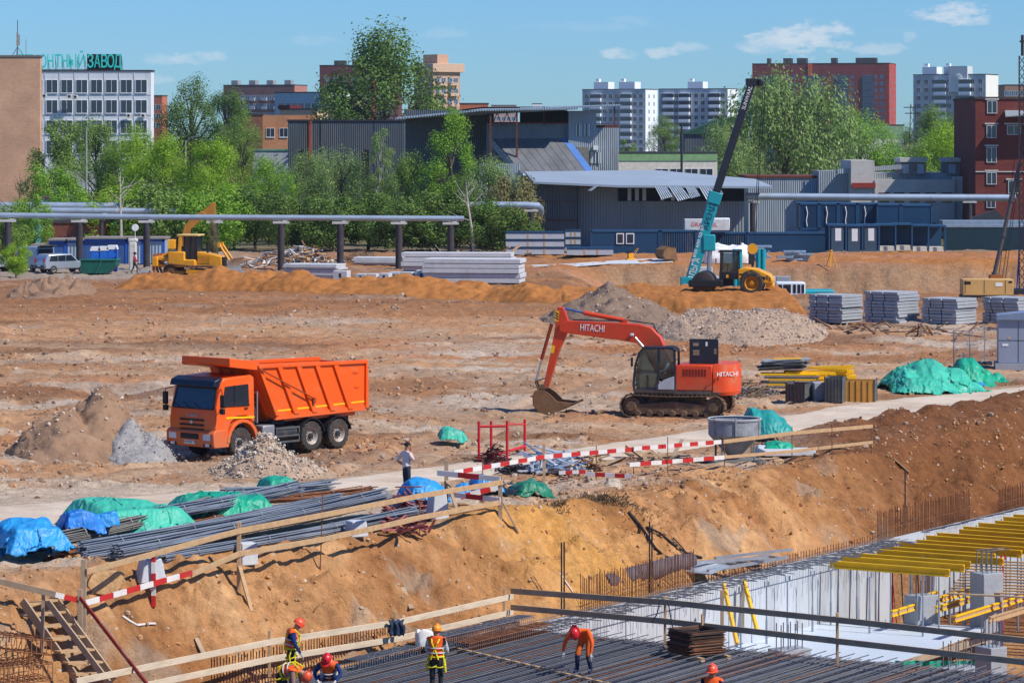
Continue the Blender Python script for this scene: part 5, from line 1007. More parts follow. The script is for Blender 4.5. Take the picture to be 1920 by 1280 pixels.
def make_crown(kind, seed, n, leaf, hw):
    """hw = height over width, so that leaves stay square once the unit crown is stretched"""
    Lb, g = crown_data(kind, seed); P = []; N = []
    for (x, y, z, r) in Lb:
        m = int(n*(r/.11)**2/len(Lb)); d = g.normal(size=(m, 3)); d /= np.linalg.norm(d, axis=1)[:, None]; rr = r*(.35+.75*g.random(m)**.7)*(1+.25*(g.random(m) > .9))
        q = d*rr[:, None]*np.array([1.0, 1.0, 1.0/hw*1.25]); 
        if kind == 'willow': q[:, 2] = q[:, 2]*1.2-np.abs(g.normal(0, .045, m))
        P.append(q+np.array([x, y, z])); N.append(d+np.array([x, y, (z-.5)*.6])*1.2)
    P = np.concatenate(P); N = np.concatenate(N)[P[:, 2] > .02]; P = P[P[:, 2] > .02]; m = len(P)
    nrm = N+g.normal(0, .5, (m, 3)); nrm /= np.linalg.norm(nrm, axis=1)[:, None]; up = g.normal(size=(m, 3)); 
    if kind == 'willow': up = up*.4+np.array([0, 0, 1.5])
    A = np.cross(nrm, up); A /= np.linalg.norm(A, axis=1)[:, None]; Bv = np.cross(A, nrm); s = leaf*g.uniform(.6, 1.35, m)[:, None]; e = (1.0 if kind != 'willow' else 2.0)
    sc = np.array([1, 1, 1/hw]); A = A*s*sc; Bv = Bv*s*e*sc; V = np.stack([P-A*.9-Bv*.15, P-Bv, P+A*.9-Bv*.1, P+Bv*1.0], 1).reshape(-1, 3)
    return V, np.arange(m*4).reshape(-1, 4), Lb
CR = {}
def crown_mesh(kind, var, lm, hw):
    key = (kind, var, lm, hw)
    if key not in CR:
        n, leaf = {'broad': (30000, .0066), 'tall': (22000, .0088), 'willow': (32000, .005), 'bush': (17000, .011)}[kind]
        V, Q, Lb = make_crown(kind, 11+var*7+len(kind), n, leaf, hw); o = np_obj('crown', V, Q, LM[lm], smooth=False); me = o.data; bpy.data.objects.remove(o)
        b = MB(); hw_ = hw
        b.tube([(0, 0, -.02), (.01, .01, .2), (-.015, 0, .45), (.01, .01, .7), (0, 0, .9)], [.022, .018, .014, .009, .003], 7)
        for (x, y, z, r) in Lb[::2]: z0 = max(.1, z-.22); b.tube([(0, 0, z0), (x*.5, y*.5, z0+(z-z0)*.6), (x, y, z)], [.009, .006, .002], 5)
        CR[key] = (me, b.mesh('trunk', bark), b)
    return CR[key]
def tree(name, label, px, ytop, wpx, Y, kind='broad', lm='mid', var=0, group='trees behind the site', ybase=None, trunk=None):
    p = on(px, Y) if Y < 420 else Vector(((px-CX)*Y/F, Y, 0)); h = HC-(ytop-HY)*Y/F-p.z; w = wpx*Y/F*(1.75 if kind == 'bush' else 1.55)
    hw = min((.7, 1.0, 1.5, 2.2, 3.2), key=lambda q: abs(math.log(q*w/h)))
    t = T(name, label, 'tree', p, R.uniform(0, 6.28), group); cm_, tm_, _ = crown_mesh(kind, var, lm, hw)
    for nm, me in (('trunk', tm_), ('crown', cm_)):
        o = bpy.data.objects.new(nm, me); COL.objects.link(o); o.parent = t; o.scale = (w, w, h)
        if nm == 'trunk': o.scale = (w*.8 if hw < 1.2 else w, w*.8 if hw < 1.2 else w, h)
        if nm == 'trunk' and trunk: o.data = o.data.copy(); o.data.materials[0] = trunk
    return t
G1 = 'trees behind the pipeline'; G2 = 'trees on the right skyline'
tree('poplar_tree', 'tallest spreading poplar rising above the dark warehouse', 722, 62, 265, 455, 'broad', 'dark', 0, G1)
tree('poplar_tree', 'smaller poplar beside the tan tower above the warehouse roof', 828, 165, 80, 450, 'bush', 'mid', 1, G1)
tree('poplar_tree', 'tall dark poplar right of the white office', 358, 137, 120, 425, 'broad', 'dark', 1, G1)
tree('poplar_tree', 'narrow poplar between the tall dark one and the brick house', 428, 160, 96, 418, 'broad', 'dark', 2, G1)
tree('poplar_tree', 'drooping green poplar hiding the corner of the brick house', 452, 205, 85, 405, 'broad', 'mid', 1, G1)
tree('maple_tree', 'bright tall tree in front of the dark shed end', 846, 203, 110, 345, 'tall', 'fresh', 2, G1)
tree('maple_tree', 'green tree below the white office, beside the brick hall', 112, 208, 80, 430, 'bush', 'mid', 0, G1)
tree('maple_tree', 'dense green tree in front of the white office middle', 180, 226, 120, 400, 'broad', 'mid', 2, G1)
tree('maple_tree', 'green tree at the right foot of the white office', 258, 236, 110, 395, 'broad', 'lime', 1, G1)
tree('maple_tree', 'lime green rounded tree left of the tall dark poplar', 310, 258, 130, 370, 'broad', 'lime', 0, G1)
tree('maple_tree', 'lime green wide tree below the narrow poplar', 395, 262, 120, 365, 'broad', 'lime', 2, G1)
tree('maple_tree', 'deep green tree at the left edge behind the brick hall corner', 95, 300, 90, 372, 'bush', 'fresh', 1, G1)
tree('willow_tree', 'grey-green willow in front of the warehouse left end', 585, 262, 95, 360, 'willow', 'grey', 0, G1)
tree('willow_tree', 'grey-green willow in front of the warehouse middle', 640, 278, 110, 352, 'willow', 'grey', 1, G1)
tree('birch_tree', 'slim pale-stemmed birch in front of the warehouse', 712, 236, 62, 350, 'tall', 'grey', 2, G1, trunk=birch)
tree('maple_tree', 'green tree between the willow and the lime trees', 505, 300, 110, 350, 'broad', 'fresh', 0, G1)
tree('willow_tree', 'green willow beside the birch, in front of the steel porch', 770, 292, 90, 346, 'willow', 'mid', 2, G1)
tree('willow_tree', 'grey willow right of the bright tall tree', 915, 300, 110, 342, 'willow', 'grey', 2, G1)
tree('thorn_bush', 'olive bush below the sloping panelled roof', 965, 330, 95, 336, 'bush', 'dry', 2, G1)
for i, (px, yt, w_, lm, Y) in enumerate(((480, 352, 120, 'dark', 335), (560, 360, 110, 'deep', 328), (625, 368, 110, 'dark', 326), (690, 362, 120, 'deep', 330), (750, 372, 110, 'dark', 325), (820, 355, 120, 'deep', 328), (885, 372, 110, 'dark', 326), (945, 385, 100, 'deep', 324), (300, 345, 130, 'mid', 330), (225, 352, 120, 'lime', 332), (390, 350, 120, 'fresh', 330), (135, 350, 90, 'fresh', 345), (440, 345, 100, 'lime', 338))):
    tree('leafy_bush', ['dark bush under the pipe right of the bulldozer', 'deep green bush behind the rubble heap', 'dark bush behind the fourth pipe post', 'deep green bush right of the pipe post by the brushwood', 'dark bush below the birch', 'deep green bush below the bright tall tree', 'dark bush left of the leaning bare trunk', 'deep green bush left of the stacked panels', 'green bush behind the bulldozer cab', 'lime bush above the skip container', 'fresh green bush behind the raised yellow boom', 'fresh green bush behind the silver cars', 'lime green bush right of the raised yellow boom'][i], px, yt, w_, Y, 'bush', lm, i % 3, 'bushes under the overhead pipe')
tree('sapling', 'leafy sapling before the first pipe post at the left edge', 30, 452, 46, 271, 'bush', 'lime', 1, 'saplings by the left posts'); tree('sapling', 'bushy green sapling at the brick hall foot', 55, 360, 70, 300, 'bush', 'fresh', 2, 'saplings by the left posts'); tree('sapling', 'green shrub at the left edge above the sapling', 8, 380, 60, 296, 'bush', 'mid', 0, 'saplings by the left posts')
tree('sapling', 'thin climbing shrub on the pipe post beside the bulldozer', 399, 405, 26, 284, 'tall', 'dry', 1, 'saplings by the left posts')
tree('willow_tree', 'great grey-green willow right of the crane boom', 1470, 132, 235, 480, 'willow', 'grey', 0, G2); tree('willow_tree', 'lower willow behind the crane boom', 1365, 225, 110, 470, 'willow', 'grey', 1, G2)
tree('maple_tree', 'fresh green maple right of the great willow', 1612, 208, 130, 500, 'broad', 'fresh', 1, G2); tree('maple_tree', 'low fresh green maple above the workshop roof', 1672, 276, 80, 430, 'bush', 'fresh', 0, G2)
tree('maple_tree', 'bluish green tree in front of the pale beige tower', 1745, 204, 90, 640, 'broad', 'mid', 0, G2); tree('maple_tree', 'green tree left of the red brick building', 1800, 214, 90, 620, 'broad', 'mid', 2, G2); tree('maple_tree', 'lime green broad tree behind the dormers', 1768, 240, 130, 520, 'broad', 'lime', 0, G2); tree('maple_tree', 'olive tree left of the dormers', 1715, 258, 70, 560, 'bush', 'grey', 1, G2)
tree('maple_tree', 'round green tree in front of the white apartments', 1247, 214, 62, 720, 'broad', 'mid', 1, G2); tree('maple_tree', 'small green tree at the shed corner below the white apartments', 1178, 250, 40, 560, 'bush', 'mid', 2, G2)
tree('far_tree', 'hazy tree left of the white apartments base', 1060, 236, 80, 900, 'bush', 'mid', 1, G2); tree('far_tree', 'green tree between the shed roof and the orange block', 650, 190, 110, 560, 'broad', 'mid', 2, G1)
def bare_tree(label, px, Y, h, lean, seed, m=bark, name='bare_tree'):
    r = random.Random(seed); t = T(name, label, 'tree', on(px, Y)); b = MB(); pts = [Vector((lean*h*q+r.uniform(-.1, .1), 0, h*q)) for q in (0, .35, .7, 1)]; b.tube(pts, [.17, .13, .09, .03], 7); b.build('trunk', m, t); b = MB()
    for i in range(12):
        q = r.uniform(.3, .95); p = Vector((lean*h*q, 0, h*q)); d = Vector((r.uniform(-1, 1), r.uniform(-1, 1), r.uniform(.2, .9))); b.tube([p, p+d*r.uniform(.6, 1.2), p+d*r.uniform(1.3, 2.4)+Vector((0, 0, .3))], [.05, .03, .01], 5)
    b.build('branches', m, t)
bare_tree('bare dark tree in front of the tan brick hall', 22, 300, 7.5, .12, 1); bare_tree('leaning bare trunk before the deep green bushes', 886, 322, 6.8, -.08, 2, birch); bare_tree('pale bare stem left of the lime bush', 228, 324, 7.2, -.02, 3, birch)
# ============================================================ things standing on the far half of the site
yel = mat('machine_yellow', (232, 160, 26), .45, var=.1, dirt=(150, 110, 60), damt=.3, dscale=1.4, spec=.5)
tealp = mat('crane_teal', (30, 150, 160), .4, var=.06, dirt=(90, 120, 120), damt=.25)
navy = mat('container_navy', (30, 66, 96), .5, var=.08, scale=.4, dirt=(60, 84, 104), damt=.25); navy_r = corrugated('navy_ribbed', (34, 62, 88), .22)
concl = mat('concrete_light', (198, 200, 200), .85, var=.1, scale=1.2, bump=.25, bscale=8, dirt=(164, 160, 152), damt=.3); concd = mat('concrete_mid', (158, 162, 166), .85, var=.12, scale=1, bump=.3, bscale=8, dirt=(126, 124, 122), damt=.35)
wood = mat('timber', (186, 152, 112), .85, var=.18, scale=1.5, stretch=(.4, 4, 4), dirt=(140, 112, 84), damt=.3); wood_g = mat('timber_grey', (168, 146, 120), .9, var=.2, scale=2, dirt=(124, 108, 92), damt=.4)
# ---- slab stacks
def slab_stack(label, px, py, L, D, n, th, rz, seed, m=concd, gap=.04, group='stacks of concrete slabs', notch=True, Y=None, shift=.08):
    r = random.Random(seed); p = on(px, Y) if Y else ground(px, py); t = T('slab_stack', label, 'slab stack', p, rz, group); z = .06
    for i in range(n):
        b = MB(); dx, dy = r.uniform(-shift, shift), r.uniform(-shift, shift)
        if notch:
            for (x0, x1) in ((-L/2, -L*.30), (-L*.26, L*.06), (L*.10, L/2)): b.bx((x0+dx, -D/2+dy, z), (x1+dx, D/2+dy, z+th))
            b.bx((-L*.31+dx, -D/2+dy+.12, z+.01), (L*.11+dx, D/2+dy-.12, z+th-.01))
        else: b.bx((-L/2+dx, -D/2+dy, z), (L/2+dx, D/2+dy, z+th))
        b.build('slab', m, t, bevel=.012)
        if i < n-1 and gap > .02:
            b = MB()
            for x in (-L*.36, L*.36): b.bx((x-.06, -D/2+.1, z+th), (x+.06, D/2-.1, z+th+gap))
            b.build('timber_spacer', wood, t)
        z += th+gap
    return t
ra = math.radians
for i, (px, py, n) in enumerate(((1567, 607, 9), (1671, 608, 10), (1780, 609, 8), (1895, 607, 8))):
    slab_stack(['stack of grey slabs right of the stone heap, leftmost of four', 'stack of grey slabs, second from the stone heap', 'stack of grey slabs with clean white top, third from the stone heap', 'stack of grey slabs behind the grey cabinet at the right edge'][i], px, py-2, 2.5, 2.3, n, .17, -ra(40), i+1, m=concd, gap=.025, group='slab stacks by the stone heap')
slab_stack('low stack of pale slabs left of the notched blocks', 592, 520, None or 4.6, 2.4, 7, .13, -ra(16), 11, m=concl, gap=.025, notch=False, group='pale slab stacks', shift=.15)
slab_stack('far thin stack of long slabs behind the block row', 735, 497, 6.4, 2.4, 4, .14, -ra(10), 12, m=concl, gap=.03, notch=False, group='pale slab stacks', shift=.2)
slab_stack('long stack of pale concrete beams behind the sand ridge', 890, 530, 7.6, 3.4, 5, .33, -ra(8), 13, m=concl, gap=.05, notch=False, group='pale slab stacks', shift=.1)
slab_stack('upper layers of pale beams stacked behind the long beam stack', 860, 517, 9.0, 2.4, 5, .33, -ra(6), 14, m=concl, gap=.05, notch=False, group='pale slab stacks', shift=.2)
for i, (px, h, w_) in enumerate(((641, .95, 1.15), (679, .72, .85), (699, .72, .85), (723, .75, .8), (742, .85, .9), (764, .85, 1.0), (791, .95, 1.0))):
    p = ground(px, 530); b = MB(); b.bx((-w_/2, -.5, 0), (w_/2, .5, h)); o = b.build('concrete_block', concl, None, p, (0, ra(8) if i == 6 else 0, -ra(14)), bevel=.02); tag(o, ['leftmost and largest of the notched concrete blocks', 'second notched concrete block from the left', 'third notched concrete block from the left', 'fourth notched concrete block from the left', 'fifth notched concrete block from the left', 'sixth concrete block, beside the tilted one', 'tilted concrete block leaning on the beam stack'][i], 'concrete block', 'row of concrete blocks behind the sand ridge')
    b = MB(); b.bx((-.10, -.505, h*.45), (.10, -.49, h*.8)); b.build('slot', mat('slot_dark', (50, 50, 54)), o)
# ---- flat-packed cabin panels
def pack(label, px, py, w_, d_, n, rz, Y=None):
    p = on(px, Y) if Y else ground(px, py); t = T('panel_pack', label, 'panel stack', p, rz, 'packs of cabin panels'); z = .1; pm = mat('pack_grey', (176, 184, 190), .5, var=.08)
    for i in range(n):
        b = MB(); b.bx((-w_/2, -d_/2, z), (w_/2, d_/2, z+.52)); o = b.build('panel_bundle', pm, t); z += .52
        b = MB(); b.bx((-w_/2-.03, -d_/2-.03, z), (w_/2+.03, d_/2+.03, z+.16)); b.build('navy_frame', navy, o)
        for x in (-w_*.12, w_*.16): b = MB(); b.bx((x-.08, -d_/2-.02, z-.52), (x+.08, -d_/2-.002, z)); b.build('strap', wood, o)
        z += .22
    return t
pack('tall stack of grey panel packs with navy frames, left one', 1003, 478, 5.6, 2.4, 3, ra(0)); pack('tall stack of grey panel packs, narrow right one', 1074, 473, 1.5, 2.4, 3, 0); pack('single low panel pack beside the blue cabin', 1106, 479, 4.3, 2.6, 1, 0)
# ---- navy site cabins
def cabin(label, px0, px1, ytop, ybot, Y, m=navy, group='navy site cabins', windows=(), depth=2.5, z0=None, rz=0, ribs=False, side=0, name='site_cabin'):
    k = Y/F; w_ = (px1-px0)*k; zb = HC-(ybot-HY)*k; h = (ybot-ytop)*k; t = T(name, label, 'cabin', ((px0-CX)*k, Y, zb), rz, group)
    b = MB(); b.bx((.06, .06, 0.05), (w_-.06, depth, h-.1)); b.build('body', navy_r if ribs else m, t)
    b = MB()
    for x in (0, w_-.14): b.bx((x, 0, 0), (x+.14, .14, h))
    b.bx((0, 0, h-.16), (w_, depth+.05, h)); b.bx((0, 0, 0), (w_, .12, .14)); b.build('frame', mat('frame_navy', (40, 78, 110), .5), t)
    for (a, c_, z1, z2) in windows:
        b = MB(); b.bx((w_*a, -.03, h*z1), (w_*c_, .05, h*z2)); q = b.build('window', fr_w, t); b = MB(); b.bx((w_*a+.1, -.045, h*z1+.1), (w_*c_-.1, -.03, h*z2-.1)); b.build('pane', pane, q)
    return t
cabin('navy site cabin with two white windows left of the bucket', 1108, 1237, 432, 476, 322, windows=((.37, .48, .42, .88), (.51, .63, .42, .88)))
cabin('long dark navy cabin right of the windowed cabin', 1238, 1306, 432, 478, 323, ribs=True); cabin('navy cabin behind the crane boom', 1330, 1400, 436, 480, 328, ribs=True); cabin('low navy cabin row behind the wrapped pallets', 1401, 1555, 436, 478, 324)
for i, (a, c_) in enumerate(((1498, 1536), (1536, 1572), (1572, 1608), (1608, 1644))):
    t = cabin(['upper navy cabin at the left end of the raised row', 'upper navy cabin, second of the raised row', 'upper navy cabin, third of the raised row', 'upper navy cabin, fourth of the raised row'][i], a, c_-.5, 381, 430, 330, depth=4, group='raised row of navy cabins', m=mat('navy_shaded', (26, 54, 80), .5)); b = MB(); b.tube([((c_-a)*.35*330/F, -.03, 2.3), ((c_-a)*.42*330/F, -.05, 1.6), ((c_-a)*.36*330/F, -.05, .9), ((c_-a)*.4*330/F, -.03, .3)], .05, 5); b.build('loose_wrap', white_p, t)  # darker navy than the other cabins: shade on these fronts put into the colour
cabin('large upper navy cabin with a plain sunlit side', 1644, 1689, 383, 430, 329, depth=4, group='raised row of navy cabins'); cabin('separate upper navy cabin at the right end', 1690, 1748, 384, 429, 331, depth=4, group='raised row of navy cabins')
# row of open cabin frames
fm = MATS['frame_navy']
for i in range(7):
    px = 1555+i*31; Y = 318+i*1.2; t = T('cabin_frame', ['open navy cabin frame with white door panels, leftmost of seven', 'open navy cabin frame, second of seven', 'open navy cabin frame, third of seven', 'open navy cabin frame, fourth of seven', 'open navy cabin frame, fifth of seven', 'open navy cabin frame, sixth of seven', 'open navy cabin frame, rightmost of seven'][i], 'cabin frame', on(px, Y), 0, 'row of open navy cabin frames'); w_ = 1.62; h = 2.55
    for x in (0, w_):
        for y in (0, 3.5): b = MB(); b.bx((x-.07, y-.07, 0), (x+.07, y+.07, h)); b.build('post', fm, t)
    b = MB(); b.bx((-.1, -.1, h), (w_+.1, 3.6, h+.16)); b.build('roof', fm, t); b = MB(); b.bx((-.1, -.1, 0), (w_+.1, 3.6, .12)); b.build('floor', wood_g, t)
    b = MB(); b.bx((0, 3.4, .12), (w_, 3.5, h)); b.build('back_panel', navy, t)
    if i < 3: b = MB(); b.bx((.2, -.02, .1), (w_*.85, .05, h)); q = b.build('door_panel', mat('door_navy', (62, 84, 104)), t); b = MB(); b.bx((w_*.35, -.04, h*.45), (w_*.7, -.02, h*.92)); b.build('door_window', fr_w, q)
    else: b = MB(); b.bx((.15, .5, .12), (w_-.1, 2.6, .55)); b.build('stored_sheets', mat('sheets_pale', (206, 200, 186)), t)
b = MB(); b.bx((0, 0, 0), (20, .4, 2.3)); o = b.build('site_fence', mat('fence_petrol', (24, 52, 62), .6), None, (at(1770, 445, 335).x, 335, 0)); tag(o, 'dark petrol site fence right of the cabin frames', 'fence'); b = MB(); b.bx((0, -.05, 2.3), (20, 1.4, 2.55)); b.bx((0, 1, 2.5), (20, 4, 2.95)); b.build('capping', mat('cap_grey', (130, 146, 160)), o)
tag(MB().bx((0, 0, 0), (4.4, 2, 1.1)).build('sign_box', mat('sign_white', (206, 206, 202)), None, at(1284, 432, 326), bevel=.03), 'white rooftop box with red writing left of the crane boom', 'sign')
text('writing', 'GRANITEL', .55, face_M((1.9, -.012, .55), (1, 0, 0), (0, 0, 1)), mat('sign_red', (206, 60, 50)), bpy.data.objects['sign_box'], .006, w=2.6)
tag(MB().bx((0, 0, 0), (1.6, 1.6, 1.0)).build('roof_unit', white_p, None, at(1338, 428, 327), bevel=.03), 'white roof unit right of the crane boom', 'roof unit')
# white concrete strip and pale bags
def strip(name, pts, w_, m):
    v = []; f = []
    for (px, py) in pts:
        p = ground(px, py); v += [(p.x, p.y-w_/2, gz(p.x, p.y-w_/2)+.05), (p.x, p.y+w_/2, gz(p.x, p.y+w_/2)+.05)]
    for i in range(len(pts)-1): f.append((2*i, 2*i+2, 2*i+3, 2*i+1))
    struct(np_obj(name, v, f, m))
strip('concrete_path', [(975, 500), (1020, 498), (1080, 496), (1140, 493), (1200, 490), (1260, 487)], 5, concl)
def bag(label, p, w_, d_, h, seed, m=white_p, name='big_bag', cat='bag', group=None, lump=.12):
    n = 26; V = []; g = np.random.default_rng(seed)
    th = np.linspace(0, 2*np.pi, n, endpoint=False); ph = np.linspace(0, np.pi/2, 12)
    X = np.outer(np.cos(ph)**.35, np.sign(np.cos(th))*np.abs(np.cos(th))**.6)*w_/2; Y_ = np.outer(np.cos(ph)**.35, np.sign(np.sin(th))*np.abs(np.sin(th))**.6)*d_/2; Z = np.outer(np.sin(ph)**.75, np.ones(n))*h
    nz = fbm(X*2.2/w_*2+seed, Z*2+Y_*2, 4, seed); X = X*(1+lump*nz); Y_ = Y_*(1+lump*nz); Z = Z*(1+lump*1.5*fbm(X/w_*3, Y_/d_*3+seed, 3, seed+3))
    V = np.stack([X.ravel(), Y_.ravel(), Z.ravel()], 1); Q = [(i*n+j, i*n+(j+1) % n, (i+1)*n+(j+1) % n, (i+1)*n+j) for i in range(11) for j in range(n)]
    o = np_obj(name, V, Q, m); o.location = p; tag(o, label, cat, group); return o
bag('white wrapped load with creased cover behind the roller', ground(1363, 493), 4.0, 2, 1.5, 1, lump=.25, group='wrapped loads by the cabins'); bag('white bulging bag beside the wrapped load', ground(1392, 490), 1.3, 1.3, 1.5, 2, lump=.25, group='wrapped loads by the cabins')
for i, px in enumerate((1403, 1424, 1480, 1505)):
    b = MB(); r = random.Random(i)
    [b.box((r.uniform(-.5, .5), r.uniform(-.3, .3), .12+.24*q), (1.5, 1.1, .22)) for q in range(6 if i < 2 else 4)]; tag(b.build('wrapped_pallet', mat('foil_wrap', (150, 170, 186), .25, .4, var=.3, scale=5), None, ground(px, 489), bevel=.03), ['foil wrapped pallet left of the crane hook', 'foil wrapped pallet behind the crane hook', 'foil wrapped pallet left of the white doors', 'low foil wrapped pallet nearest the white doors'][i], 'pallet', 'foil wrapped pallets')
# ---- crane (mostly its telescopic boom), rising from the second excavation
def crane():
    Y = 262; base = at(1290, 552, Y); t = T('telescopic_crane', 'teal telescopic crane with long dark inner boom section', 'crane', base, 0)
    L = lambda px, py: Vector(at(px, py, Y+2))-base
    a, m_, e = L(1291, 540), L(1341, 366), L(1409, 158)
    d1 = (m_-a).normalized()
    b = MB(); b.bar(a, m_, .86, .86, up=(0, 1, 0)); b.bar(a+Vector((.44, -.1, .1)), m_+Vector((.34, -.1, 0)), .14, .6, up=(0, 1, 0)); ou = b.build('outer_boom', tealp, t, bevel=.06)
    b = MB(); b.bar(m_-d1*.3, e, .6, .66, up=(0, 1, 0)); inn = b.build('inner_boom', mat('boom_black', (38, 42, 52), .45, var=.15), t, bevel=.05)
    b = MB(); b.bar(m_-d1*.7, m_+d1*.25, 1.05, 1.0, up=(0, 1, 0)); b.build('boom_collar', tealp, ou, bevel=.05)
    q = Vector((e.x, e.y, e.z)); b = MB(); b.box(q+Vector((.1, 0, .15)), (1.1, .8, .6)); b.cyl(q+Vector((.65, -.4, .1)), q+Vector((.65, .4, .1)), .3, n=16); b.build('boom_head', MATS['boom_black'], inn, bevel=.05)
    b = MB(); c_ = L(1329, 455); b.box(c_, (1.0, 1.1, 1.3)); b.build('cylinder_bracket', tealp, ou, bevel=.08)
    b = MB()
    for s in (-.25, .25): b.cyl(c_+Vector((.1, s, -.4)), L(1326, 520)+Vector((.1, s, 0)), .17, n=12)
    b.build('lift_cylinder', chrome, t)
    b = MB(); b.box(L(1280, 549), (1.6, 1.6, .5)); b.box(L(1290, 545)+Vector((0, 0, .5)), (1.2, 1.2, 1.2)); b.build('boom_foot', tealp, t, bevel=.05)
    b = MB(); b.cyl(q+Vector((.95, 0, 0)), L(1413, 440), .03, n=5); b.cyl(q+Vector((1.1, 0, 0)), L(1416, 440), .03, n=5); b.build('hoist_rope', black, t)
    b = MB(); h = L(1411, 478); b.lathe([(0, -.15), (.42, -.15), (.42, .15), (0, .15)], 'y', 18, c=(h.x, h.y, h.z+.5)); b.build('hook_block', yel, t); b = MB(); b.box(h+Vector((-.1, 0, -.35)), (.45, .35, .8)); b.tube([h+Vector((0, 0, -.7)), h+Vector((0, 0, -1.1)), h+Vector((-.25, 0, -1.3)), h+Vector((-.4, 0, -1.1))], .1, 8); b.build('hook', steel_dk, t)
    # lettering lies on the boom's camera side, reading upward
    r1 = d1; u1 = Vector((-d1.z, 0, d1.x)); off = Vector((0, -.45, 0))
    for (f_, s, sz_, w_, m2) in ((.20, 'ОЛЬГА', .75, 1.9, white_p), (.47, '8 800 600 50 87', .34, 3.0, white_p), (.80, 'АРЕНДА', .62, 2.6, mat('letter_navy', (20, 70, 96)))):
        text('lettering', s, sz_, face_M(a.lerp(m_, f_)+off+(u1*.28 if f_ == .47 else u1*0), r1, u1), m2, ou, .006, w=w_)
    d2 = (e-m_).normalized(); text('lettering', 'SUNWARD', .42, face_M(m_.lerp(e, .88)+Vector((0, -.345, 0)), d2, Vector((-d2.z, 0, d2.x))), white_p, inn, .006, w=2.0)
    b = MB()
    b.box(L(1420, 560)+Vector((0, 2, .2)), (12.5, 2.6, .9)); b.build('carrier', tealp, t, bevel=.1)
    for px in (1380, 1389, 1424, 1433): b = MB(); c_ = L(px, 546); b.cyl(c_+Vector((0, 1.2, 0)), L(px, 468)+Vector((0, 1.2, 0)), .21, n=14); b.build('teal_column', tealp, t)
    # white cab
    cb = MB(); c0 = L(1447, 560); w_ = 2.6; cb.prism([(c0.x, c0.z), (c0.x+w_, c0.z), (c0.x+w_, c0.z+1.35), (c0.x+.35, c0.z+1.35), (c0.x, c0.z+.55)], c0.y-1.0, c0.y+.9); q = cb.build('cab', mat('cab_white', (224, 230, 236), .4, var=.05), t, bevel=.06)
    for (x0, x1) in ((.35, .75), (.85, 1.45), (1.62, 1.85), (1.98, 2.2), (2.3, 2.5)): b = MB(); b.bx((c0.x+x0, c0.y-1.03, c0.z+.5), (c0.x+x1, c0.y-.99, c0.z+1.18)); b.build('cab_window', wglass, q)
crane()
# counterweight blocks behind the roller
r_ = random.Random(3)
for i in range(13):
    row, col = divmod(i, 6); px = 1322+col*28+(row % 2)*6; p = at(px, 552-row*17.5, 272); b = MB(); b.box((0, 0, .36), (1.18, 1.0, .72)); tag(b.build('ballast_block', [concd, mat('ballast_dark', (64, 72, 82)), concl][(i*7+row) % 3], None, p, bevel=.03), f'{["grey", "dark", "pale"][(i*7+row) % 3]} ballast block in the {["bottom", "middle", "top"][row]} course behind the roller, {["leftmost", "second", "third", "fourth", "fifth", "sixth"][col]} from the left', 'ballast block', 'ballast blocks behind the roller')
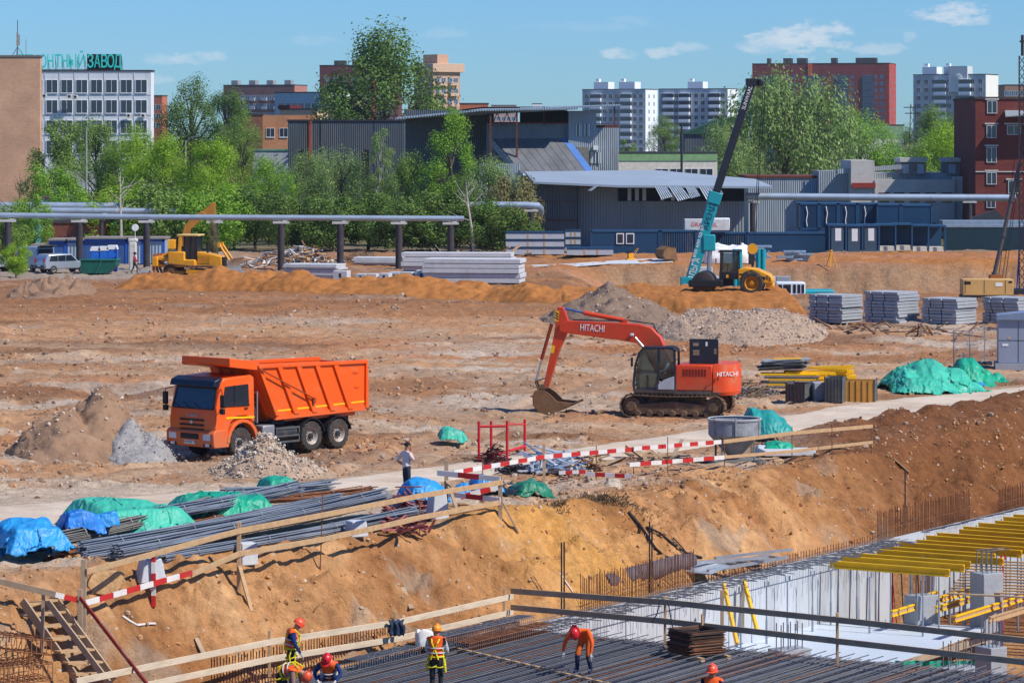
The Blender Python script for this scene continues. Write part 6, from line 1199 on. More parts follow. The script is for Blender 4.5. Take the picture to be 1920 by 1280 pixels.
# ---- roller
def roller():
    p = on(1372, 226.5); p.z = gz(p.x, p.y)+.62; t = T('road_roller', 'yellow and black road roller parked on the sand platform', 'roller', p, ra(180-8)); s = 1.06; t.scale = (s, s, s)
    # forward = -x world; drum at +x local
    b = MB(); b.lathe([(0, -1.05), (.66, -1.05), (.75, -1.0), (.75, 1.0), (.66, 1.05), (0, 1.05)], n=36, c=(1.75, 0, .75)); b.build('drum', mat('drum_steel', (70, 64, 58), .5, .5, dirt=(130, 100, 70), damt=.4), t)
    b = MB()
    for y in (-1.2, 1.2): b.prism([(.55, .55), (.55, .95), (2.65, .95), (2.72, .8), (2.65, .5)], y-.09, y+.09)
    b.bx((2.55, -1.2, .55), (2.7, 1.2, .9)); b.bx((.5, -1.2, .5), (.7, 1.2, 1.0)); b.build('drum_frame', black, t, bevel=.03)
    b = MB(); b.box((.25, 0, .85), (.7, .7, .6)); b.build('articulation', steel_dk, t)
    for sgn in (-1, 1):
        b = wheel(t, -1.35, sgn*.85, .76, .76, .56, sgn, name='rear_wheel')
        for ch in b.children: ch.data.materials[0] = mat('rim_yellow', (190, 130, 30), .5, dirt=(120, 86, 50), damt=.4)
    b = MB(); pts = [(-.45, 1.0), (-.45, 1.62), (-.9, 1.78), (-1.7, 1.68), (-2.55, 1.3), (-2.75, .95), (-2.7, .72), (-2.0, .74), (-1.9, 1.2), (-1.35, 1.55), (-.85, 1.4), (-.6, .95)]; b.prism(pts, -.85, .85); hd = b.build('hood', yel, t, bevel=.08)
    b = MB(); [b.prism([(-.5, 1.28), (-.5, 1.36), (-1.4, 1.42), (-2.25, 1.14), (-2.2, .98), (-2.05, 1.0), (-1.5, 1.32)], y, y+.012*(1 if y > 0 else -1)) for y in (.852, -.852)]; b.build('hood_stripe', black, hd)
    b = MB(); [b.bx((-2.3-.16*i, y, 1.0+.10*j-.1*i), (-2.4-.16*i, y+.02, 1.05+.10*j-.1*i)) for y in (.85,) for i in range(2) for j in range(3)]; b.build('vents', black, hd)
    b = MB(); b.box((-2.5, 0, .62), (.5, 1.5, .3)); b.build('rear_bumper', yel, t, bevel=.06)
    cb = T('cab', '', ''); del cb['label'], cb['category']; cb.parent = t
    b = MB(); b.bx((.75, -.8, 1.0), (-.5, .8, 1.45)); 
    for (x, y) in ((.7, .78), (.7, -.78), (-.45, .78), (-.45, -.78)): b.bar((x, y, 1.0), (x*.9, y*.95, 2.75), .09, .09, up=(1, 0, 0))
    b.bx((.8, -.85, 2.72), (-.6, .85, 2.84)); b.build('frame', black, cb, bevel=.02)
    b = MB(); b.bx((.68, .76, 1.45), (-.42, .77, 2.7)); b.bx((.70, -.75, 1.45), (.71, .75, 2.7)); b.build('glazing', cabgl, cb); b = MB(); b.box((-.1, 0, 1.5), (.4, .5, .15)); b.box((-.3, 0, 1.85), (.12, .5, .6)); b.build('seat', black, cb); b = MB(); b.cyl((.35, 0, 1.3), (.25, 0, 1.8), .03, n=6); b.lathe([(.17, 0), (.2, .02), (.17, .04)], 'x', 16, c=(.24, 0, 1.8)); b.build('steering_wheel', black, cb)
    b = MB(); b.prism([(.3, 1.1), (.3, 1.3), (.15, 1.3), (.15, 1.1)], .81, .815); b.build('logo_plate', yel, cb)
    b = MB(); b.box((.95, .95, 2.2), (.06, .16, .3)); b.build('mirror', black, cb)
roller()
# ---- bulldozer
def bulldozer():
    p = ground(364, 522); t = T('bulldozer', 'yellow bulldozer with ripper and raised silver blade behind the sand ridge', 'bulldozer', p, ra(-9)); t.scale = (1.25,)*3
    for y in (-.95, .95): track(t, 3.5, .40, .52, y, mud, mat('dozer_frame', (104, 76, 44), .8, dirt=(150, 116, 70), damt=.4), rear_r=.46)
    b = MB(); b.prism([(-1.5, .75), (-1.5, 1.75), (-.4, 1.75), (-.4, 1.25), (.3, 1.25), (.3, .75)], -.95, .95); b.build('rear_body', yel, t, bevel=.06)
    b = MB(); b.prism([(.25, .75), (.25, 1.75), (1.2, 1.62), (1.95, 1.45), (2.0, .7)], -.62, .62); hd = b.build('hood', yel, t, bevel=.05)
    b = MB(); b.bx((1.96, -.55, .75), (2.03, .55, 1.4)); b.build('grille', black, hd); b = MB(); b.bx((.4, -.64, 1.0), (1.2, -.62, 1.5)); b.build('side_panel', mat('panel_ochre', (196, 134, 30), .5), hd)
    cb = T('cab', '', ''); del cb['label'], cb['category']; cb.parent = t
    b = MB(); b.bx((-.5, -.72, 1.2), (.35, .72, 1.35))
    for (x, y) in ((-.48, -.7), (-.48, .7), (.33, -.7), (.33, .7), (-.05, -.7)): b.bar((x, y, 1.3), (x, y, 2.75), .09, .09, up=(1, 0, 0))
    b.build('frame', black, cb); b = MB(); b.bx((-.45, -.7, 1.35), (.3, -.69, 2.7)); b.bx((.33, -.66, 1.6), (.34, .66, 2.7)); b.bx((-.46, -.66, 1.5), (-.45, .66, 2.7)); b.build('glazing', wglass, cb)
    b = MB(); b.bx((-.95, -.85, 2.74), (.5, .85, 2.86)); b.build('roof', mat('roof_cream', (206, 176, 110), .6), cb, bevel=.04)
    for y in (-.75, .75): b = MB(); b.bar((-.8, y, 1.6), (-.72, y, 2.75), .16, .2, up=(1, 0, 0)); b.build('roll_bar_post', yel, t, bevel=.02)
    b = MB(); b.cyl((.95, -.2, 1.6), (.95, -.2, 2.35), .07, n=10); b.build('exhaust', black, t)
    # blade: curved plate
    n = 9; b = MB(); pr = [(2.95-.30*math.sin(math.pi*i/(n-1)), .25+1.1*i/(n-1)) for i in range(n)]; b.prism([*pr, *[(x-.10, z) for x, z in pr[::-1]]], -1.7, 1.7); b.build('blade', mat('blade_silver', (176, 170, 160), .35, .6, var=.2, dirt=(130, 96, 64), damt=.5), t)
    for y in (-1.2, 1.2): b = MB(); b.bar((-.2, y, .5), (2.65, y*1.15, .42), .16, .22); b.build('push_arm', yel, t)
    for y in (-.42, .42): b = MB(); b.cyl((1.75, y, 2.25), (2.6, y*1.2, .95), .07, n=10); b.box((1.75, y, 2.2), (.16, .16, .3)); b.build('lift_cylinder', yel, t)
    # ripper
    b = MB(); b.bar((-1.5, 0, 1.2), (-2.3, 0, 1.35), 1.5, .22); b.bar((-1.5, 0, .8), (-2.3, 0, .85), 1.2, .18); b.bx((-2.55, -.95, .8), (-2.2, .95, 1.4)); b.build('ripper_frame', yel, t, bevel=.03)
    for y in (-.8, 0, .8): b = MB(); b.prism([(-2.32, 1.6), (-2.5, 1.6), (-2.56, .6), (-2.36, .2), (-2.3, .22), (-2.4, .7)], y-.05, y+.05); b.build('shank', mat('shank_rust', (170, 100, 50), .7), t)
    for y in (-.5, .5): b = MB(); b.cyl((-1.4, y, 1.75), (-2.2, y, 1.35), .09, n=10); b.build('tilt_cylinder', yel, t)
bulldozer()
# ---- second yellow excavator half hidden under the pipe
def far_excavator():
    Y = 300; t = T('far_excavator', 'yellow excavator with raised boom half hidden among the trees', 'excavator', on(330, Y), 0); o = t.location; L = lambda px, py: ((px-CX)*Y/F-o.x, HC-(py-HY)*Y/F-o.z)
    P = lambda lst, y0, y1, nm, m: MB().prism([L(*q) for q in lst], y0, y1).build(nm, m, t, bevel=.03)
    P([(288, 466), (330, 466), (330, 449), (288, 450)], -1.2, 1.2, 'engine_house', yel); P([(286, 452), (302, 452), (300, 466), (286, 466)], -1.25, 1.25, 'counterweight', mat('dozer_brown', (150, 108, 40), .6))
    P([(338, 462), (352, 462), (358, 430), (376, 414), (388, 402), (380, 396), (362, 404), (346, 424)], -.3, .3, 'boom', mat('boom_ochre', (176, 118, 44), .6, dirt=(120, 84, 44), damt=.4))
    P([(378, 398), (398, 380), (404, 380), (404, 402), (398, 410), (392, 404)], -.2, .2, 'stick', MATS['boom_ochre']); P([(398, 402), (404, 402), (404, 462), (398, 462)], -.2, .2, 'stick_lower', MATS['boom_ochre'])
    for y in (-1, 1): track(t, 4.0, .45, .5, y, mud, mud)
    P([(330, 466), (348, 466), (348, 446), (332, 446)], .1, 1.1, 'cab', black)
far_excavator()
# ---- cars, skip, garages at the left
def car(label, px, py, Y, rz, m, van=False, open_back=False, name='parked_car', sc=1.0):
    p = on(px, Y) if Y else ground(px, py); t = T(name, label, 'van' if van else 'car', p, rz); t.scale = (sc,)*3
    h = 2.15 if van else 1.6; z1 = 1.05 if van else .92
    if van: pr = [(-2.3, .35), (-2.35, 1.0), (-2.28, h), (1.1, h), (1.75, 1.25), (2.4, 1.05), (2.5, .35)]
    else: pr = [(-2.15, .35), (-2.22, .9), (-2.05, 1.35), (-1.85, h), (.35, h), (1.0, 1.0), (2.05, .85), (2.2, .35)]
    wbx = 1.38 if not van else 1.5
    b = MB(); b.prism(pr, -.86, .86); body = b.build('body', m, t, bevel=.09)
    for s in (-1, 1):
        if van: ws_ = [[(.25, 1.25), (.25, 1.95), (1.05, 1.95), (1.5, 1.3)]]
        else: ws_ = [[(-1.8, 1.0), (-1.62, 1.5), (-1.0, 1.5), (-1.0, 1.0)], [(-.95, 1.0), (-.95, 1.5), (-.25, 1.5), (-.25, 1.0)], [(-.2, 1.0), (-.2, 1.5), (.3, 1.5), (.82, 1.02)]]
        for w_ in ws_: b = MB(); b.prism(w_, s*.862, s*.875); b.build('side_window', wglass, t)
    b = MB()
    if van: b.add([(-2.375, -.7, 1.15), (-2.375, .7, 1.15), (-2.31, .65, 1.95), (-2.31, -.65, 1.95)], [(0, 1, 2, 3), (3, 2, 1, 0)])
    else: b.add([(-2.16, -.68, 1.02), (-2.16, .68, 1.02), (-1.93, .62, 1.5), (-1.93, -.62, 1.5)], [(0, 1, 2, 3), (3, 2, 1, 0)])
    b.build('rear_window', wglass, t)
    for s in (-1, 1):
        b = MB(); b.box((-2.24 if not van else -2.36, s*.72, 1.05), (.06, .14, .42)); b.build('tail_light', mat('tail_red', (170, 24, 24), .3), t)
        for x in (-wbx, wbx): wheel(t, x, s*.80, .32, .32, .2, s)
    b = MB(); b.box((-2.24, 0, .55), (.12, 1.7, .25)); b.build('bumper', mat('bumper_grey', (90, 92, 96)), t, bevel=.04)
    b = MB(); b.box((-2.31 if not van else -2.37, 0, .62), (.02, .52, .12)); b.build('number_plate', white_p, t)
    if open_back: b = MB(); b.bar((-2.25, 0, h-.02), (-3.0, 0, h+.15), 1.5, .08); b.build('open_tailgate', black, t); b = MB(); b.bx((-2.40, -.7, .7), (-2.36, .7, h-.15)); b.build('load_opening', black, t)
    return t
silver = mat('car_silver', (176, 186, 196), .3, .5, var=.05); greyv = mat('van_grey', (150, 166, 184), .35, .4, var=.06)
car('silver estate car parked beside the green skip', 118, 511, None, ra(38), silver); car('grey-blue van with open tailgate left of the estate car', 62, 509, None, ra(125), greyv, True, True, 'parked_van'); car('pale car cut by the left edge', -16, 508, None, ra(30), mat('car_pale', (206, 212, 216), .3, .3))
def skip():
    p = ground(188, 514); t = T('skip_container', 'dark green waste skip in front of the blue garages', 'skip', p, ra(-4)); gm = mat('skip_green', (26, 92, 78), .55, var=.15, dirt=(80, 70, 60), damt=.3)
    pr = [(-1.45, .1), (.75, .1), (1.45, .75), (1.45, 1.25), (-1.5, 1.25)]; b = MB(); b.prism(pr, -.9, -.84); b.prism(pr, .84, .9); b.build('side', gm, t); b = MB(); b.add([(-1.45, -.9, .1), (.75, -.9, .1), (.75, .9, .1), (-1.45, .9, .1), (1.45, -.9, .75), (1.45, .9, .75), (1.45, -.9, 1.25), (1.45, .9, 1.25), (-1.5, -.9, 1.25), (-1.5, .9, 1.25)], [(0, 1, 2, 3), (1, 4, 5, 2), (4, 6, 7, 5), (0, 3, 9, 8)]); b.build('shell', gm, t); b = MB(); b.bar((-1.55, -.92, 1.25), (1.5, -.92, 1.25), .1, .12); b.bar((1.48, -.9, 1.25), (1.48, .9, 1.25), .1, .12); b.bar((-.2, -.92, .1), (.3, -.92, 1.2), .06, .12, up=(0, 1, 0)); b.build('rim', mat('skip_rim', (40, 120, 100)), t)
    for i, px in enumerate((180, 195, 211)): q = on(px, 284); b = MB(); b.bx((-.42, -.5, 1.1), (.42, .5, 1.85)); o = b.build('blue_toilet', mat('toilet_blue', (36, 104, 196), .45), None, q, bevel=.04); b = MB(); b.prism([(-.46, 1.85), (.46, 1.85), (.36, 2.2), (-.36, 2.2)], -.54, .54); b.build('white_roof', white_p, o); b = MB(); b.bx((-.42, -.5, 0), (.42, .5, 1.1)); b.build('lower_body', MATS['toilet_blue'], o); tag(o, ['blue cabin toilet with white roof behind the skip, left of three', 'blue cabin toilet with white roof behind the skip, middle of three', 'blue cabin toilet with white roof behind the skip, right of three'][i], 'toilet cabin', 'toilet cabins behind the skip')
skip()
bluew = mat('garage_blue', (54, 88, 140), .7, var=.2); gw = corrugated('garage_grey', (150, 170, 186), .3)
for i, (px0, px1, yt, m, lb) in enumerate(((60, 92, 470, gw, 'grey metal garage at the left behind the van'), (92, 126, 460, bluew, 'blue-framed metal garage behind the estate car'), (126, 158, 462, gw, 'dull grey metal garage right of the blue-framed one'), (158, 240, 462, bluew, 'long blue garage behind the skip'), (240, 270, 462, gw, 'light grey garage behind the concrete post'), (272, 310, 462, gw, 'light grey metal container with blue edging behind the bulldozer ripper'))):
    Y = 296; k = Y/F; t = T('metal_garage', lb, 'garage', ((px0-CX)*k, Y, gz((px0-CX)*k, Y)), 0, 'metal garages at the left'); w_ = (px1-px0)*k; h = (510-yt)*k*.96; b = MB(); b.bx((0, 0, 0), (w_-.05, 4, h)); b.build('wall', m, t); b = MB(); b.bx((-.1, -.25, h), (w_+.05, 4.2, h+.14)); b.build('roof', mat('garage_roof', (140, 132, 124)), t); b = MB(); b.bx((w_-.25, -.05, 0), (w_-.05, 0, h)); b.bx((0, -.05, h-.22), (w_-.05, 0, h)); b.build('blue_trim', mat('trim_blue', (40, 90, 176)), t)
p = ground(249, 508); t = T('concrete_post', 'whitish broken concrete post with round sign on top', 'post', p); b = MB(); b.bx((-.3, -.3, 0), (.32, .3, 2.5)); b.box((.02, 0, 2.62), (.8, .6, .3)); b.build('column', mat('post_white', (206, 200, 190), .9, var=.2, dirt=(90, 80, 74), damt=.4), t, bevel=.08); b = MB(); b.cyl((.2, 0, 2.7), (.2, 0, 3.5), .03, n=6); b.lathe([(0, -.03), (.28, -.03), (.3, 0)], 'y', 18, c=(.2, 0, 3.7)); b.build('round_sign', white_p, t)
# ---- right side: drilling rig, generator, kiosk, mesh fence
def rig():
    Y = 268; o = on(1905, Y); t = T('drilling_rig', 'dark drilling rig mast with slanted stay at the right edge', 'drilling rig', o, 0); L = lambda px, py, dy=0: Vector(at(px, py, Y+dy))-o
    b = MB(); rk = mat('rig_dark', (46, 46, 52), .6, var=.2)
    for px in (1911, 1921):
        for dy in (-.25, .25): b.bar(L(px, 556, dy), L(px, 105, dy), .10, .10, up=(1, 0, 0))
    for i in range(30): y0 = 556-i*15; b.bar(L(1911, y0, -.25), L(1921, y0-15, -.25), .05, .05, up=(0, 1, 0)); b.bar(L(1921, y0, -.25), L(1911, y0-15, -.25), .05, .05, up=(0, 1, 0))
    b.build('mast', rk, t); b = MB(); b.cyl(L(1917, 105), L(1917, 66), .12, n=8); b.bar(L(1912, 78), L(1926, 78), .2, .15); b.build('mast_head', rk, t)
    b = MB(); b.cyl(L(1862, 524), L(1912, 306), .17, n=10); [b.cyl(L(1862+50*q-.4, 524-218*q+2), L(1862+50*q+.4, 524-218*q-2), .24, n=10) for q in (.05, .38, .68, .9)]; b.build('stay', mat('stay_grey', (96, 92, 90), .5, .4), t)
    for a, c_ in (((1878, 530), (1908, 330)), ((1884, 532), (1914, 300)), ((1872, 520), (1903, 296))): b = MB(); b.cyl(L(*a), L(*c_), .03, n=5); b.build('cable', black, t)
    b = MB(); b.prism([(L(1853, 536).x, L(1853, 536).z), (L(1884, 536).x, L(1884, 536).z), (L(1878, 515).x, L(1878, 515).z), (L(1856, 515).x, L(1856, 515).z)], -.6, .6); b.build('pivot_housing', mat('rig_orange', (166, 96, 40), .6), t)
    b = MB(); b.bx(tuple(L(1840, 566, -1)), tuple(L(1960, 540, 2))); b.build('base', rk, t); b = MB(); b.cyl(L(1906, 553), L(1913, 430), .06, n=6); b.build('blue_hose', mat('hose_blue', (40, 90, 190)), t)
rig()
p = ground(1850, 562); p = on(1850, 236); t = T('generator', 'tan generator housing in front of the drilling rig', 'generator', p, 0); tan = mat('generator_tan', (206, 164, 100), .55, var=.08, dirt=(150, 116, 76), damt=.25); b = MB(); b.bx((-1.8, -.8, .3), (1.8, .9, 1.45)); b.build('housing', tan, t, bevel=.04); b = MB(); b.bx((-1.85, -.85, 0), (1.85, .95, .3)); b.build('skid', steel_dk, t)
for x in (-1.65, -.3, 1.2): b = MB(); b.bx((x, -.815, .45), (x+.03, -.8, 1.4)); b.build('door_seam', black, t)
b = MB(); b.bx((-1.7, -.82, 1.1), (-1.25, -.8, 1.3)); b.bx((1.45, -.82, 1.2), (1.7, -.8, 1.32)); b.build('vent', black, t); b = MB(); b.bx((.5, -.82, .95), (1.0, -.8, 1.2)); b.build('plate', white_p, t)
p = ground(1930, 692); t = T('power_kiosk', 'grey power kiosk cabinet at the right edge behind the mesh fence', 'kiosk', p+Vector((-.15, 0, 0)), ra(-6)); kg = mat('kiosk_grey', (142, 150, 166), .5, var=.05); b = MB(); b.bx((-1.45, -.8, .35), (1.45, .9, 2.55)); b.build('cabinet', kg, t, bevel=.02); b = MB(); b.prism([(-1.55, 2.55), (1.55, 2.55), (1.5, 2.78), (0, 2.95), (-1.5, 2.78)], -.95, 1.05); b.build('roof', mat('kiosk_roof', (120, 134, 156), .5), t); b = MB(); b.bx((-1.6, -1, 0), (1.6, 1.1, .34)); b.build('plinth', concd, t)
for z in (1.5,): b = MB(); b.bx((-1.45, -.812, z), (1.45, -.8, z+.02)); b.bx((-.45, -.812, .4), (-.43, -.8, 2.5)); b.build('door_seam', black, t)
b = MB(); b.bx((-1.25, -.82, 1.22), (-.95, -.8, 1.34)); b.build('label_plate', white_p, t); b = MB(); b.prism([(-.96, 1.6), (-.86, 1.6), (-.91, 1.7)], -.82, -.8); b.build('warning_sign', yellow_refl, t)
mf = T('mesh_fence', 'thin grey temporary mesh fence left of the power kiosk', 'fence', ground(1788, 688)); gmt = mat('galvanised', (170, 174, 178), .4, .6); o = mf.location
Pm = [ground(1788, 688), ground(1818, 693), ground(1846, 684), ground(1872, 690)]
for i, q in enumerate(Pm): b = MB(); b.cyl(q-o, q-o+Vector((0, 0, 1.9+.1*i)), .028, n=6); b.build('upright', gmt, mf)
for a, c_ in zip(Pm[:-1], Pm[1:]):
    b = MB(); [b.cyl(a-o+Vector((0, 0, z)), c_-o+Vector((0, 0, z+.1)), .022, n=6) for z in (.12, 1.88)]
    for q in range(1, 22): s_ = (a-o).lerp(c_-o, q/22); b.cyl(s_+Vector((0, 0, .12)), s_+Vector((0, 0, 1.9)), .004, n=3)
    for q in range(1, 8): b.cyl(a-o+Vector((0, 0, .12+.22*q)), c_-o+Vector((0, 0, .16+.22*q)), .004, n=3)
    stuff(b.build('mesh_panel', gmt, mf))
b = MB(); b.bx((-.35, -.25, 0), (.35, .25, .18)); b.build('foot_block', black, mf, tuple(Pm[2]-o)); tag(MB().cyl((0, 0, 0), (0, 0, .75), .05, n=10).build('marker_pipe', mat('pipe_white', (230, 226, 222)), None, ground(1806, 689)), 'short white marker pipe with red cap by the mesh fence', 'pipe')
# loose things: bucket, compactor, tripod, kerb debris
p = ground(1252, 488); t = T('spare_bucket', 'rusty excavator bucket lying in front of the navy cabins', 'bucket', p, ra(200)); b = MB(); out = [(.6, .1), (.9, .5), (.8, 1.0), (.3, 1.3), (-.4, 1.2)]; inn = [(x*.88, .1+(z-.1)*.9) for x, z in out]; b.prism([*out, *inn[::-1]], -.9, .9); b.prism([(-.6, .02), (.6, .1), (.55, .18), (-.6, .1)], -.9, .9); b.build('shell', bucket_m, t)
for s in (-.9, .9): b = MB(); b.prism([(.6, .1), (.9, .5), (.8, 1.0), (.3, 1.3), (-.4, 1.2), (-.6, .05)], s, s*.95); b.build('cheek', bucket_m, t)
p = ground(1182, 488); t = T('plate_compactor', 'small yellow plate compactor on the far dirt terrace', 'compactor', p, .3); b = MB(); b.box((0, 0, .1), (.9, .6, .12)); b.box((0, 0, .4), (.5, .45, .5)); b.build('body', yel, t, bevel=.04); b = MB(); b.tube([(.3, -.2, .5), (.7, -.2, 1.1), (.7, .2, 1.1), (.3, .2, .5)], .03, 6); b.build('handle', yel, t); b = MB(); b.box((-.1, 0, .75), (.35, .35, .3)); b.build('engine', black, t)
p = ground(1558, 502); t = T('survey_tripod', 'yellow survey tripod on the edge of the far excavation', 'tripod', p)
for a in (.3, 2.4, 4.5): b = MB(); b.cyl((math.cos(a)*.55, math.sin(a)*.55, 0), (0, 0, 1.5), .05, n=6); b.build('leg', yel, t)
b = MB(); b.cyl((0, 0, 1.45), (0, 0, 1.6), .14, n=10); b.build('head', yel, t)
# brush, planks and rubbish under the pipe
def debris(label, px, py, w_, d_, h, n, m, seed, ln=(.6, 2.4), th=.05, Y=None, cat='debris', name='debris_pile', mats=None):
    r = random.Random(seed); p = on(px, Y) if Y else ground(px, py); t = T(name, label, cat, p); mats = mats or [m]
    bs = [MB() for _ in mats]
    for i in range(n):
        x, y = r.gauss(0, w_/4), r.gauss(0, d_/4); z = max(.03, h*(1-(abs(x)/(w_/2))**1.3-(abs(y)/(d_/2))**1.3)*r.random()); z = z if z < h else h; L = r.uniform(*ln); a = r.uniform(0, math.pi); e = r.gauss(0, .25); d = Vector((math.cos(a)*math.cos(e), math.sin(a)*math.cos(e), math.sin(e)))*L/2
        c_ = Vector((x, y, z)); bs[i % len(mats)].bar(c_-d, c_+d, th*r.uniform(.6, 2.2), th*r.uniform(.4, 1.0))
    for b, q in zip(bs, mats): stuff(b.build('scraps', q, t))
    return t
dm = [wood, mat('scrap_white', (216, 214, 208)), mat('scrap_grey', (150, 150, 152)), mat('scrap_brown', (116, 84, 62))]
debris('heap of white and timber rubbish left of the pipe post', 565, 478, 6.5, 5, 2.0, 170, wood, 1, mats=dm, Y=300, th=.12); debris('heap of light broken timber behind the first sand tip', 515, 470, 5, 4, 1.2, 80, wood, 2, mats=dm, Y=303, th=.09)
debris('dark pile of brushwood right of the pipe post', 678, 480, 6, 5, 1.6, 260, bark, 3, ln=(.8, 2.2), th=.03, Y=301, mats=[bark, mat('twig', (120, 104, 84))]); debris('pile of pale branches before the leaning trunk', 815, 476, 6, 5, 1.3, 160, bark, 4, ln=(.8, 2.6), th=.04, Y=302, mats=[birch, mat('twig2', (130, 116, 98))])
debris('scattered rubbish behind the bulldozer blade', 450, 492, 6, 6, .8, 90, wood, 5, mats=dm, Y=292, th=.07); debris('branches and brown scrap behind the excavator counterweight', 1398, 742, 3.0, 4, .9, 120, bark, 6, ln=(.4, 1.6), th=.04, mats=[bark, dm[2], mat('twig3', (150, 124, 96))])
debris('planks and sticks lying below the slab stacks', 1690, 622, 13, 10, .35, 70, wood, 7, ln=(1, 3), th=.08, mats=[wood_g, dm[3]]); debris('brown planks under the pale beam stack', 925, 474, 5, 2, .5, 14, wood, 8, ln=(3, 5), th=.18, Y=314)
# ---- materials in the right foreground yard: panels, yellow beams, crates, tarps
def tarp(label, c, w_, d_, h, rz, m, seed, profile=None, name='tarpaulin', n=64, crease=.16, group='tarpaulins', zoff=0.0, lumps=5):
    """a slack sheet let fall over a load: springs pulled down until they rest, so that it buckles into folds"""
    n = 76 if w_ > 3 else 56; g = np.random.default_rng(seed); u = np.linspace(-1, 1, n); U, V = np.meshgrid(u, u, indexing='ij'); ca, sa = math.cos(rz), math.sin(rz)
    hs = profile or [(g.uniform(-.6, .6), g.uniform(-.4, .4), g.uniform(.35, .7), g.uniform(.6, 1)) for _ in range(lumps)]
    def load(x, y):
        a, b = (x*ca+y*sa)/(w_/2), (-x*sa+y*ca)/(d_/2); q = 0*a
        for (hx, hy, hr, hh) in hs: q = np.maximum(q, hh*np.clip(1.1-((a-hx)/(hr*1.2))**2-((b-hy)/(hr*1.5))**2, 0, 1)**.7)
        return np.clip((.86-np.maximum(np.abs(a), np.abs(b)))/.3, 0, 1)**.7*(q*h+zoff)
    lx, ly = U*w_/2*.9, V*d_/2*.9; x, y = lx*ca-ly*sa, lx*sa+ly*ca; T0 = terr(c.x+x, c.y+y)-c.z
    P = np.stack([x, y, T0+load(x, y)+.15+crease*1.2*fbm(lx*1.6+seed, ly*1.6, 3, seed)], 2); O = P.copy(); k = 1.03+.6*crease; L1, L2 = w_/(n-1)*k, d_/(n-1)*k; L3 = math.hypot(L1, L2)
    E = [(P[0::2], P[1::2], L1), (P[1:-1:2], P[2::2], L1), (P[:, 0::2], P[:, 1::2], L2), (P[:, 1:-1:2], P[:, 2::2], L2), (P[0::2, 0::2], P[1::2, 1::2], L3), (P[1::2, 0::2], P[0::2, 1::2], L3), (P[1:-1:2, 1:-1:2], P[2::2, 2::2], L3), (P[2::2, 1:-1:2], P[1:-1:2, 2::2], L3)]
    for it in range(150):
        vel = (P-O)*.96; O[:] = P; P += vel; P[..., 2] -= .002
        for A_, B_, L in E:
            dd = B_-A_; f = dd*(.5*(1-L/np.maximum(np.linalg.norm(dd, axis=-1), 1e-6)))[..., None]; A_ += f; B_ -= f
        fl = T0+load(P[..., 0], P[..., 1])+.02; hit = P[..., 2] < fl; P[..., 2] = np.maximum(P[..., 2], fl); O[hit] = .3*O[hit]+.7*P[hit]
    i = (np.arange(n-1)[:, None]*n+np.arange(n-1)[None, :]).ravel(); Q = np.stack([i, i+n, i+n+1, i+1], 1); lim = 1.04-.22*np.clip(fbm(U*1.5+seed, V*1.5, 3, seed+40)+.25, 0, 1); Q = Q[((np.abs(U)**5+np.abs(V)**5)**.2 < lim)[:-1, :-1].ravel()]
    o = np_obj(name, P.reshape(-1, 3), Q, m); o.location = c; tag(o, label, 'tarpaulin', group); o.modifiers.new('thick', 'SOLIDIFY').thickness = .012; return o
def tarpmat(name, a):
    if name in MATS: return MATS[name]
    m = mat(name, a, .48, 0, var=.2, scale=1.1, dirt=tuple(int(v*.5+84) for v in a), damt=.42, dscale=1.6, spec=.35); n, l = m.node_tree.nodes, m.node_tree.links; tcn = n.new('ShaderNodeTexCoord'); nz = n.new('ShaderNodeTexNoise'); nz.inputs['Scale'].default_value = 1.8; nz.inputs['Detail'].default_value = 3; l.new(tcn.outputs['Object'], nz.inputs['Vector']); vm = n.new('ShaderNodeVectorMath'); vm.operation = 'MULTIPLY_ADD'; vm.inputs[1].default_value = (.5, .5, .5); l.new(nz.outputs['Color'], vm.inputs[0]); l.new(tcn.outputs['Object'], vm.inputs[2]); h = None
    for sc, rz, wt in ((1.5, .4, 1.0), (2.6, 1.9, .5), (6.0, 1.1, .16)):      # long folds in three directions
        mp = n.new('ShaderNodeMapping'); mp.inputs['Rotation'].default_value = (0, 0, rz); mp.inputs['Scale'].default_value = (1, .28, .6); l.new(vm.outputs[0], mp.inputs[0]); v = n.new('ShaderNodeTexNoise'); v.inputs['Scale'].default_value = sc; v.inputs['Detail'].default_value = 1; l.new(mp.outputs[0], v.inputs['Vector']); sb = n.new('ShaderNodeMath'); sb.operation = 'SUBTRACT'; sb.inputs[1].default_value = .5; l.new(v.outputs['Fac'], sb.inputs[0]); ab = n.new('ShaderNodeMath'); ab.operation = 'ABSOLUTE'; l.new(sb.outputs[0], ab.inputs[0]); k = n.new('ShaderNodeMath'); k.operation = 'MULTIPLY'; k.inputs[1].default_value = -wt; l.new(ab.outputs[0], k.inputs[0])
        if h is None: h = k.outputs[0]
        else: ad = n.new('ShaderNodeMath'); l.new(h, ad.inputs[0]); l.new(k.outputs[0], ad.inputs[1]); h = ad.outputs[0]
    bp = n.new('ShaderNodeBump'); bp.inputs['Strength'].default_value = .5; bp.inputs['Distance'].default_value = .6; l.new(h, bp.inputs['Height']); l.new(bp.outputs[0], n['Principled BSDF'].inputs['Normal']); return m
tg = tarpmat('tarp_green', (24, 158, 124)); tg2 = tarpmat('tarp_seagreen', (62, 176, 148)); tb = tarpmat('tarp_blue', (44, 146, 208)); tteal = tarpmat('tarp_teal', (36, 146, 140))
c = ground(1752, 735)
tarp('large sea green tarpaulin mound beside the haul road', c+Vector((0, 1.2, 0)), 5.3, 6.5, 1.35, ra(6), tg2, 21, [(-.55, 0, .42, .8), (-.1, .1, .45, 1.0), (.35, .1, .4, .72), (.7, -.1, .3, .4), (-.3, -.5, .5, .5)], n=150, crease=.2)
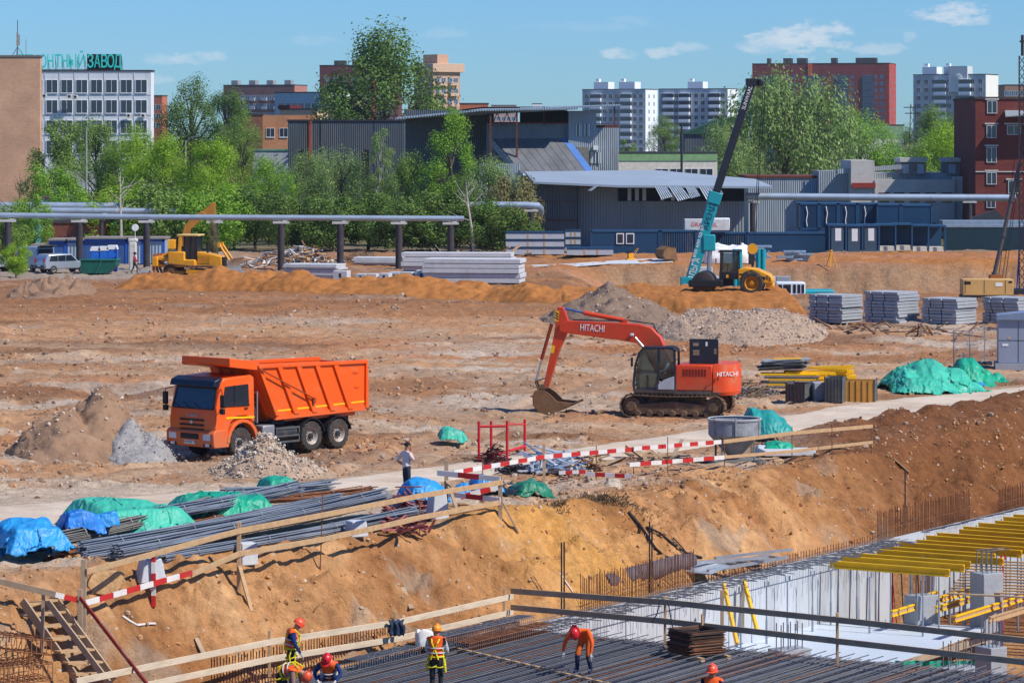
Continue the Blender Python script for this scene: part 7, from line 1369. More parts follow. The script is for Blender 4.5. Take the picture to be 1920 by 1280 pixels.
tarp('darker green sheet at the right end of the tarpaulin mound', ground(1828, 722)+Vector((0, 1, 0)), 2.6, 4.5, 1.15, ra(-4), tg, 22, [(-.2, 0, .6, 1.0), (.4, 0, .5, .5)], crease=.14); tarp('small flat green sheet right of the tarpaulin mound', ground(1872, 716)+Vector((0, .5, 0)), 1.2, 2.0, .25, 0, tg, 23); tarp('blue cloth scrap at the foot of the tarpaulin mound', ground(1832, 728), .9, 1.0, .3, 0, tb, 24)
yb = mat('beam_yellow', (246, 190, 14), .55, var=.08, dirt=(176, 150, 60), damt=.25); panel_d = mat('panel_grime', (86, 90, 88), .7, var=.25, dirt=(140, 132, 118), damt=.4)
c = ground(1500, 728); t = T('beam_stack', 'stack of dark formwork panels and yellow timber beams left of the crates', 'stack', c, ra(-6)); r = random.Random(5)
for i in range(9): b = MB(); b.bar((-1.6+r.uniform(-.2, .2), -.9+.02*i, .12+.075*i), (.9+r.uniform(-.2, .2), -.7, .12+.075*i), 1.0, .06); b.build('dark_panel', [panel_d, wood_g, yb][i % 3], t)
for i in range(16): x0 = -.6+r.uniform(-.15, .15); y = -.9+(i % 4)*.35; z = .15+(i//4)*.2; b = MB(); b.bar((x0, y, z), (2.35+r.uniform(-.1, .25), y+.2, z+.03), .2, .16); b.build('yellow_beam', yb, t)
for i in range(8): a = r.uniform(-.25, .25); b = MB(); b.box((-.75+r.uniform(-.15, .15), -.3, .95+i*.055), (2.0+r.uniform(-.2, .2), 1.5, .04), 0, Matrix.Translation((-.75, -.3, 1.1)) @ Matrix.Rotation(a, 4, 'Z') @ Matrix.Rotation(ra(-3), 4, 'Y') @ Matrix.Translation((.75, .3, -1.1))); b.build('top_panel', mat('panel_pale', (150, 152, 150), .6, var=.2, dirt=(90, 92, 90), damt=.5) if i > 4 else panel_d, t)
b = MB(); b.bar((-1.2, -1.0, 1.43), (.1, -.9, 1.45), .3, .05); b.build('yellow_strip', yb, t)
for i in range(4): b = MB(); b.bar((.4+.2*i, -.5+.2*i, 1.0), (2.2+.1*i, -.9+.3*i, .92+.04*i), .16, .1); b.build('loose_beam', yb, t)
def crate(label, px, py, w_, d_, h, rz, m, side_m=None):
    t = T('crate', label, 'crate', ground(px, py), rz, 'crates by the haul road')
    for (a, e) in (((-w_/2, -d_/2), (w_/2, -d_/2)), ((w_/2, -d_/2), (w_/2, d_/2)), ((w_/2, d_/2), (-w_/2, d_/2)), ((-w_/2, d_/2), (-w_/2, -d_/2))): b = MB(); b.bar((*a, h/2), (*e, h/2), .04, h); b.build('side_panel', (side_m if a[0] == e[0] and side_m else m), t)
    [MB().bar((x, y, 0), (x, y, h+.06), .05, .05, up=(1, 0, 0)).build('corner_post', steel_dk, t) for x in (-w_/2, w_/2) for y in (-d_/2, d_/2)]; [MB().bar((x, -d_/2-.03, 0), (x, -d_/2-.03, h), .025, .025, up=(1, 0, 0)).build('steel_rod', steel_dk, t) for x in [(-.5+q/5)*w_ for q in range(6)]]; return t
crate('orange-brown crate with steel rods beside the tarpaulin mound', 1613, 752, 1.35, 1.2, .95, ra(-12), mat('crate_ochre', (206, 146, 62), .7, var=.12, dirt=(130, 90, 50), damt=.3), panel_d); crate('dark crate with open top between the beams and the orange crate', 1566, 753, .75, 1.2, 1.1, ra(-14), panel_d); crate('small dark crate left of the grey bin', 1498, 751, .85, 1.0, .78, ra(-25), mat('crate_dark', (92, 78, 74), .8, var=.2), panel_d)
tag(MB().box((0, 0, .4), (.55, .7, .8)).build('steel_bin', concd, None, ground(1534, 750), (0, 0, .2), bevel=.03), 'grey bin between the small dark crate and the orange crate', 'bin')
ORD = ['nearest', 'second', 'third', 'fourth', 'fifth', 'sixth', 'seventh', 'eighth', 'ninth', 'tenth', 'eleventh', 'twelfth', 'thirteenth', 'farthest']
# ============================================================ crest of the slope: reinforcing steel, sheets, fences
steel_bar = mat('rebar_steel', (128, 136, 146), .5, .3, var=.25, scale=.8, stretch=(1, 1, 6), dirt=(120, 84, 60), damt=.2); rust_bar = mat('rebar_rust', (128, 84, 58), .85, .1, var=.3, scale=3); grey_bar = mat('rebar_grey', (124, 120, 112), .7, .2, var=.2)
redp = mat('band_red', (192, 44, 40), .6, var=.12, dirt=(150, 90, 80), damt=.25); whp = mat('band_white', (222, 216, 208), .7, var=.08, dirt=(176, 160, 144), damt=.35)
def bundle(label, a, b_, r, n, m, seed, end_m=None, sag=.05, group='bundles of reinforcing bars'):
    """a tied bundle of bars from a to b_; (px, py, z) triples"""
    rr = random.Random(seed); A, E = gp(*a), gp(*b_); t = T('rebar_bundle', label, 'rebar bundle', A, 0, group); d = (E-A); L = d.length; d.normalize(); s = d.cross(Vector((0, 0, 1))).normalized(); u = s.cross(d); b = MB()
    for i in range(n):
        q = math.sqrt((i+.5)/n)*r; an = i*2.39996; x, y = q*math.cos(an), q*math.sin(an)*.8; e0, e1 = rr.uniform(-.12, .12), rr.uniform(-.5, .2); pts = []
        j = rr.uniform(-.03, .03)
        for k in range(6): f = k/5; pts.append(d*(e0+(L+e1-e0)*f)+s*(x*(1+.25*math.sin(5*f+i))+j*math.sin(3*f))+u*(y-sag*math.sin(math.pi*f)+.02*math.sin(7*f+i)))
        b.tube(pts, .018, 5)
    o = b.build('bars', m, t); o['kind'] = 'stuff'
    for f in (.12, .38, .64, .88):
        b = MB(); c_ = d*(L*f)-u*sag*math.sin(math.pi*f); n_ = 14; b.tube([c_+s*(r*1.12*math.cos(2*math.pi*k/n_))+u*(r*.95*math.sin(2*math.pi*k/n_)) for k in range(n_+1)], .008, 4); b.build('tie_wire', mat('tie_wire', (150, 150, 150), .4, .6), t)
    return t
bundle('long steel bar bundle lying uppermost beside the green tarpaulin', (216, 1034, .72), (722, 926, .72), .24, 46, steel_bar, 1); bundle('steel bar bundle whose dark end sits left of the uppermost one', (152, 1028, .68), (640, 935, .62), .22, 42, steel_bar, 2); bundle('steel bar bundle below the uppermost one, in front', (160, 1046, .5), (690, 944, .45), .2, 34, steel_bar, 3)
bundle('low bar bundle running along the lower fence plank', (300, 1046, .42), (784, 957, .5), .18, 34, steel_bar, 4); bundle('old grey bar bundle under the blue sheet', (106, 1010, .85), (420, 935, .85), .24, 40, grey_bar, 5); bundle('rusty bar bundle end nearest the blue sheet, left one', (88, 1054, .3), (420, 975, .3), .16, 26, rust_bar, 6); bundle('rusty bar bundle end right of the other rusty end', (118, 1062, .26), (470, 985, .26), .16, 26, rust_bar, 7)
bundle('rusty bar bundle resting above the rusty pair', (110, 1040, .5), (430, 962, .5), .15, 22, rust_bar, 8); bundle('bar bundle between the two green tarpaulins', (300, 962, .95), (560, 912, .9), .24, 36, steel_bar, 9); bundle('far bar bundle behind the third green tarpaulin', (420, 925, .75), (628, 908, .55), .22, 30, steel_bar, 10); bundle('thin rusty bar bundle at the far end of the pile', (470, 938, .5), (700, 915, .4), .14, 18, rust_bar, 11); bundle('short loose bars on the ground below the lower plank', (615, 994, .1), (760, 985, .1), .1, 14, steel_bar, 12)
# supports
def block(label, px, py, w_, d_, h, rz=0, tp=.6, m=concl, lift=0): p = ground(px, py); o = MB().box((0, 0, h/2), (w_, d_, h), 0, None, tp, .9).build('support_block', m, None, p, (0, 0, rz), bevel=.03); tag(o, label, 'concrete block', 'concrete supports under the bars'); return o
block('trapezoid concrete block under the bars left of the red post', 282, 1090, .75, .5, .62, .5); block('broken concrete block under the bars beside the second post', 462, 1058, .5, .5, .6, .5, .9); block('pale concrete block under the low bar bundle', 668, 1005, .55, .5, .45, .5, .8); block('rounded white concrete block beside the pink pipes', 820, 972, .55, .6, .75, .4, .7)
# boulder
V, Fc = rock_base(77, 4); V = V*(1+.10*fbm(V[:, 0]*2.2+V[:, 2], V[:, 1]*2.2, 4, 5)[:, None]); V = V*np.array([.72, .55, .36]); o = np_obj('boulder', V, Fc, mat('boulder_tan', (190, 150, 104), .95, var=.25, scale=2.5, bump=.9, bscale=7, dirt=(128, 96, 66), damt=.4)); o.location = ground(196, 1106)+Vector((0, .25, .16)); tag(o, 'large tan boulder on the crest beside the grey fence post', 'boulder')
# sheets
def Pz(px, py, z): p = gp(px, py, z); return Vector((p.x, p.y, gz(p.x, p.y)))
tarp('green tarpaulin draped over the bars, largest on the left', Pz(238, 968, .8), 4.1, 3.8, .5, ra(35), tg2, 31, [(-.35, .2, .5, 1.0), (.1, .25, .5, .85), (.45, -.2, .5, .6), (-.1, -.4, .6, .6)], zoff=.6, n=130, crease=.16)
tarp('crumpled green tarpaulin over the middle of the bars', Pz(415, 940, .8), 4.0, 3.0, .3, ra(20), tg, 32, [(0, .1, .6, 1), (.5, 0, .5, .8), (-.5, .1, .5, .6)], zoff=.6, n=130, crease=.2); tarp('green tarpaulin at the far end of the bars', Pz(520, 905, .6), 1.5, 1.8, .3, ra(25), tg, 33, [(0, 0, .7, 1)], zoff=.45, crease=.18)
tarp('bright blue sheet hanging over the left end of the bars', Pz(55, 1022, .7), 2.2, 2.6, .2, ra(28), tb, 34, [(-.1, .2, .8, 1), (.4, -.1, .6, .8)], zoff=.72, n=110, crease=.16); tarp('crumpled blue sheet on top of the grey bars', Pz(150, 992, .9), 1.5, 1.6, .25, ra(25), tarpmat('tarp_blue_deep', (38, 124, 204)), 35, zoff=.85, crease=.2); tarp('small blue and white sheet left of the green tarpaulin', Pz(198, 988, .9), .8, 1.2, .18, ra(25), tb, 36, zoff=.85, crease=.2)
def hang(label, px0, px1, y0, y1, m, seed, z0=.9, group='tarpaulins'):
    """the part of a sheet that falls over the ends of the bars in folds"""
    A, B_ = gp(px0, y0, z0), gp(px1, y0, z0); A.y = B_.y = min(A.y, B_.y)-.15; k = A.y/F; n, m_ = 60, 40; V = []
    for i in range(n):
        for j in range(m_):
            f, g = i/(n-1), j/(m_-1); x = A.x+(B_.x-A.x)*f; z = HC-((y0+(y1-y0)*g*(1-.22*math.sin(f*9+seed)**2))-HY)*k; y = A.y+.12*math.sin(f*17+seed)*(.3+g)+.06*math.sin(f*41+2*g)-.12*g; V.append((x-A.x+.06*math.sin(7*g+5*f), y-A.y, z-A.z))
    i = (np.arange(n-1)[:, None]*m_+np.arange(m_-1)[None, :]).ravel(); o = np_obj('hanging_sheet', V, np.stack([i, i+1, i+m_+1, i+m_], 1), m); o.location = A; tag(o, label, 'tarpaulin', group); o.modifiers.new('thick', 'SOLIDIFY').thickness = .012
hang('blue sheet falling in folds at the left edge', -30, 34, 1002, 1078, tb, 1); hang('blue sheet fold hanging to the ground beside the rusty bar ends', 52, 95, 1000, 1096, tb, 3); hang('blue sheet strip between the two hanging folds', 30, 60, 1000, 1072, tb, 5)
tarp('blue tarpaulin beside the standing man', Pz(795, 918, .6), 1.9, 2.0, .55, ra(20), tb, 41, [(-.2, 0, .7, 1), (.4, .1, .6, .8)], zoff=.2, crease=.15); tarp('light blue sheet behind the red and white boards', Pz(912, 893, .5), 1.3, 2.0, .45, ra(10), tarpmat('tarp_sky', (70, 160, 226)), 42, [(0, 0, .8, 1)], zoff=.15, crease=.15); tarp('blue bundle between the boards', Pz(868, 905, .4), .8, 1.2, .4, 0, tb, 43, crease=.14); tarp('green netting with black plastic on the crest', Pz(990, 898, .4), 1.6, 2.2, .55, ra(20), tarpmat('net_green', (18, 112, 82)), 44, [(-.2, 0, .7, .9), (.4, .1, .6, .8)], crease=.18); tarp('black plastic scrap left of the green netting', Pz(958, 906, .3), .7, 1.4, .35, ra(60), mat('plastic_black', (46, 50, 54), .35, spec=.6, bump=.4), 45, crease=.16)
tarp('rolled green tarpaulin on the open ground beside the man', ground(847, 834)+Vector((0, .5, 0)), 1.35, 1.6, .55, ra(5), tg2, 46, [(0, 0, .9, 1), (.3, 0, .8, .95), (-.4, 0, .7, .8)], crease=.12)
# ---- timber and striped fences along the crest
def plank(label, pts, h, m, name='fence_rail', group='crest fence', th=.05, striped=0, cat='fence rail', parent=None):
    A = Vector(pts[0]); t = T(name, label, cat, A, 0, group)
    for a, e in zip(pts[:-1], pts[1:]):
        a, e = Vector(a)-A, Vector(e)-A
        if striped:
            for i in range(striped): q0, q1 = i/striped, (i+1)/striped; b = MB(); b.bar(a.lerp(e, q0), a.lerp(e, q1-.002), th, h); b.build('red_band' if i % 2 else 'white_band', redp if i % 2 else whp, t)
        else: b = MB(); b.bar(a, e+(e-a).normalized()*.06, th, h); b.build('plank', m, t, bevel=.006)
    return t
def post(label, px, ybase, ytop, m=wood_g, w_=.10, lean=0, brace=None, name='fence_post', group='crest fence posts', striped=0, p=None):
    p = p or ground(px, ybase); h = (ybase-ytop)*p.y/F; t = T(name, label, 'fence post', p, 0, group)
    if striped:
        for i in range(striped): b = MB(); b.bx((-w_/2, -w_/2, h*i/striped), (w_/2, w_/2, h*(i+1)/striped-.002)); b.build('red_band' if i % 2 else 'white_band', redp if i % 2 == 0 else whp, t)
    else: b = MB(); b.bar((0, 0, -.15), (lean, 0, h), w_, w_, up=(1, 0, 0)); b.build('upright', m, t, bevel=.006)
    if brace: q = ground(*brace[:2])-p; b = MB(); b.bar(q, (0, 0, h*brace[2]), .10, .05); b.build('brace', m, t)
    return p
A1 = post('grey timber post above the stair', 157, 1195, 1048, w_=.13); A1b = post('lower grey post in front of the stair post', 150, 1200, 1104, w_=.12); A2 = post('red and white striped upright post', 288, 1137, 1032, striped=5, w_=.11); A3 = post('timber post with brace in the middle of the slope fence', 448, 1105, 978, wood, .11, brace=(472, 1146, .38)); A4 = post('thin steel stake left of the man', 600, 1070, 922, rust_bar, .03, .08); A5 = post('thin steel stake right of the bar bundle ends', 787, 1005, 920, rust_bar, .03); A6 = post('corner timber post below the striped boards', 938, 972, 888, brace=(972, 998, .45), w_=.13); A7 = post('timber post holding the striped boards behind the corner post', 837, 952, 862, brace=(858, 958, .6), w_=.12)
def ray(px, py, Y): return at(px, py, Y-.09)
plank('long upper timber rail of the slope fence', [ray(162, 1071, A1.y), ray(288, 1038, A2.y), ray(448, 995, A3.y), ray(612, 964, A4.y), ray(784, 930, A5.y), ray(940, 904, A6.y)], .15, wood); plank('long lower timber rail of the slope fence', [ray(358, 1077, (A2.y+A3.y)/2), ray(448, 1038, A3.y), ray(609, 1010, A4.y), ray(727, 984, (A4.y+A5.y)/2), ray(787, 970, A5.y), ray(936, 942, A6.y)], .15, wood)
plank('red and white striped lower board beside the boulder', [ray(160, 1130, A1.y), ray(360, 1073, (A2.y+A3.y)/2)], .14, wood, striped=8); plank('striped board running left from the stair post', [ray(-20, 1083, A1.y-1.0), ray(148, 1125, A1.y)], .13, wood, striped=6)
plank('upper striped board between the two corner posts', [ray(820, 886, A7.y), ray(938, 898, A6.y-.05)], .16, wood, striped=3); plank('lower striped board between the two corner posts', [ray(842, 926, A7.y), ray(938, 937, A6.y-.05)], .15, wood, striped=3); plank('striped board rising behind the corner post', [ray(845, 936, A7.y+.3), ray(938, 912, A6.y+1.2)], .16, wood, striped=5)
B1 = ground(862, 925); S = [(905, 935, 860), (1020, 903, 832), (1118, 900, 835), (1188, 893, 852), (1252, 886, 818), (1358, 876, 818), (1485, 868, 800), (1560, 862, 796), (1634, 850, 794)]
SP = [post(f'thin steel stake of the striped fence, {w}', px, ylo, yt, rust_bar if i not in (1,) else wood, .03 if i != 1 else .1) for i, ((px, ylo, yt), w) in enumerate(zip(S, ('leftmost, beside the corner post', 'a timber post among the white pipes', 'right of the white pipes', 'beside the fallen striped board', 'in the middle of the striped board', 'at the concrete hopper', 'under the green tarpaulin', 'right of the hopper slab', 'at the right end of the timber rail')))]
plank('long striped board rising from the corner to the hopper', [ray(850, 886, SP[0].y), ray(1020, 856, SP[1].y), ray(1188, 842, SP[3].y)], .14, wood, striped=10); plank('striped board end beside the hopper', [ray(1188, 841, SP[3].y-.1), ray(1352, 828, SP[5].y)], .14, wood, striped=11)
plank('lower striped board in front of the hopper', [ray(1180, 871, SP[3].y-.3), ray(1358, 857, SP[5].y-.2)], .14, wood, striped=9); plank('upper timber rail right of the hopper', [ray(1356, 828, SP[5].y), ray(1485, 812, SP[6].y), ray(1634, 799, SP[8].y)], .13, wood); plank('lower timber rail right of the hopper', [ray(1358, 857, SP[5].y-.2), ray(1485, 846, SP[6].y), ray(1634, 829, SP[8].y)], .11, wood)
plank('striped board fallen on the crest below the fence', [ray(1098, 888, SP[3].y-.6), ray(1190, 893, SP[3].y-1.1)], .14, wood, striped=5); plank('short striped board lying beside the pipes', [ray(1048, 886, SP[1].y), ray(1098, 884, SP[1].y)], .12, wood, striped=4)
# ---- odd heaps behind the fence
pinkp = mat('pink_pipe', (172, 104, 100), .7, var=.15); debris('heap of pink primed scaffold pieces beside the concrete block', 765, 968, 1.6, 2.6, .95, 90, pinkp, 21, ln=(.5, 1.0), th=.05, mats=[pinkp, mat('pink_dark', (120, 62, 64))], name='scaffold_heap', cat='scaffold'); debris('low row of red pipes under the bar bundle', 745, 988, 2.2, 1.6, .3, 50, pinkp, 22, ln=(.5, .9), th=.05, mats=[MATS['pink_dark'], pinkp], name='scaffold_heap', cat='scaffold')
debris('tangle of dark red rods under the red frame', 925, 868, 1.3, 2.0, .75, 130, rust_bar, 23, ln=(.3, .7), th=.035, mats=[mat('rod_maroon', (110, 44, 44)), mat('rod_black', (52, 44, 48))], name='rod_heap', cat='rods'); debris('tangle of black rods below the red frame', 965, 885, 1.5, 2.0, .5, 110, rust_bar, 24, ln=(.3, .7), th=.035, mats=[MATS['rod_black']], name='rod_heap', cat='rods')
whpipe = mat('pipe_zinc', (198, 204, 210), .4, .4, var=.12); debris('jumbled heap of white and grey steel pipes behind the fence', 1035, 880, 2.6, 3.0, .75, 60, whpipe, 25, ln=(1.2, 2.4), th=.06, mats=[whpipe, whpipe, mat('pipe_blue', (104, 128, 160), .5)], name='pipe_heap', cat='pipes'); debris('stacked brown rods and boards right of the white pipes', 1105, 880, 1.8, 2.4, .5, 50, wood_g, 26, ln=(1, 1.8), th=.06, mats=[wood_g, rust_bar, wood], name='board_heap', cat='boards'); debris('boards lying between the road and the striped fence', 1215, 862, 2.8, 4, .2, 22, wood, 27, ln=(1, 2.2), th=.09, mats=[wood, wood_g], name='board_heap', cat='boards')
rf = T('red_frame', 'red tubular scaffold frame standing behind the rods', 'scaffold', ground(940, 858), 0); o = rf.location; frm = mat('frame_red', (198, 34, 44), .5, var=.1)
Q = [ground(898, 862)-o, ground(921, 850)-o, ground(951, 862)-o, ground(984, 848)-o]; k = o.y/F
for q, yt, ylo in zip(Q, (790, 788, 789, 785), (862, 850, 862, 848)): b = MB(); b.cyl(q, q+Vector((0, 0, (ylo-yt)*k)), .05, n=8); b.build('upright', frm, rf)
b = MB(); b.cyl(Q[0]+Vector((0, 0, 62*k)), Q[2]+Vector((0, 0, 63*k)), .045, n=8); b.cyl(Q[2]+Vector((0, 0, 66*k)), Q[3]+Vector((0, 0, 54*k)), .03, n=8); b.build('crossbar', frm, rf); b = MB(); b.cyl(Q[0]+Vector((.5, 0, 8*k)), Q[3]+Vector((0, 0, 12*k)), .05, n=8); b.build('low_bar', frm, rf)
# ---- concrete hopper with sheeted load beside it
def hopper():
    c = ground(1377, 866); t = T('concrete_hopper', 'grey concrete pouring hopper on steel legs beside the striped fence', 'hopper', c, .2); s = c.y/F; hm = mat('hopper_grey', (146, 150, 154), .75, .1, var=.25, scale=3, dirt=(104, 104, 104), damt=.5, dscale=2, bump=.4)
    z1, z0, zt = 52*s, 32*s, 82*s; R1 = 49*s
    b = MB(); b.lathe([(R1*.97, zt), (R1, zt), (R1, z1), (R1*.97, z1)], 'z', 40); b.lathe([(R1*.94, zt-.06), (R1*.94, z1)], 'z', 40); b.lathe([(0, zt-.18), (R1*.94, zt-.16)], 'z', 40); b.build('bowl', hm, t)
    b = MB(); b.lathe([(R1*1.03, zt-.06), (R1*1.05, zt), (R1*1.0, zt+.02), (R1*.95, zt)], 'z', 40); b.build('rim', mat('hopper_rim', (176, 178, 178), .7), t); b = MB(); b.lathe([(R1, z1), (.22, z0*.35), (.2, .2)], 'z', 32); b.build('cone', hm, t)
    for a in (.5, 2.2, 3.9, 5.4): b = MB(); x, y = R1*.92*math.cos(a), R1*.92*math.sin(a); b.bar((x, y, 0), (x, y, z1+.05), .06, .06, up=(1, 0, 0)); b.build('leg', grey_bar, t)
    for a in (3.6, 4.5, 5.6): b = MB(); x, y = R1*1.02*math.cos(a), R1*1.02*math.sin(a); b.bar((x, y, z1), (x, y, zt+.05), .05, .05, up=(1, 0, 0)); b.build('stiffener', hm, t)
    b = MB(); b.box((0, 0, .06), (1.9, 1.6, .1)); b.build('base_frame', grey_bar, t)
hopper()
tarp('teal tarpaulin heaped behind the hopper', ground(1440, 830)+Vector((0, 1.2, 0)), 2.2, 2.6, 1.0, ra(10), tteal, 51, [(-.5, .1, .5, 1), (0, .1, .6, .9), (.5, 0, .5, .6)], crease=.17, zoff=.25); tarp('teal folded sheet over the slabs right of the hopper', ground(1462, 846)+Vector((0, .4, 0)), 1.6, 1.6, .45, ra(0), tg, 52, crease=.18); tarp('grey-white plastic crumpled below the teal sheet', ground(1440, 850), 1.3, 1.0, .3, 0, mat('plastic_white', (206, 208, 208), .4), 53, crease=.16)
for lb, px, py, w_, d_, h in (('pale concrete slab under the teal sheet', 1475, 852, 1.9, 1.2, .2), ('broken timber slab below the hopper', 1425, 868, 1.6, .7, .16)): tag(MB().box((0, 0, h/2), (w_, d_, h)).build('base_slab', concl if 'pale' in lb else wood, None, ground(px, py), (0, 0, .15), bevel=.03), lb, 'slab', 'slabs by the hopper')
# ---- slope litter: cables, grass, cloth, planks
def cable(label, pts, r=.03, m=black, lift=.05): P = [ground(*p, lift) for p in pts]; o = MB().tube([p-P[0] for p in P], r, 6).build('cable', m, None, P[0]); tag(o, label, 'cable', 'cables on the slope')
cable('thick black cable looping down the slope', [(1178, 962), (1198, 985), (1215, 1010), (1228, 1030), (1245, 1045), (1268, 1052), (1290, 1047)], .05); cable('black cable beside the thick loop', [(1212, 990), (1238, 1002), (1262, 1022), (1285, 1038), (1316, 1048)], .035); cable('thin cable running down to the wall rods', [(1262, 1010), (1280, 1030), (1300, 1055)], .025); cable('pale cord lying across the sandy slope', [(1050, 1078), (1062, 1095), (1074, 1112)], .025, whp); cable('short rusty rod bent on the slope above the worker', [(588, 1150), (595, 1140), (608, 1132)], .02, rust_bar)
cable('white plastic tape on the slope beside the stair', [(230, 1158), (245, 1168), (258, 1175), (278, 1172), (292, 1172)], .03, whp)
for lb, a, e, m in (('weathered plank lying on the slope above the jacket', (755, 1105), (772, 1145), wood_g), ('thin plank on the brown slope at the right', (1676, 862), (1705, 888), wood), ('short stick in the slope near the stair', (368, 1200), (384, 1235), wood_g), ('dark board half buried above the corner post', (1022, 940), (1058, 938), wood_g)):
    A, E = ground(*a, .06), ground(*e, .06); tag(MB().bar((0, 0, 0), E-A, .13, .04).build('loose_plank', m, None, A), lb, 'plank', 'planks on the slope')
def tuft(label, px, py, w_, seed, n=260):
    r = random.Random(seed); p = ground(px, py); b = MB()
    for i in range(n):
        x, y = r.gauss(0, w_/3), r.gauss(0, .35); z = gz(p.x+x, p.y+y)-p.z; d = Vector((r.uniform(-.5, .5), r.uniform(-.6, .2), r.uniform(-.1, .6)))*r.uniform(.15, .45); b.bar((x, y, z), Vector((x, y, z))+d, .016, .012)
    o = b.build('dry_grass', mat('grass_dry', (104, 88, 66), .95, var=.3, scale=5), None, p); o['kind'] = 'stuff'; o['label'] = label
tuft('dry grass and roots hanging over the crest', 1150, 938, 1.9, 1, 520); tuft('tuft of dry grass on the crest left of the cloth', 1048, 948, .5, 2, 120)
tarp('grey cloth caught in the dry grass', ground(1152, 912), .7, .9, .22, 0, mat('cloth_grey', (176, 160, 140)), 61, crease=.3, group='scraps')
# ---- stair down into the excavation
def stair():
    lift = .32; G = lambda px, py: ground(px, py, lift); Lp = [G(42+104*q, 1152+150*q) for q in np.linspace(0, 1, 8)]; Rp = [G(98+116*q, 1140+160*q) for q in np.linspace(0, 1, 8)]
    for P in (Lp, Rp):        # straight flight clear of the soil
        up = max(P[i].z-(P[0].z+(P[-1].z-P[0].z)*i/7) for i in range(8))
        for i in range(8): P[i].z = P[0].z+(P[-1].z-P[0].z)*i/7+up*.8
    a0 = Lp[0]; t = T('timber_stair', 'rough timber stair leading down the slope at the lower left', 'stair', a0); f = lambda p: p-a0
    for P in (Lp, Rp): b = MB(); b.bar(f(P[0]), f(P[-1]), .06, .22); b.build('stringer', wood_g, t)
    for i in range(7): l, r_ = Lp[i].lerp(Lp[i+1], .4), Rp[i].lerp(Rp[i+1], .4); b = MB(); b.bar(f(l), f(r_), .26, .05); b.build('tread', wood, t)
    p1 = ground(78, 1226); b = MB(); h = (1226-1110)*p1.y/F; b.bar(f(p1), f(p1)+Vector((.05, 0, h)), .12, .08, up=(1, 0, 0)); b.build('rail_post', wood_g, t); b = MB(); b.bar(f(at(-20, 1085, p1.y)), f(at(104, 1114, p1.y-.1)), .05, .15); b.build('top_rail', wood_g, t); b = MB(); b.bar(f(at(90, 1128, p1.y-.12)), f(at(206, 1282, p1.y-1.2)), .05, .16); b.build('hand_rail', wood_g, t)
    b = MB(); c_ = at(150, 1120, A1b.y-.1); d = at(282, 1290, A1b.y-3.0); b.bar(f(c_), f(d), .04, .10); b.build('striped_brace', mat('brace_maroon', (140, 50, 44), .7, dirt=(190, 160, 140), damt=.5), t)
    b = MB(); l, r_ = ground(30, 1165, .1), ground(110, 1150, .1); b.box(f((l+r_)/2)+Vector((0, .4, 0)), (1.1, 1.2, .06)); b.build('landing', wood_g, t)
stair()
def cage(label, p, d, L, w_, h, n, m, seed=0, name='rebar_cage', wv=None):
    t = T(name, label, 'rebar cage', p); d = Vector(d).normalized(); s = d.cross(Vector((0, 0, 1))).normalized(); b = MB(); r = random.Random(seed)
    for i in range(n): c_ = d*(L*i/(n-1)); a = [(-.5, 0), (.5, 0), (.5, 1), (-.5, 1), (-.5, 0)]; b.tube([c_+s*(w_*x)+Vector((0, 0, h*y+r.uniform(0, .03))) for x, y in a], .012, 4)
    for x in (-.5, -.17, .17, .5):
        for y in (0, 1): b.tube([s*(w_*x)+Vector((0, 0, h*y)), d*L+s*(w_*x)+Vector((0, 0, h*y))], .014, 4)
    stuff(b.build('bars', m, t)); return t
cage('rusty bar cage lying left of the stair', ground(-8, 1220, .1), (.5, .3, -.1), 1.2, 1.4, .35, 10, rust_bar); cage('dark bar cage at the lower left corner', ground(-20, 1285, .1), (.6, .4, 0), 1.4, 1.2, .4, 12, rust_bar, 2)
# ============================================================ deck, retaining wall and formwork in the excavation
ZD = -2.45
deckm = mat('deck_form', (104, 100, 98), .8, var=.25, scale=.8, dirt=(120, 96, 76), damt=.35, dscale=.6)
dk = T('deck_slab', 'rebar covered floor slab under construction in the foreground', 'slab', pit(0, 0, ZD)); dk.rotation_euler[2] = math.atan2(UY, UX)   # local x along u, local y along n
b = MB(); b.bx((-45, -34, -.32), (0, -.05, 0)); b.build('formwork', deckm, dk)
b1, b2, b3 = MB(), MB(), MB(); r = random.Random(2)
for i in range(190): x = -26+i*.137; b = (b1, b1, b1, b3, b2, b3)[r.randrange(6)]; y1 = -24+r.uniform(-1, 1); b.bar((x, -.1+r.uniform(-.1, .25), .05), (x+r.uniform(-.04, .04), y1, .05), .017, .017)
for i in range(170): y = -.15-i*.14; b = (b1, b1, b1, b3, b1, b2)[r.randrange(6)]; b.bar((-26, y, .08), (r.uniform(-.15, .25), y+r.uniform(-.03, .03), .08), .017, .017)
for i in range(60): y = -.3-i*.42; b1.bar((-26, y, .21), (.1, y, .21), .022, .022)
for b, nm, m in ((b1, 'dark_bars', mat('mat_steel', (112, 114, 120), .55, .3, var=.2)), (b2, 'rusty_bars', rust_bar), (b3, 'light_bars', mat('mat_light', (150, 146, 142), .5, .4))): stuff(b.build(nm, m, dk))
b = MB(); b.bar((-9.5, -5.6, .14), (-4.6, -14.5, .14), .03, .03); b.bar((-4.3, -.9, .14), (-10.5, -15, .14), .10, .05); b.build('pale_batten', wood, dk)
b = MB(); b.bx((-45, -34, -3.2), (-.6, -.4, -.33)); b.build('slab_shadow_void', mat('void_shade', (60, 48, 38), .95), dk)  # dark block standing in for the shade beneath the slab
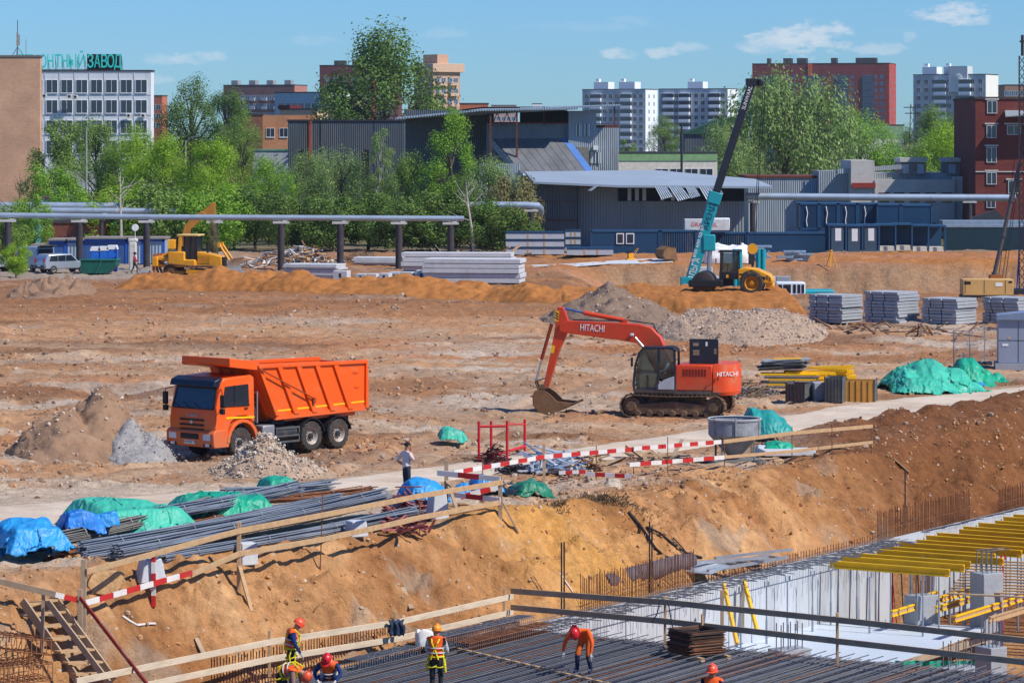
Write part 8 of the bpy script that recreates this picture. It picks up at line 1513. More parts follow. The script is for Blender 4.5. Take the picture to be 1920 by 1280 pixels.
# retaining wall
wm = mat('wall_concrete', (186, 190, 193), .85, var=.06, scale=.5, bump=.2, bscale=5, dirt=(150, 150, 148), damt=.6, dscale=.7, stretch=(1, 1, .3))
rw = T('retaining_wall', 'pale concrete retaining wall along the foot of the slope', 'wall', pit(0, 0, ZD)); rw.rotation_euler[2] = dk.rotation_euler[2]
b = MB(); b.bx((.02, -.36, -3.1), (24.4, 0, .02)); b.build('wall_panel', wm, rw, bevel=.02); b = MB(); b.bx((27.5, -.36, -3.1), (70, 0, .02)); b.build('wall_panel', wm, rw, bevel=.02); b = MB(); b.bx((24.4, -.36, -.55), (27.5, 0, .02)); b.build('lintel', wm, rw)
b = MB(); [b.bx((x, -.375, -3.0), (x+.025, -.36, 0)) for x in (3, 6, 9, 12, 15, 18, 21)]; b.build('joints', concd, rw)
b = MB(); r = random.Random(4)
for i in range(150): x = .4+i*.16; b.tube([(x, .05, -.02), (x+r.uniform(-.02, .02), -.55+r.uniform(-.3, .2), .06+r.uniform(-.03, .05)), (x+r.uniform(-.1, .1), -1.15+r.uniform(-.4, .3), .05)], .014, 4)
for i in range(170): x = 27+i*.14; b.tube([(x, .05, -.02), (x, -.5, .08+r.uniform(-.03, .05))], .014, 4)
for y in (-.1, -.35, -.6, -.9): b.bar((.2, y, .10), (24.5, y, .1), .02, .02)
stuff(b.build('horizontal_bars', mat('mat_steel', (112, 114, 120)), rw))
for (x0, x1, hh, lb) in ((4.2, 11.2, 1.05, 'a'), (24.2, 32, 1.05, 'b'), (34.5, 39.5, .9, 'c'), (12, 24, .25, 'd')):
    b = MB(); n = int((x1-x0)/(.105 if hh > .5 else .2))
    for i in range(n): x = x0+(x1-x0)*i/n; b.bar((x, .12, -.3), (x+r.uniform(-.03, .03), .12+r.uniform(-.02, .02), hh*r.uniform(.88, 1.06)), .02, .02, up=(1, 0, 0))
    b.bar((x0, .1, hh*.35), (x1, .1, hh*.35), .015, .015); stuff(b.build('starter_bars', rust_bar, rw))
for x, hh in ((3.4, 2.1), (3.55, 2.1), (8.6, 2.2), (8.75, 2.0), (26.8, 2.2)): b = MB(); b.bar((x, .3, -.2), (x, .3, hh), .035, .035, up=(1, 0, 0)); b.build('tall_bar', steel_dk, rw)
lb_ = T('starter_bar_row', 'row of upright rusty starter bars behind the left railing', 'rebar row', pit(-9, .15, ZD)); lb_.rotation_euler[2] = dk.rotation_euler[2]; b = MB()
for i in range(64): x = -3.2+i*.115; b.bar((x, 1.1-.08*i*.115, -.3), (x+r.uniform(-.03, .03), 1.1-.08*i*.115, .72+r.uniform(-.06, .06)), .022, .022, up=(1, 0, 0))
stuff(b.build('bars', rust_bar, lb_))
tag(MB().cyl((0, 0, 0), pit(12.2, .9, 0)-pit(6.8, .9, 0)+Vector((0, 0, .1)), .3, n=12).build('dark_pipe', mat('pipe_soiled', (96, 88, 92), .8, var=.3), None, pit(6.8, .9, -2.0)), 'thick soiled pipe lying behind the starter bars', 'pipe')
gs = T('scaffold_ladder', 'grey steel ladder frames lying on the wall top', 'frame', pit(11.5, .5, -2.15)); gs.rotation_euler[2] = dk.rotation_euler[2]-.12; b = MB()
for y in (0, -.7): b.bar((0, y, .1), (4.4, y, .1), .08, .1)
for i in range(8): b.bar((.3+i*.55, 0, .1), (.3+i*.55, -.7, .1), .06, .06)
b.bar((.2, -.1, .3), (3.0, -.9, .25), .08, .1); b.bar((1.5, .1, .3), (4.8, -.6, .3), .08, .08); b.build('rails', gmt, gs); slab([(-.2, -.9, .05), (.9, -.9, .2), (.9, .1, .25), (-.2, .1, .05)], .03, 'mesh_sheet', mat('sheet_zinc', (170, 176, 180), .5, .3), gs)
# yellow formwork beams on props
r = random.Random(9)
for i in range(19):
    tt = 18.9+i*1.12+.2*(i % 2); w0, w1 = -.45-(.25 if i % 3 == 0 else 0), -4.9-r.uniform(-.3, .5); z = -2.62; p, q = pit(tt, w0, z), pit(tt+.05, w1, z); t = T('formwork_beam', f'yellow formwork beam reaching out from the retaining wall, {["nearest", "second", "third", "fourth", "fifth", "sixth", "seventh", "eighth", "ninth", "tenth", "eleventh", "twelfth", "thirteenth", "fourteenth", "fifteenth", "sixteenth", "seventeenth", "eighteenth", "farthest"][i]}', 'formwork beam', p, 0, 'yellow beams over the pit'); d = q-p
    b = MB(); b.bar(Vector((0, 0, .10)), d+Vector((0, 0, .10)), .10, .05); b.bar(Vector((0, 0, -.10)), d+Vector((0, 0, -.10)), .10, .05); b.build('flange', yb, t); b = MB(); b.bar(Vector((0, 0, 0)), d, .035, .15); b.build('web', mat('beam_web', (224, 168, 16), .6), t)
def prop(label, tt, w_, z0, z1, m, i, head=True):
    t = T('steel_prop', label, 'prop', pit(tt, w_, z0), 0, 'props under the formwork'); b = MB(); b.cyl((0, 0, 0), (0, 0, (z1-z0)*.6), .035, n=8); b.cyl((0, 0, (z1-z0)*.58), (0, 0, z1-z0), .025, n=8); b.build('tube', m, t); b = MB(); b.box((0, 0, .01), (.14, .14, .02)); b.build('foot', gmt, t)
    if head: b = MB(); [b.bar((x, 0, z1-z0-.02), (x, 0, z1-z0+.16), .02, .05, up=(1, 0, 0)) for x in (-.06, .06)]; b.build('fork_head', m, t)
k = 0; galv = mat('prop_zinc', (150, 160, 172), .45, .5)
for row, w_ in enumerate((-.9, -2.6, -4.4)):
    for i in range(11 if row < 2 else 14):
        tt = (12.5 if row == 0 else 17.5)+i*1.55+.3*row; k += 1
        prop(f'{"red" if (i*3+row) % 7 == 0 and tt > 23 else "zinc"} prop in the {["row along the wall", "middle row", "outer row"][row]}, {ORD[i]} from the near end', tt, w_+r.uniform(-.15, .15), -5.4, -2.78, frm if (i*3+row) % 7 == 0 and tt > 23 else galv, k)
# lower plywood deck, white sheets
zs = -4.6
slab([gp(1330, 1232, zs), gp(1682, 1240, zs), gp(1856, 1173, zs), gp(1600, 1166, zs), gp(1470, 1170, zs), gp(1395, 1195, zs)], .1, 'white_deck', mat('ply_white', (196, 206, 214), .45, var=.05, scale=.4), None); o = bpy.data.objects['white_deck']; tag(o, 'pale blue-white plywood deck lying below the rear railing', 'deck')
for lb, a, e, m in (('timber edge beam along the front of the white deck', (1330, 1240), (1745, 1252), wood), ('timber edge beam right of the white deck', (1690, 1238), (1880, 1180), wood_g), ('timber edge beam at the back of the white deck', (1456, 1182), (1490, 1174), wood_g)):
    A, E = gp(*a, zs), gp(*e, zs); tag(MB().bar((0, 0, -.12), E-A+Vector((0, 0, -.12)), .1, .2).build('edge_beam', m, None, A), lb, 'beam', 'edge beams of the white deck')
for i, (px, py, z, w_, h) in enumerate(((1727, 1168, -4.6, .9, .95), (1850, 1172, -4.6, .85, 1.75), (1480, 1246, -4.2, 1.1, .5), (1795, 1276, -4.2, 1.2, .4), (1858, 1290, -4.2, .6, 1.2))):
    p = gp(px, py, z); t = T('concrete_column', ['short concrete column with bent bars behind the white deck', 'tall concrete column at the right of the white deck', 'column stub with upright bars in front of the white deck', 'column stub with bars above the green netting', 'concrete column at the lower right corner'][i], 'column', p, .58, 'unfinished concrete columns'); b = MB(); b.bx((-w_/2, -.35, -1.2), (w_/2, .35, h)); b.build('shaft', concd, t, bevel=.02); b = MB()
    for q in range(8):
        x, y = (-.42+.12*q)*w_, (.2 if q % 2 else -.2); b.bar((x, y, h), (x, y, h+.75), .025, .025, up=(1, 0, 0))
        if i in (0, 1): b.bar((x, y, h+.72), (x+.5, y-.1, h+.75), .025, .025)
    stuff(b.build('bars', mat('mat_steel', (112, 114, 120)), t))
r = random.Random(12)
for i, (a, e, z, m, lb) in enumerate((((1672, 1150), (1822, 1105), -4.0, yb, 'yellow and timber joist from the short column to the planks'), ((1755, 1142), (1822, 1122), -4.0, yb, 'short yellow joist behind the tall column'), ((1790, 1160), (1925, 1118), -3.9, yb, 'long joist in front of the tall column'), ((1855, 1162), (1935, 1138), -3.9, wood, 'pale joist at the right edge'), ((1700, 1128), (1760, 1112), -4.0, yb, 'far yellow joist beside the props'))):
    A, E = gp(*a, z), gp(*e, z); t = T('joist', lb, 'beam', A, 0, 'joists of the lower formwork'); d = E-A; b = MB(); b.bar((0, 0, .08), d+Vector((0, 0, .08)), .09, .05); b.bar((0, 0, -.08), d+Vector((0, 0, -.08)), .09, .05); b.build('flange', m, t); b = MB(); b.bar((0, 0, 0), d, .035, .12); b.build('web', wood, t)
pl = T('plank_platform', 'platform of loose planks behind the tall column', 'platform', gp(1790, 1105, -3.5))
for i in range(13): q = gp(1776+i*4, 1112-i*5.2, -3.5)-pl.location; b = MB(); b.bar(q, q+Vector((5.2, -2.0+r.uniform(-.2, .2), .02)), .2, .04); b.build('plank', [wood, wood_g, yb][0 if i % 5 else 1], pl)
tarp('green netting hanging under the lower right rail', gp(1760, 1262, -4.4), 2.6, 1.5, .4, 0, tg, 71, crease=.2, group='tarpaulins'); bpy.data.objects[-1:] if False else None
def hang2(label, px0, px1, y0, y1, z, m, seed):
    A, B_ = gp(px0, y1, z), gp(px1, y1, z); n, m_ = 50, 16; V = []; h = (y1-y0)*A.y/F
    for i in range(n):
        for j in range(m_): f, g = i/(n-1), j/(m_-1); p = A.lerp(B_, f)-A; V.append((p.x, p.y+.08*math.sin(f*23+seed)+.04*math.sin(f*61), p.z+h*g))
    i = (np.arange(n-1)[:, None]*m_+np.arange(m_-1)[None, :]).ravel(); o = np_obj('hanging_net', V, np.stack([i, i+1, i+m_+1, i+m_], 1), m); o.location = A; tag(o, label, 'netting')
hang2('green netting curtain below the lower right rail', 1678, 1842, 1238, 1268, -4.4, tg, 2)
# slanting yellow braces and their posts
for i, ((a, e), lb) in enumerate(zip((((1357, 1095), (1382, 1206)), ((1394, 1085), (1420, 1182))), ('left slanting yellow brace against the retaining wall', 'right slanting yellow brace against the retaining wall'))):
    Yb = 101.5+i*2.5; A, E = at(*a, Yb+.9), at(*e, Yb); t = T('yellow_brace', lb, 'brace', E, 0, 'yellow braces'); b = MB(); b.bar(A-E, Vector((0, 0, 0)), .22, .08, up=(1, .2, 0)); b.build('beam', yb, t); b = MB(); b.bar((-.45, .2, 0), Vector((-.45, .2, (A-E).z*.95)), .14, .1, up=(1, 0, 0)); b.build('upright', wood_g, t)
# ---- railings round the deck
def railing(label, posts, z_top, z_low, names, ext, post_h=1.05, m=wood_g, extra=()):
    P = [gp(*q, ZD) for q in posts]; ex = [gp(*q, ZD) for q in ext]; t = T('deck_railing', label, 'railing', P[0]); o = P[0]
    for q in P: b = MB(); b.bar(q-o, q-o+Vector((0, 0, post_h)), .13, .07, up=(1, 0, 0)); b.build('post', wood, t, bevel=.005)
    for zl in (z_top, z_low):
        L = [ex[0], *P, ex[1]]
        for i, (a, e) in enumerate(zip(L[:-1], L[1:])): d = Vector((0, -.07, zl(i))), Vector((0, -.07, zl(i+1))); b = MB(); b.bar(a-o+d[0], e-o+d[1]+(e-a).normalized()*.12, .045, .16); b.build('rail', m, t, bevel=.006)
railing('pale timber railing along the deck edge beside the workers', [(945, 1180), (741, 1229), (505, 1268)], lambda i: .90, lambda i: .46, None, [(962, 1176), (150, 1345)], 1.2, m=mat('rail_pale', (208, 188, 160), .85, var=.15, scale=1.4, stretch=(1, 1, 4), dirt=(170, 146, 116), damt=.4))
railing('grey timber railing across the front of the pit', [(1247, 1217), (1570, 1252)], lambda i: (1.08, 1.30, 1.28, 1.2)[i], lambda i: (.62, .78, .72, .66)[i], None, [(958, 1178), (1990, 1297)], 1.45)
p = gp(1120, 1200, ZD); cable_pts = [at(1000, 1160, 92), at(1040, 1135, 92), at(1060, 1118, 91.6)]
for lb, pts in (('black cable slung over the front railing', [at(1238, 1124, 89.6), at(1232, 1150, 89.5), at(1222, 1166, 89.5)]), ('cable hanging beside the front railing post', [at(1252, 1124, 89.5), at(1258, 1158, 89.4), at(1264, 1190, 89.5), at(1268, 1200, 89.5)])): o = MB().tube([q-pts[0] for q in pts], .02, 6).build('railing_cable', steel_dk, None, pts[0]); tag(o, lb, 'cable', 'cables on the railing')
# stirrup stack and cages on the deck
st = T('stirrup_stack', 'square stack of rusty bent bars on timbers by the railing post', 'rebar stack', gp(1305, 1228, ZD+.1), .55); b, b2 = MB(), MB(); r = random.Random(8)
for i in range(150): z = .08+.62*r.random(); x, y = r.uniform(-.08, .08), r.uniform(-.08, .08); a = .5+r.uniform(-.03, .03); (b if i % 3 else b2).tube([(-a+x, -a+y, z), (a+x, -a+y, z+r.uniform(-.03, .03)), (a+x, a+y, z), (-a+x, a+y, z+r.uniform(-.03, .03)), (-a+x, -a+y, z)], .011, 4)
stuff(b.build('bars', mat('stack_dark', (70, 56, 50), .8, var=.3), st)); stuff(b2.build('rusty_bars', rust_bar, st)); b = MB(); [b.bar((x, -.9, .03), (x, .7, .03), .12, .1) for x in (-.4, .45)]; b.build('bearers', wood, st); b = MB(); b.bar((.55, .5, 0), (.55, .5, 1.0), .05, .05, up=(1, 0, 0)); b.build('stake', wood, st)
ud = Vector((UX, UY, 0))
for i in range(4): cage(['long stirrup cage lying nearest the deck railing', 'long stirrup cage beside the nearest one', 'third long stirrup cage on the deck', 'short stirrup cage at the near end behind the crouching worker'][i], pit((-5.6, -5.2, -4.6, -8.6)[i], (-.5, -.95, -1.4, -.6)[i], ZD+.12+.1*(i == 1)), ud, (5.0, 4.6, 4.2, 2.8)[i], .5, .22+.1*(i == 1), (46, 44, 40, 26)[i], [rust_bar, MATS['mat_steel'], rust_bar, MATS['mat_steel']][i], i)
bag('white sack lying on the stirrup cages', pit(-5.5, -.8, ZD+.35), .55, .45, .35, 9, mat('sack_white', (222, 218, 208), .8), 'sack', 'sack', lump=.3)
# jacket over the railing
p = at(744, 1168, 88.5); V = []; n, m_ = 18, 22
for i in range(n):
    for j in range(m_): f, g = i/(n-1)-.5, j/(m_-1)*2-1; V.append((f*.34*(1+.3*abs(g))+.03*math.sin(9*g+3*f), (.10 if g > 0 else -.12)*min(1, abs(g)*4)+.03*math.sin(f*16+g*3), .09-.42*abs(g)**1.15*(1 if g < 0 else .8)+.02*math.sin(f*20)))
i = (np.arange(n-1)[:, None]*m_+np.arange(m_-1)[None, :]).ravel(); o = np_obj('jacket', V, np.stack([i, i+m_, i+m_+1, i+1], 1), mat('denim_navy', (44, 58, 76), .9, var=.2, scale=8)); o.location = p+Vector((0, -.02, .02)); o.modifiers.new('thick', 'SOLIDIFY').thickness = .03; tag(o, 'navy work jacket hung over the pale railing', 'jacket')
# ============================================================ people
skin_m = mat('skin', (188, 132, 104), .6, var=.06); hair_m = mat('hair_black', (28, 24, 24), .8); boot_m = mat('boots', (52, 46, 42), .8); glove_m = mat('gloves', (196, 190, 178), .85); vest_m = mat('vest_orange', (244, 98, 30), .7, var=.1); strap_m = mat('strap_yellow', (226, 208, 28), .6); refl_m = mat('reflective_grey', (196, 200, 198), .4)
STAND = dict(pel=(0, 0, .95), spi=(0, 0, 1.14), che=(0, 0, 1.36), nec=(.0, 0, 1.5), hea=(.03, 0, 1.62), top=(.02, 0, 1.70), sL=(0, .19, 1.42), eL=(-.03, .26, 1.14), wL=(.06, .26, .90), sR=(0, -.19, 1.42), eR=(-.03, -.26, 1.14), wR=(.06, -.26, .90), hL=(0, .10, .90), kL=(.03, .11, .50), aL=(0, .11, .09), tL=(.17, .13, .04), hR=(0, -.10, .90), kR=(.03, -.11, .50), aR=(0, -.11, .09), tR=(.17, -.13, .04))
RADS = dict(pel=(.155, .125), spi=(.145, .115), che=(.175, .125), nec=(.062, .062), hea=(.088, .098), top=(.07, .075), sL=(.082, .082), eL=(.055, .055), wL=(.036, .036), hL=(.098, .098), kL=(.070, .070), aL=(.048, .048), tL=(.042, .038))
EDG = [('pel', 'spi'), ('spi', 'che'), ('che', 'nec'), ('nec', 'hea'), ('hea', 'top')]+[e for s in 'LR' for e in (('che', 's'+s), ('s'+s, 'e'+s), ('e'+s, 'w'+s), ('pel', 'h'+s), ('h'+s, 'k'+s), ('k'+s, 'a'+s), ('a'+s, 't'+s))]
def person(label, loc, rz, pose={}, top=None, pants=None, hands=None, helmet=None, hair=None, vest=None, boots=None, sleeve_skin=False, extra=None, scale=1.0, fingers=True, hood=None, group='people on the site', shin=1):
    J = {k: Vector(v) for k, v in {**STAND, **pose}.items()}
    names = list(J); vs = [J[k] for k in names]; rads = [RADS.get(k, RADS.get(k[0]+'L')) for k in names]; ed = [(names.index(a), names.index(b)) for a, b in EDG]; reg = {}
    for s in 'LR':
        w, e = J['w'+s], J['e'+s]; d = (w-e).normalized(); side = d.cross(Vector((1, 0, 0)) if abs(d.x) < .8 else Vector((0, 0, 1))).normalized(); nrm = d.cross(side); pi = len(vs); vs.append(w+d*.075); rads.append((.040, .026)); ed.append((names.index('w'+s), pi)); names.append('p'+s)
        if fingers:
            for i, (o, L) in enumerate(((-.03, .062), (-.01, .075), (.011, .072), (.03, .056))):
                a = len(vs); vs.append(w+d*.12+side*o); vs.append(w+d*(.12+L*.55)+side*o*1.15+nrm*.012); vs.append(w+d*(.12+L)+side*o*1.15+nrm*.035); rads += [(.010, .010), (.0095, .0095), (.008, .008)]; ed += [(pi, a), (a, a+1), (a+1, a+2)]; names += ['f']*3
            a = len(vs); vs.append(w+d*.05+side*-.045+nrm*.012); vs.append(w+d*.10+side*-.06+nrm*.03); rads += [(.013, .013), (.010, .010)]; ed += [(pi, a), (a, a+1)]; names += ['f']*2
    me = bpy.data.meshes.new('b'); me.from_pydata([tuple(v) for v in vs], ed, []); ob = bpy.data.objects.new('b', me); COL.objects.link(ob); sm = ob.modifiers.new('s', 'SKIN'); sm.use_smooth_shade = True; sm.branch_smoothing = .3
    for i, q in enumerate(me.skin_vertices[0].data): q.radius = rads[i]; q.use_root = (names[i] == 'pel')
    ob.modifiers.new('u', 'SUBSURF').levels = 2; ob.modifiers['u'].render_levels = 2; bpy.context.view_layer.update(); em = bpy.data.meshes.new_from_object(ob.evaluated_get(bpy.context.evaluated_depsgraph_get())); bpy.data.objects.remove(ob)
    mats = [top, pants or top, skin_m, hands or skin_m, boots or boot_m]
    em.materials.clear(); [em.materials.append(m) for m in mats]
    seg = []
    for a, b in EDG: seg.append((J[a], J[b], {'pel': 0, 'spi': 0, 'che': 0, 'nec': 2, 'hea': 2}.get(a) if a in ('pel', 'spi', 'che', 'nec', 'hea') and b[0] not in 'sh' or b in ('hea',) else {'s': 0, 'e': 2 if sleeve_skin else 0, 'h': 1, 'k': shin, 'a': 4}.get(a[0], 0 if b[0] == 's' else 1)))
    for s in 'LR': seg.append((J['w'+s], J['w'+s]+(J['w'+s]-J['e'+s]).normalized()*.2, 3))
    A = np.array([q[0][:] for q in seg]); Bv = np.array([q[1][:] for q in seg]); lab = np.array([q[2] for q in seg]); n = len(em.polygons); C = np.empty(n*3); em.polygons.foreach_get('center', C); C = C.reshape(-1, 3)
    d = Bv-A; t_ = np.clip(((C[:, None]-A[None])*d[None]).sum(2)/(d*d).sum(1)[None], 0, 1); dist = np.linalg.norm(C[:, None]-(A[None]+t_[..., None]*d[None]), axis=2); near = dist.argmin(1); li = lab[near]; em.polygons.foreach_set('material_index', li.astype(np.int32))
    em.polygons.foreach_set('use_smooth', np.ones(n, bool)); root = bpy.data.objects.new('person', em); COL.objects.link(root); root.location = loc; root.rotation_euler = (0, 0, rz); root.scale = (scale,)*3; tag(root, label, 'person', group)
    hd = (J['top']-J['nec']).normalized(); fw = Vector((1, 0, 0)); fw = (fw-hd*fw.dot(hd)); fw = fw.normalized() if fw.length > .2 else Vector((0, 0, -1)); sd_ = hd.cross(fw); hc = J['hea']+hd*.035; M = Matrix((fw, sd_, hd)).transposed().to_4x4(); M.translation = hc
    # face: nose, eyes, mouth, ears
    b = MB(); b.lathe([(0, .035), (.014, .0), (.012, -.015), (0, -.02)], 'x', 8, 0, M @ Matrix.Translation((.088, 0, -.02))); b.build('nose', skin_m, root)
    b = MB(); [b.lathe([(0, .006), (.012, .0), (0, -.006)], 'x', 8, 0, M @ Matrix.Translation((.084, y, .005))) for y in (-.034, .034)]; b.box((.082, 0, -.062), (.012, .05, .010), 0, M); b.build('eyes_and_mouth', hair_m, root)
    b = MB(); [b.lathe([(0, -.012), (.028, -.008), (.03, .008), (0, .01)], 'y', 10, 0, M @ Matrix.Translation((0, y, -.015))) for y in (-.094, .094)]; b.build('ears', skin_m, root)
    def dome(r, z0, sx, m, nm, brim=0, cut=0):
        b = MB(); n1, n2 = 10, 20
        vs_ = [M @ Vector((sx*r*math.cos(a)*math.cos(p)-.005, r*.92*math.sin(a)*math.cos(p), z0+r*.98*math.sin(p))) for p in [(-.25+ (math.pi/2+.25)*i/(n1-1)) for i in range(n1)] for a in [2*math.pi*j/n2 for j in range(n2)]]
        b.add(vs_, [(i*n2+j, i*n2+(j+1) % n2, (i+1)*n2+(j+1) % n2, (i+1)*n2+j) for i in range(n1-1) for j in range(n2)])
        if brim: b.lathe([(r*.92, .012), (r*1.16, 0), (r*1.16, -.008), (r*.9, -.01)], 'z', 20, 0, M @ Matrix.Translation((.012, 0, z0-.03)) @ Matrix.Diagonal((1.12, .92, 1, 1))); b.box((0, 0, z0+r*.9), (r*1.5, .03, .035), 0, M); b.box((r*1.25, 0, z0-.035), (.08, .13, .012), 0, M)
        b.build(nm, m, root)
    dome(.108, .012, 1.0, hair_m if hair is None else hair, 'hair')
    if helmet: dome(.135, .03, 1.14, helmet, 'helmet', 1)
    if hood: dome(.13, -.02, 1.1, hood, 'hood')
    if vest:
        tors = [k for k, (a, b_) in enumerate(EDG) if (a, b_) in (('pel', 'spi'), ('spi', 'che'), ('che', 'sL'), ('che', 'sR'))] + [k for k, (a, b_) in enumerate(EDG) if (a, b_) == ('che', 'nec')]
        sel = np.isin(near, tors); idx = [i for i in range(n) if sel[i] and dist[i].min() > .03]; used = {}; V, Fc = [], []
        for i in idx:
            f = []
            for v in em.polygons[i].vertices:
                if v not in used: used[v] = len(V); co = em.vertices[v].co+em.vertices[v].normal*.022; V.append(tuple(co))
                f.append(used[v])
            Fc.append(tuple(f))
        b = MB(); b.add(V, Fc); o = b.build('vest', vest, root)
        zc = (J['spi']+J['che'])/2; ax = (J['che']-J['spi']).normalized(); s2 = Vector((0, 1, 0)); f2 = s2.cross(ax)
        for q in (-.02, -.14):
            c_ = zc+ax*q; b = MB(); ring = [c_+s2*(.208*math.cos(a))+f2*(.168*math.sin(a)) for a in [2*math.pi*j/24 for j in range(25)]]; b.tube(ring, .016, 6); b.build('reflective_band', refl_m, root)
    if extra: extra(root, J)
    return root
def harness(root, J, loops=True):
    ax = (J['che']-J['pel']).normalized(); s2 = Vector((0, 1, 0)); f2 = s2.cross(ax)
    for s in (1, -1):
        P = [J['pel']+f2*(.15*k)+s2*(.13*s)+ax*.02 for k in (1,)]+[J['che']+f2*.17+s2*(.11*s), J['che']+ax*.14+s2*(.12*s), J['che']-f2*.16+s2*(.07*s), J['spi']-f2*.155-s2*(.03*s), J['pel']-f2*.165-s2*(.10*s)]
        b = MB(); b.tube(P, .02, 6); b.build('shoulder_strap', strap_m, root); h = J['h'+('L' if s > 0 else 'R')]
        b = MB(); b.tube([h+Vector((.13*math.cos(a), .125*math.sin(a), -.10+.05*math.cos(a))) for a in [2*math.pi*j/16 for j in range(17)]], .018, 6); b.build('thigh_strap', strap_m, root)
        if loops: b = MB(); q = J['pel']+s2*(.18*s); b.tube([q+Vector((0, 0, .1)), q+Vector((-.08, .05*s, -.1)), q+Vector((-.05, .07*s, -.32)), q+Vector((.07, .05*s, -.3)), q+Vector((.06, .02*s, 0))], .018, 6); b.build('lanyard', strap_m, root)
    b = MB(); b.tube([J['pel']+ax*.06+s2*(.185*math.cos(a))+f2*(.155*math.sin(a)) for a in [2*math.pi*j/20 for j in range(21)]], .022, 6); b.build('belt', strap_m, root)
navyj = mat('jacket_navy', (30, 52, 104), .85, var=.12, scale=6); navyp = mat('trousers_navy', (34, 44, 72), .9, var=.15, scale=6); darkp = mat('trousers_dark', (46, 48, 48), .9, var=.15, scale=6); greyh = mat('hoodie_grey', (186, 184, 178), .9, var=.08); brownh = mat('hoodie_brown', (146, 112, 98), .9, var=.1); orangew = mat('workwear_orange', (236, 96, 30), .8, var=.1); hel_o = mat('helmet_orange', (232, 88, 52), .35, var=.04, spec=.5); hel_r = mat('helmet_red', (206, 34, 38), .3, var=.04, spec=.5); hel_y = mat('helmet_amber', (240, 146, 32), .35, var=.04, spec=.5); tee = mat('tshirt_pale', (214, 196, 194), .9, var=.08, scale=12); jeans = mat('jeans_dark', (40, 48, 66), .9, var=.12); redj = mat('jacket_red', (150, 40, 58), .85)
def fac(x, y): return math.atan2(y, x)
D = lambda px, py: gp(px, py, ZD+.09)
person('man in pale t-shirt and dark jeans standing on the crest, hand on hip', ground(762, 934), fac(.75, .45), dict(eL=(-.12, .40, 1.16), wL=(.06, .24, 1.02), eR=(.12, -.24, 1.20), wR=(.16, -.06, 1.42), hea=(.04, 0, 1.62)), tee, jeans, sleeve_skin=True)
person('worker in navy jacket, orange vest and yellow harness standing at the railing', D(546, 1290), fac(.95, .2), dict(che=(.05, 0, 1.36), nec=(.10, 0, 1.48), hea=(.17, 0, 1.57), top=(.20, 0, 1.64), eL=(.03, .26, 1.13), wL=(.14, .24, .88), eR=(.06, -.27, 1.14), wR=(.20, -.24, .92)), navyj, navyp, glove_m, hel_o, vest=vest_m, extra=harness)
person('worker in brown hood and orange vest bent double beside the railing', D(528, 1330), fac(.9, -.35), dict(pel=(0, 0, .88), spi=(.16, 0, .98), che=(.38, 0, 1.02), nec=(.50, 0, .96), hea=(.60, 0, .88), top=(.67, 0, .84), sL=(.38, .19, .98), eL=(.42, .24, .68), wL=(.46, .2, .42), sR=(.38, -.19, .98), eR=(.42, -.24, .68), wR=(.46, -.2, .42), hL=(-.02, .1, .86), hR=(-.02, -.1, .86), kL=(.06, .12, .46), kR=(.06, -.12, .46)), brownh, darkp, glove_m, hel_o, vest=vest_m, hood=brownh, extra=lambda r, J: harness(r, J, False))
person('worker in red helmet, navy suit and orange vest crouching on the deck', D(617, 1303), fac(-.1, -1), dict(pel=(-.12, 0, .42), spi=(.0, 0, .58), che=(.16, 0, .76), nec=(.25, 0, .86), hea=(.35, 0, .93), top=(.40, 0, .99), sL=(.14, .2, .80), eL=(.22, .34, .58), wL=(.40, .22, .42), sR=(.14, -.2, .80), eR=(.22, -.34, .58), wR=(.40, -.22, .42), hL=(-.12, .12, .40), kL=(.30, .2, .52), aL=(.05, .18, .09), tL=(.22, .2, .04), hR=(-.12, -.12, .40), kR=(.30, -.2, .52), aR=(.05, -.18, .09), tR=(.22, -.2, .04)), navyj, navyp, glove_m, hel_r, vest=vest_m)
person('worker in grey hoodie, orange vest and yellow harness seen from behind', D(818, 1306), fac(.25, .95), dict(eL=(.06, .27, 1.15), wL=(.20, .18, 1.0), eR=(.05, -.27, 1.15), wR=(.18, -.2, 1.0), hea=(.05, 0, 1.61)), greyh, darkp, glove_m, hel_y, vest=vest_m, hood=None, extra=harness)
person('worker in orange workwear and red helmet bending forward on the rebar mat', D(1097, 1262), fac(-.45, -.9), dict(pel=(-.05, 0, .86), spi=(.08, 0, 1.0), che=(.30, 0, 1.10), nec=(.42, 0, 1.09), hea=(.53, 0, 1.06), top=(.60, 0, 1.05), sL=(.28, .21, 1.08), eL=(.36, .36, .82), wL=(.40, .34, .56), sR=(.28, -.21, 1.08), eR=(.34, -.36, .82), wR=(.36, -.42, .56), hL=(-.05, .1, .83), kL=(.10, .13, .46), aL=(-.04, .14, .09), tL=(.13, .16, .04), hR=(-.05, -.1, .83), kR=(.12, -.15, .46), aR=(.06, -.18, .09), tR=(.23, -.2, .04)), orangew, mat('trousers_orange', (206, 96, 34), .85, var=.2, scale=3), glove_m, hel_r, boots=navyp, shin=4, scale=1.07)
person('worker of whom only the orange helmet shows at the bottom edge', D(1336, 1392), fac(-.3, -.9), {}, navyj, navyp, glove_m, hel_o, vest=vest_m)
person('far man in red jacket pushing a barrow near the concrete post', ground(252, 513), fac(.95, -.1), dict(eL=(.06, .25, 1.16), wL=(.28, .22, .98), eR=(.06, -.25, 1.16), wR=(.28, -.22, .98), kL=(.2, .1, .52), aL=(.2, .11, .09), tL=(.36, .12, .04), kR=(-.05, -.1, .5), aR=(-.28, -.11, .12), tR=(-.14, -.12, .05)), redj, darkp, helmet=mat('cap_navy', (40, 46, 60)), fingers=False)
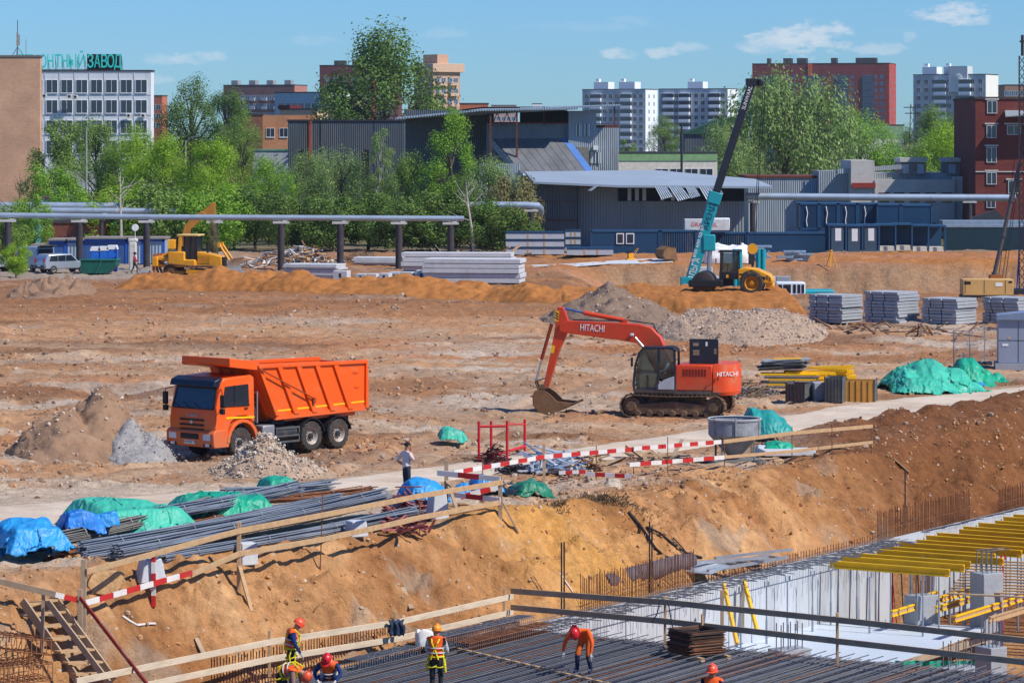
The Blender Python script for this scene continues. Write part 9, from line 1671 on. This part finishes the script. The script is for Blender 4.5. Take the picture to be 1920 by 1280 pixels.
p = ground(262, 514); t = T('hand_barrow', 'small grey barrow pushed by the man in red', 'barrow', p); b = MB(); b.box((.35, 0, .22), (.8, .5, .18)); b.build('tray', concd, t); b = MB(); [b.tube([(-.35, y, .92), (.0, y, .35), (.4, y, .15)], .02, 5) for y in (-.2, .2)]; b.build('handles', steel_dk, t); wheel(t, .75, 0, .15, .15, .07, 1)
person('far man in dark clothes and white helmet behind the roller', on(1351, 236), fac(-.3, -.9), {}, mat('jacket_black', (34, 36, 44)), darkp, helmet=white_p, fingers=False); bpy.data.objects['person'].location.z += 0
ex = [o for o in bpy.data.objects if o.name.startswith('crawler_excavator')][0]
dr = person('operator in pale shirt sitting in the orange excavator cab', ex.matrix_world.to_translation(), ex.rotation_euler[2], dict(pel=(0, 0, .0), spi=(-.03, 0, .2), che=(-.03, 0, .42), nec=(0, 0, .56), hea=(.03, 0, .68), top=(.03, 0, .76), sL=(-.02, .19, .48), eL=(.12, .25, .24), wL=(.34, .22, .2), sR=(-.02, -.19, .48), eR=(.12, -.25, .24), wR=(.34, -.22, .2), hL=(0, .1, -.02), kL=(.42, .12, .02), aL=(.48, .12, -.36), tL=(.6, .12, -.4), hR=(0, -.1, -.02), kR=(.42, -.12, .02), aR=(.48, -.12, -.36), tR=(.6, -.12, -.4)), mat('shirt_pale', (196, 206, 214), .9), darkp, fingers=False)
e = ex.location+Matrix.Rotation(ex.rotation_euler[2], 3, 'Z') @ Vector((.28, .85, 1.72)); dr.location = e
# ============================================================ light haze over the town
hz = MB().bx((-420, -30, -7), (420, 1700, 75)).build('haze', None)
hm_ = bpy.data.materials.new('haze'); hm_.use_nodes = True; n = hm_.node_tree.nodes; n.clear(); pv = n.new('ShaderNodeVolumePrincipled'); pv.inputs['Color'].default_value = (.86, .93, 1, 1); pv.inputs['Density'].default_value = .00006; pv.inputs['Anisotropy'].default_value = .2; oo = n.new('ShaderNodeOutputMaterial'); hm_.node_tree.links.new(pv.outputs[0], oo.inputs['Volume'])
hz.data.materials.clear(); hz.data.materials.append(hm_); stuff(hz); hz['label'] = 'thin summer haze over the town'
SC.cycles.volume_bounces = 0
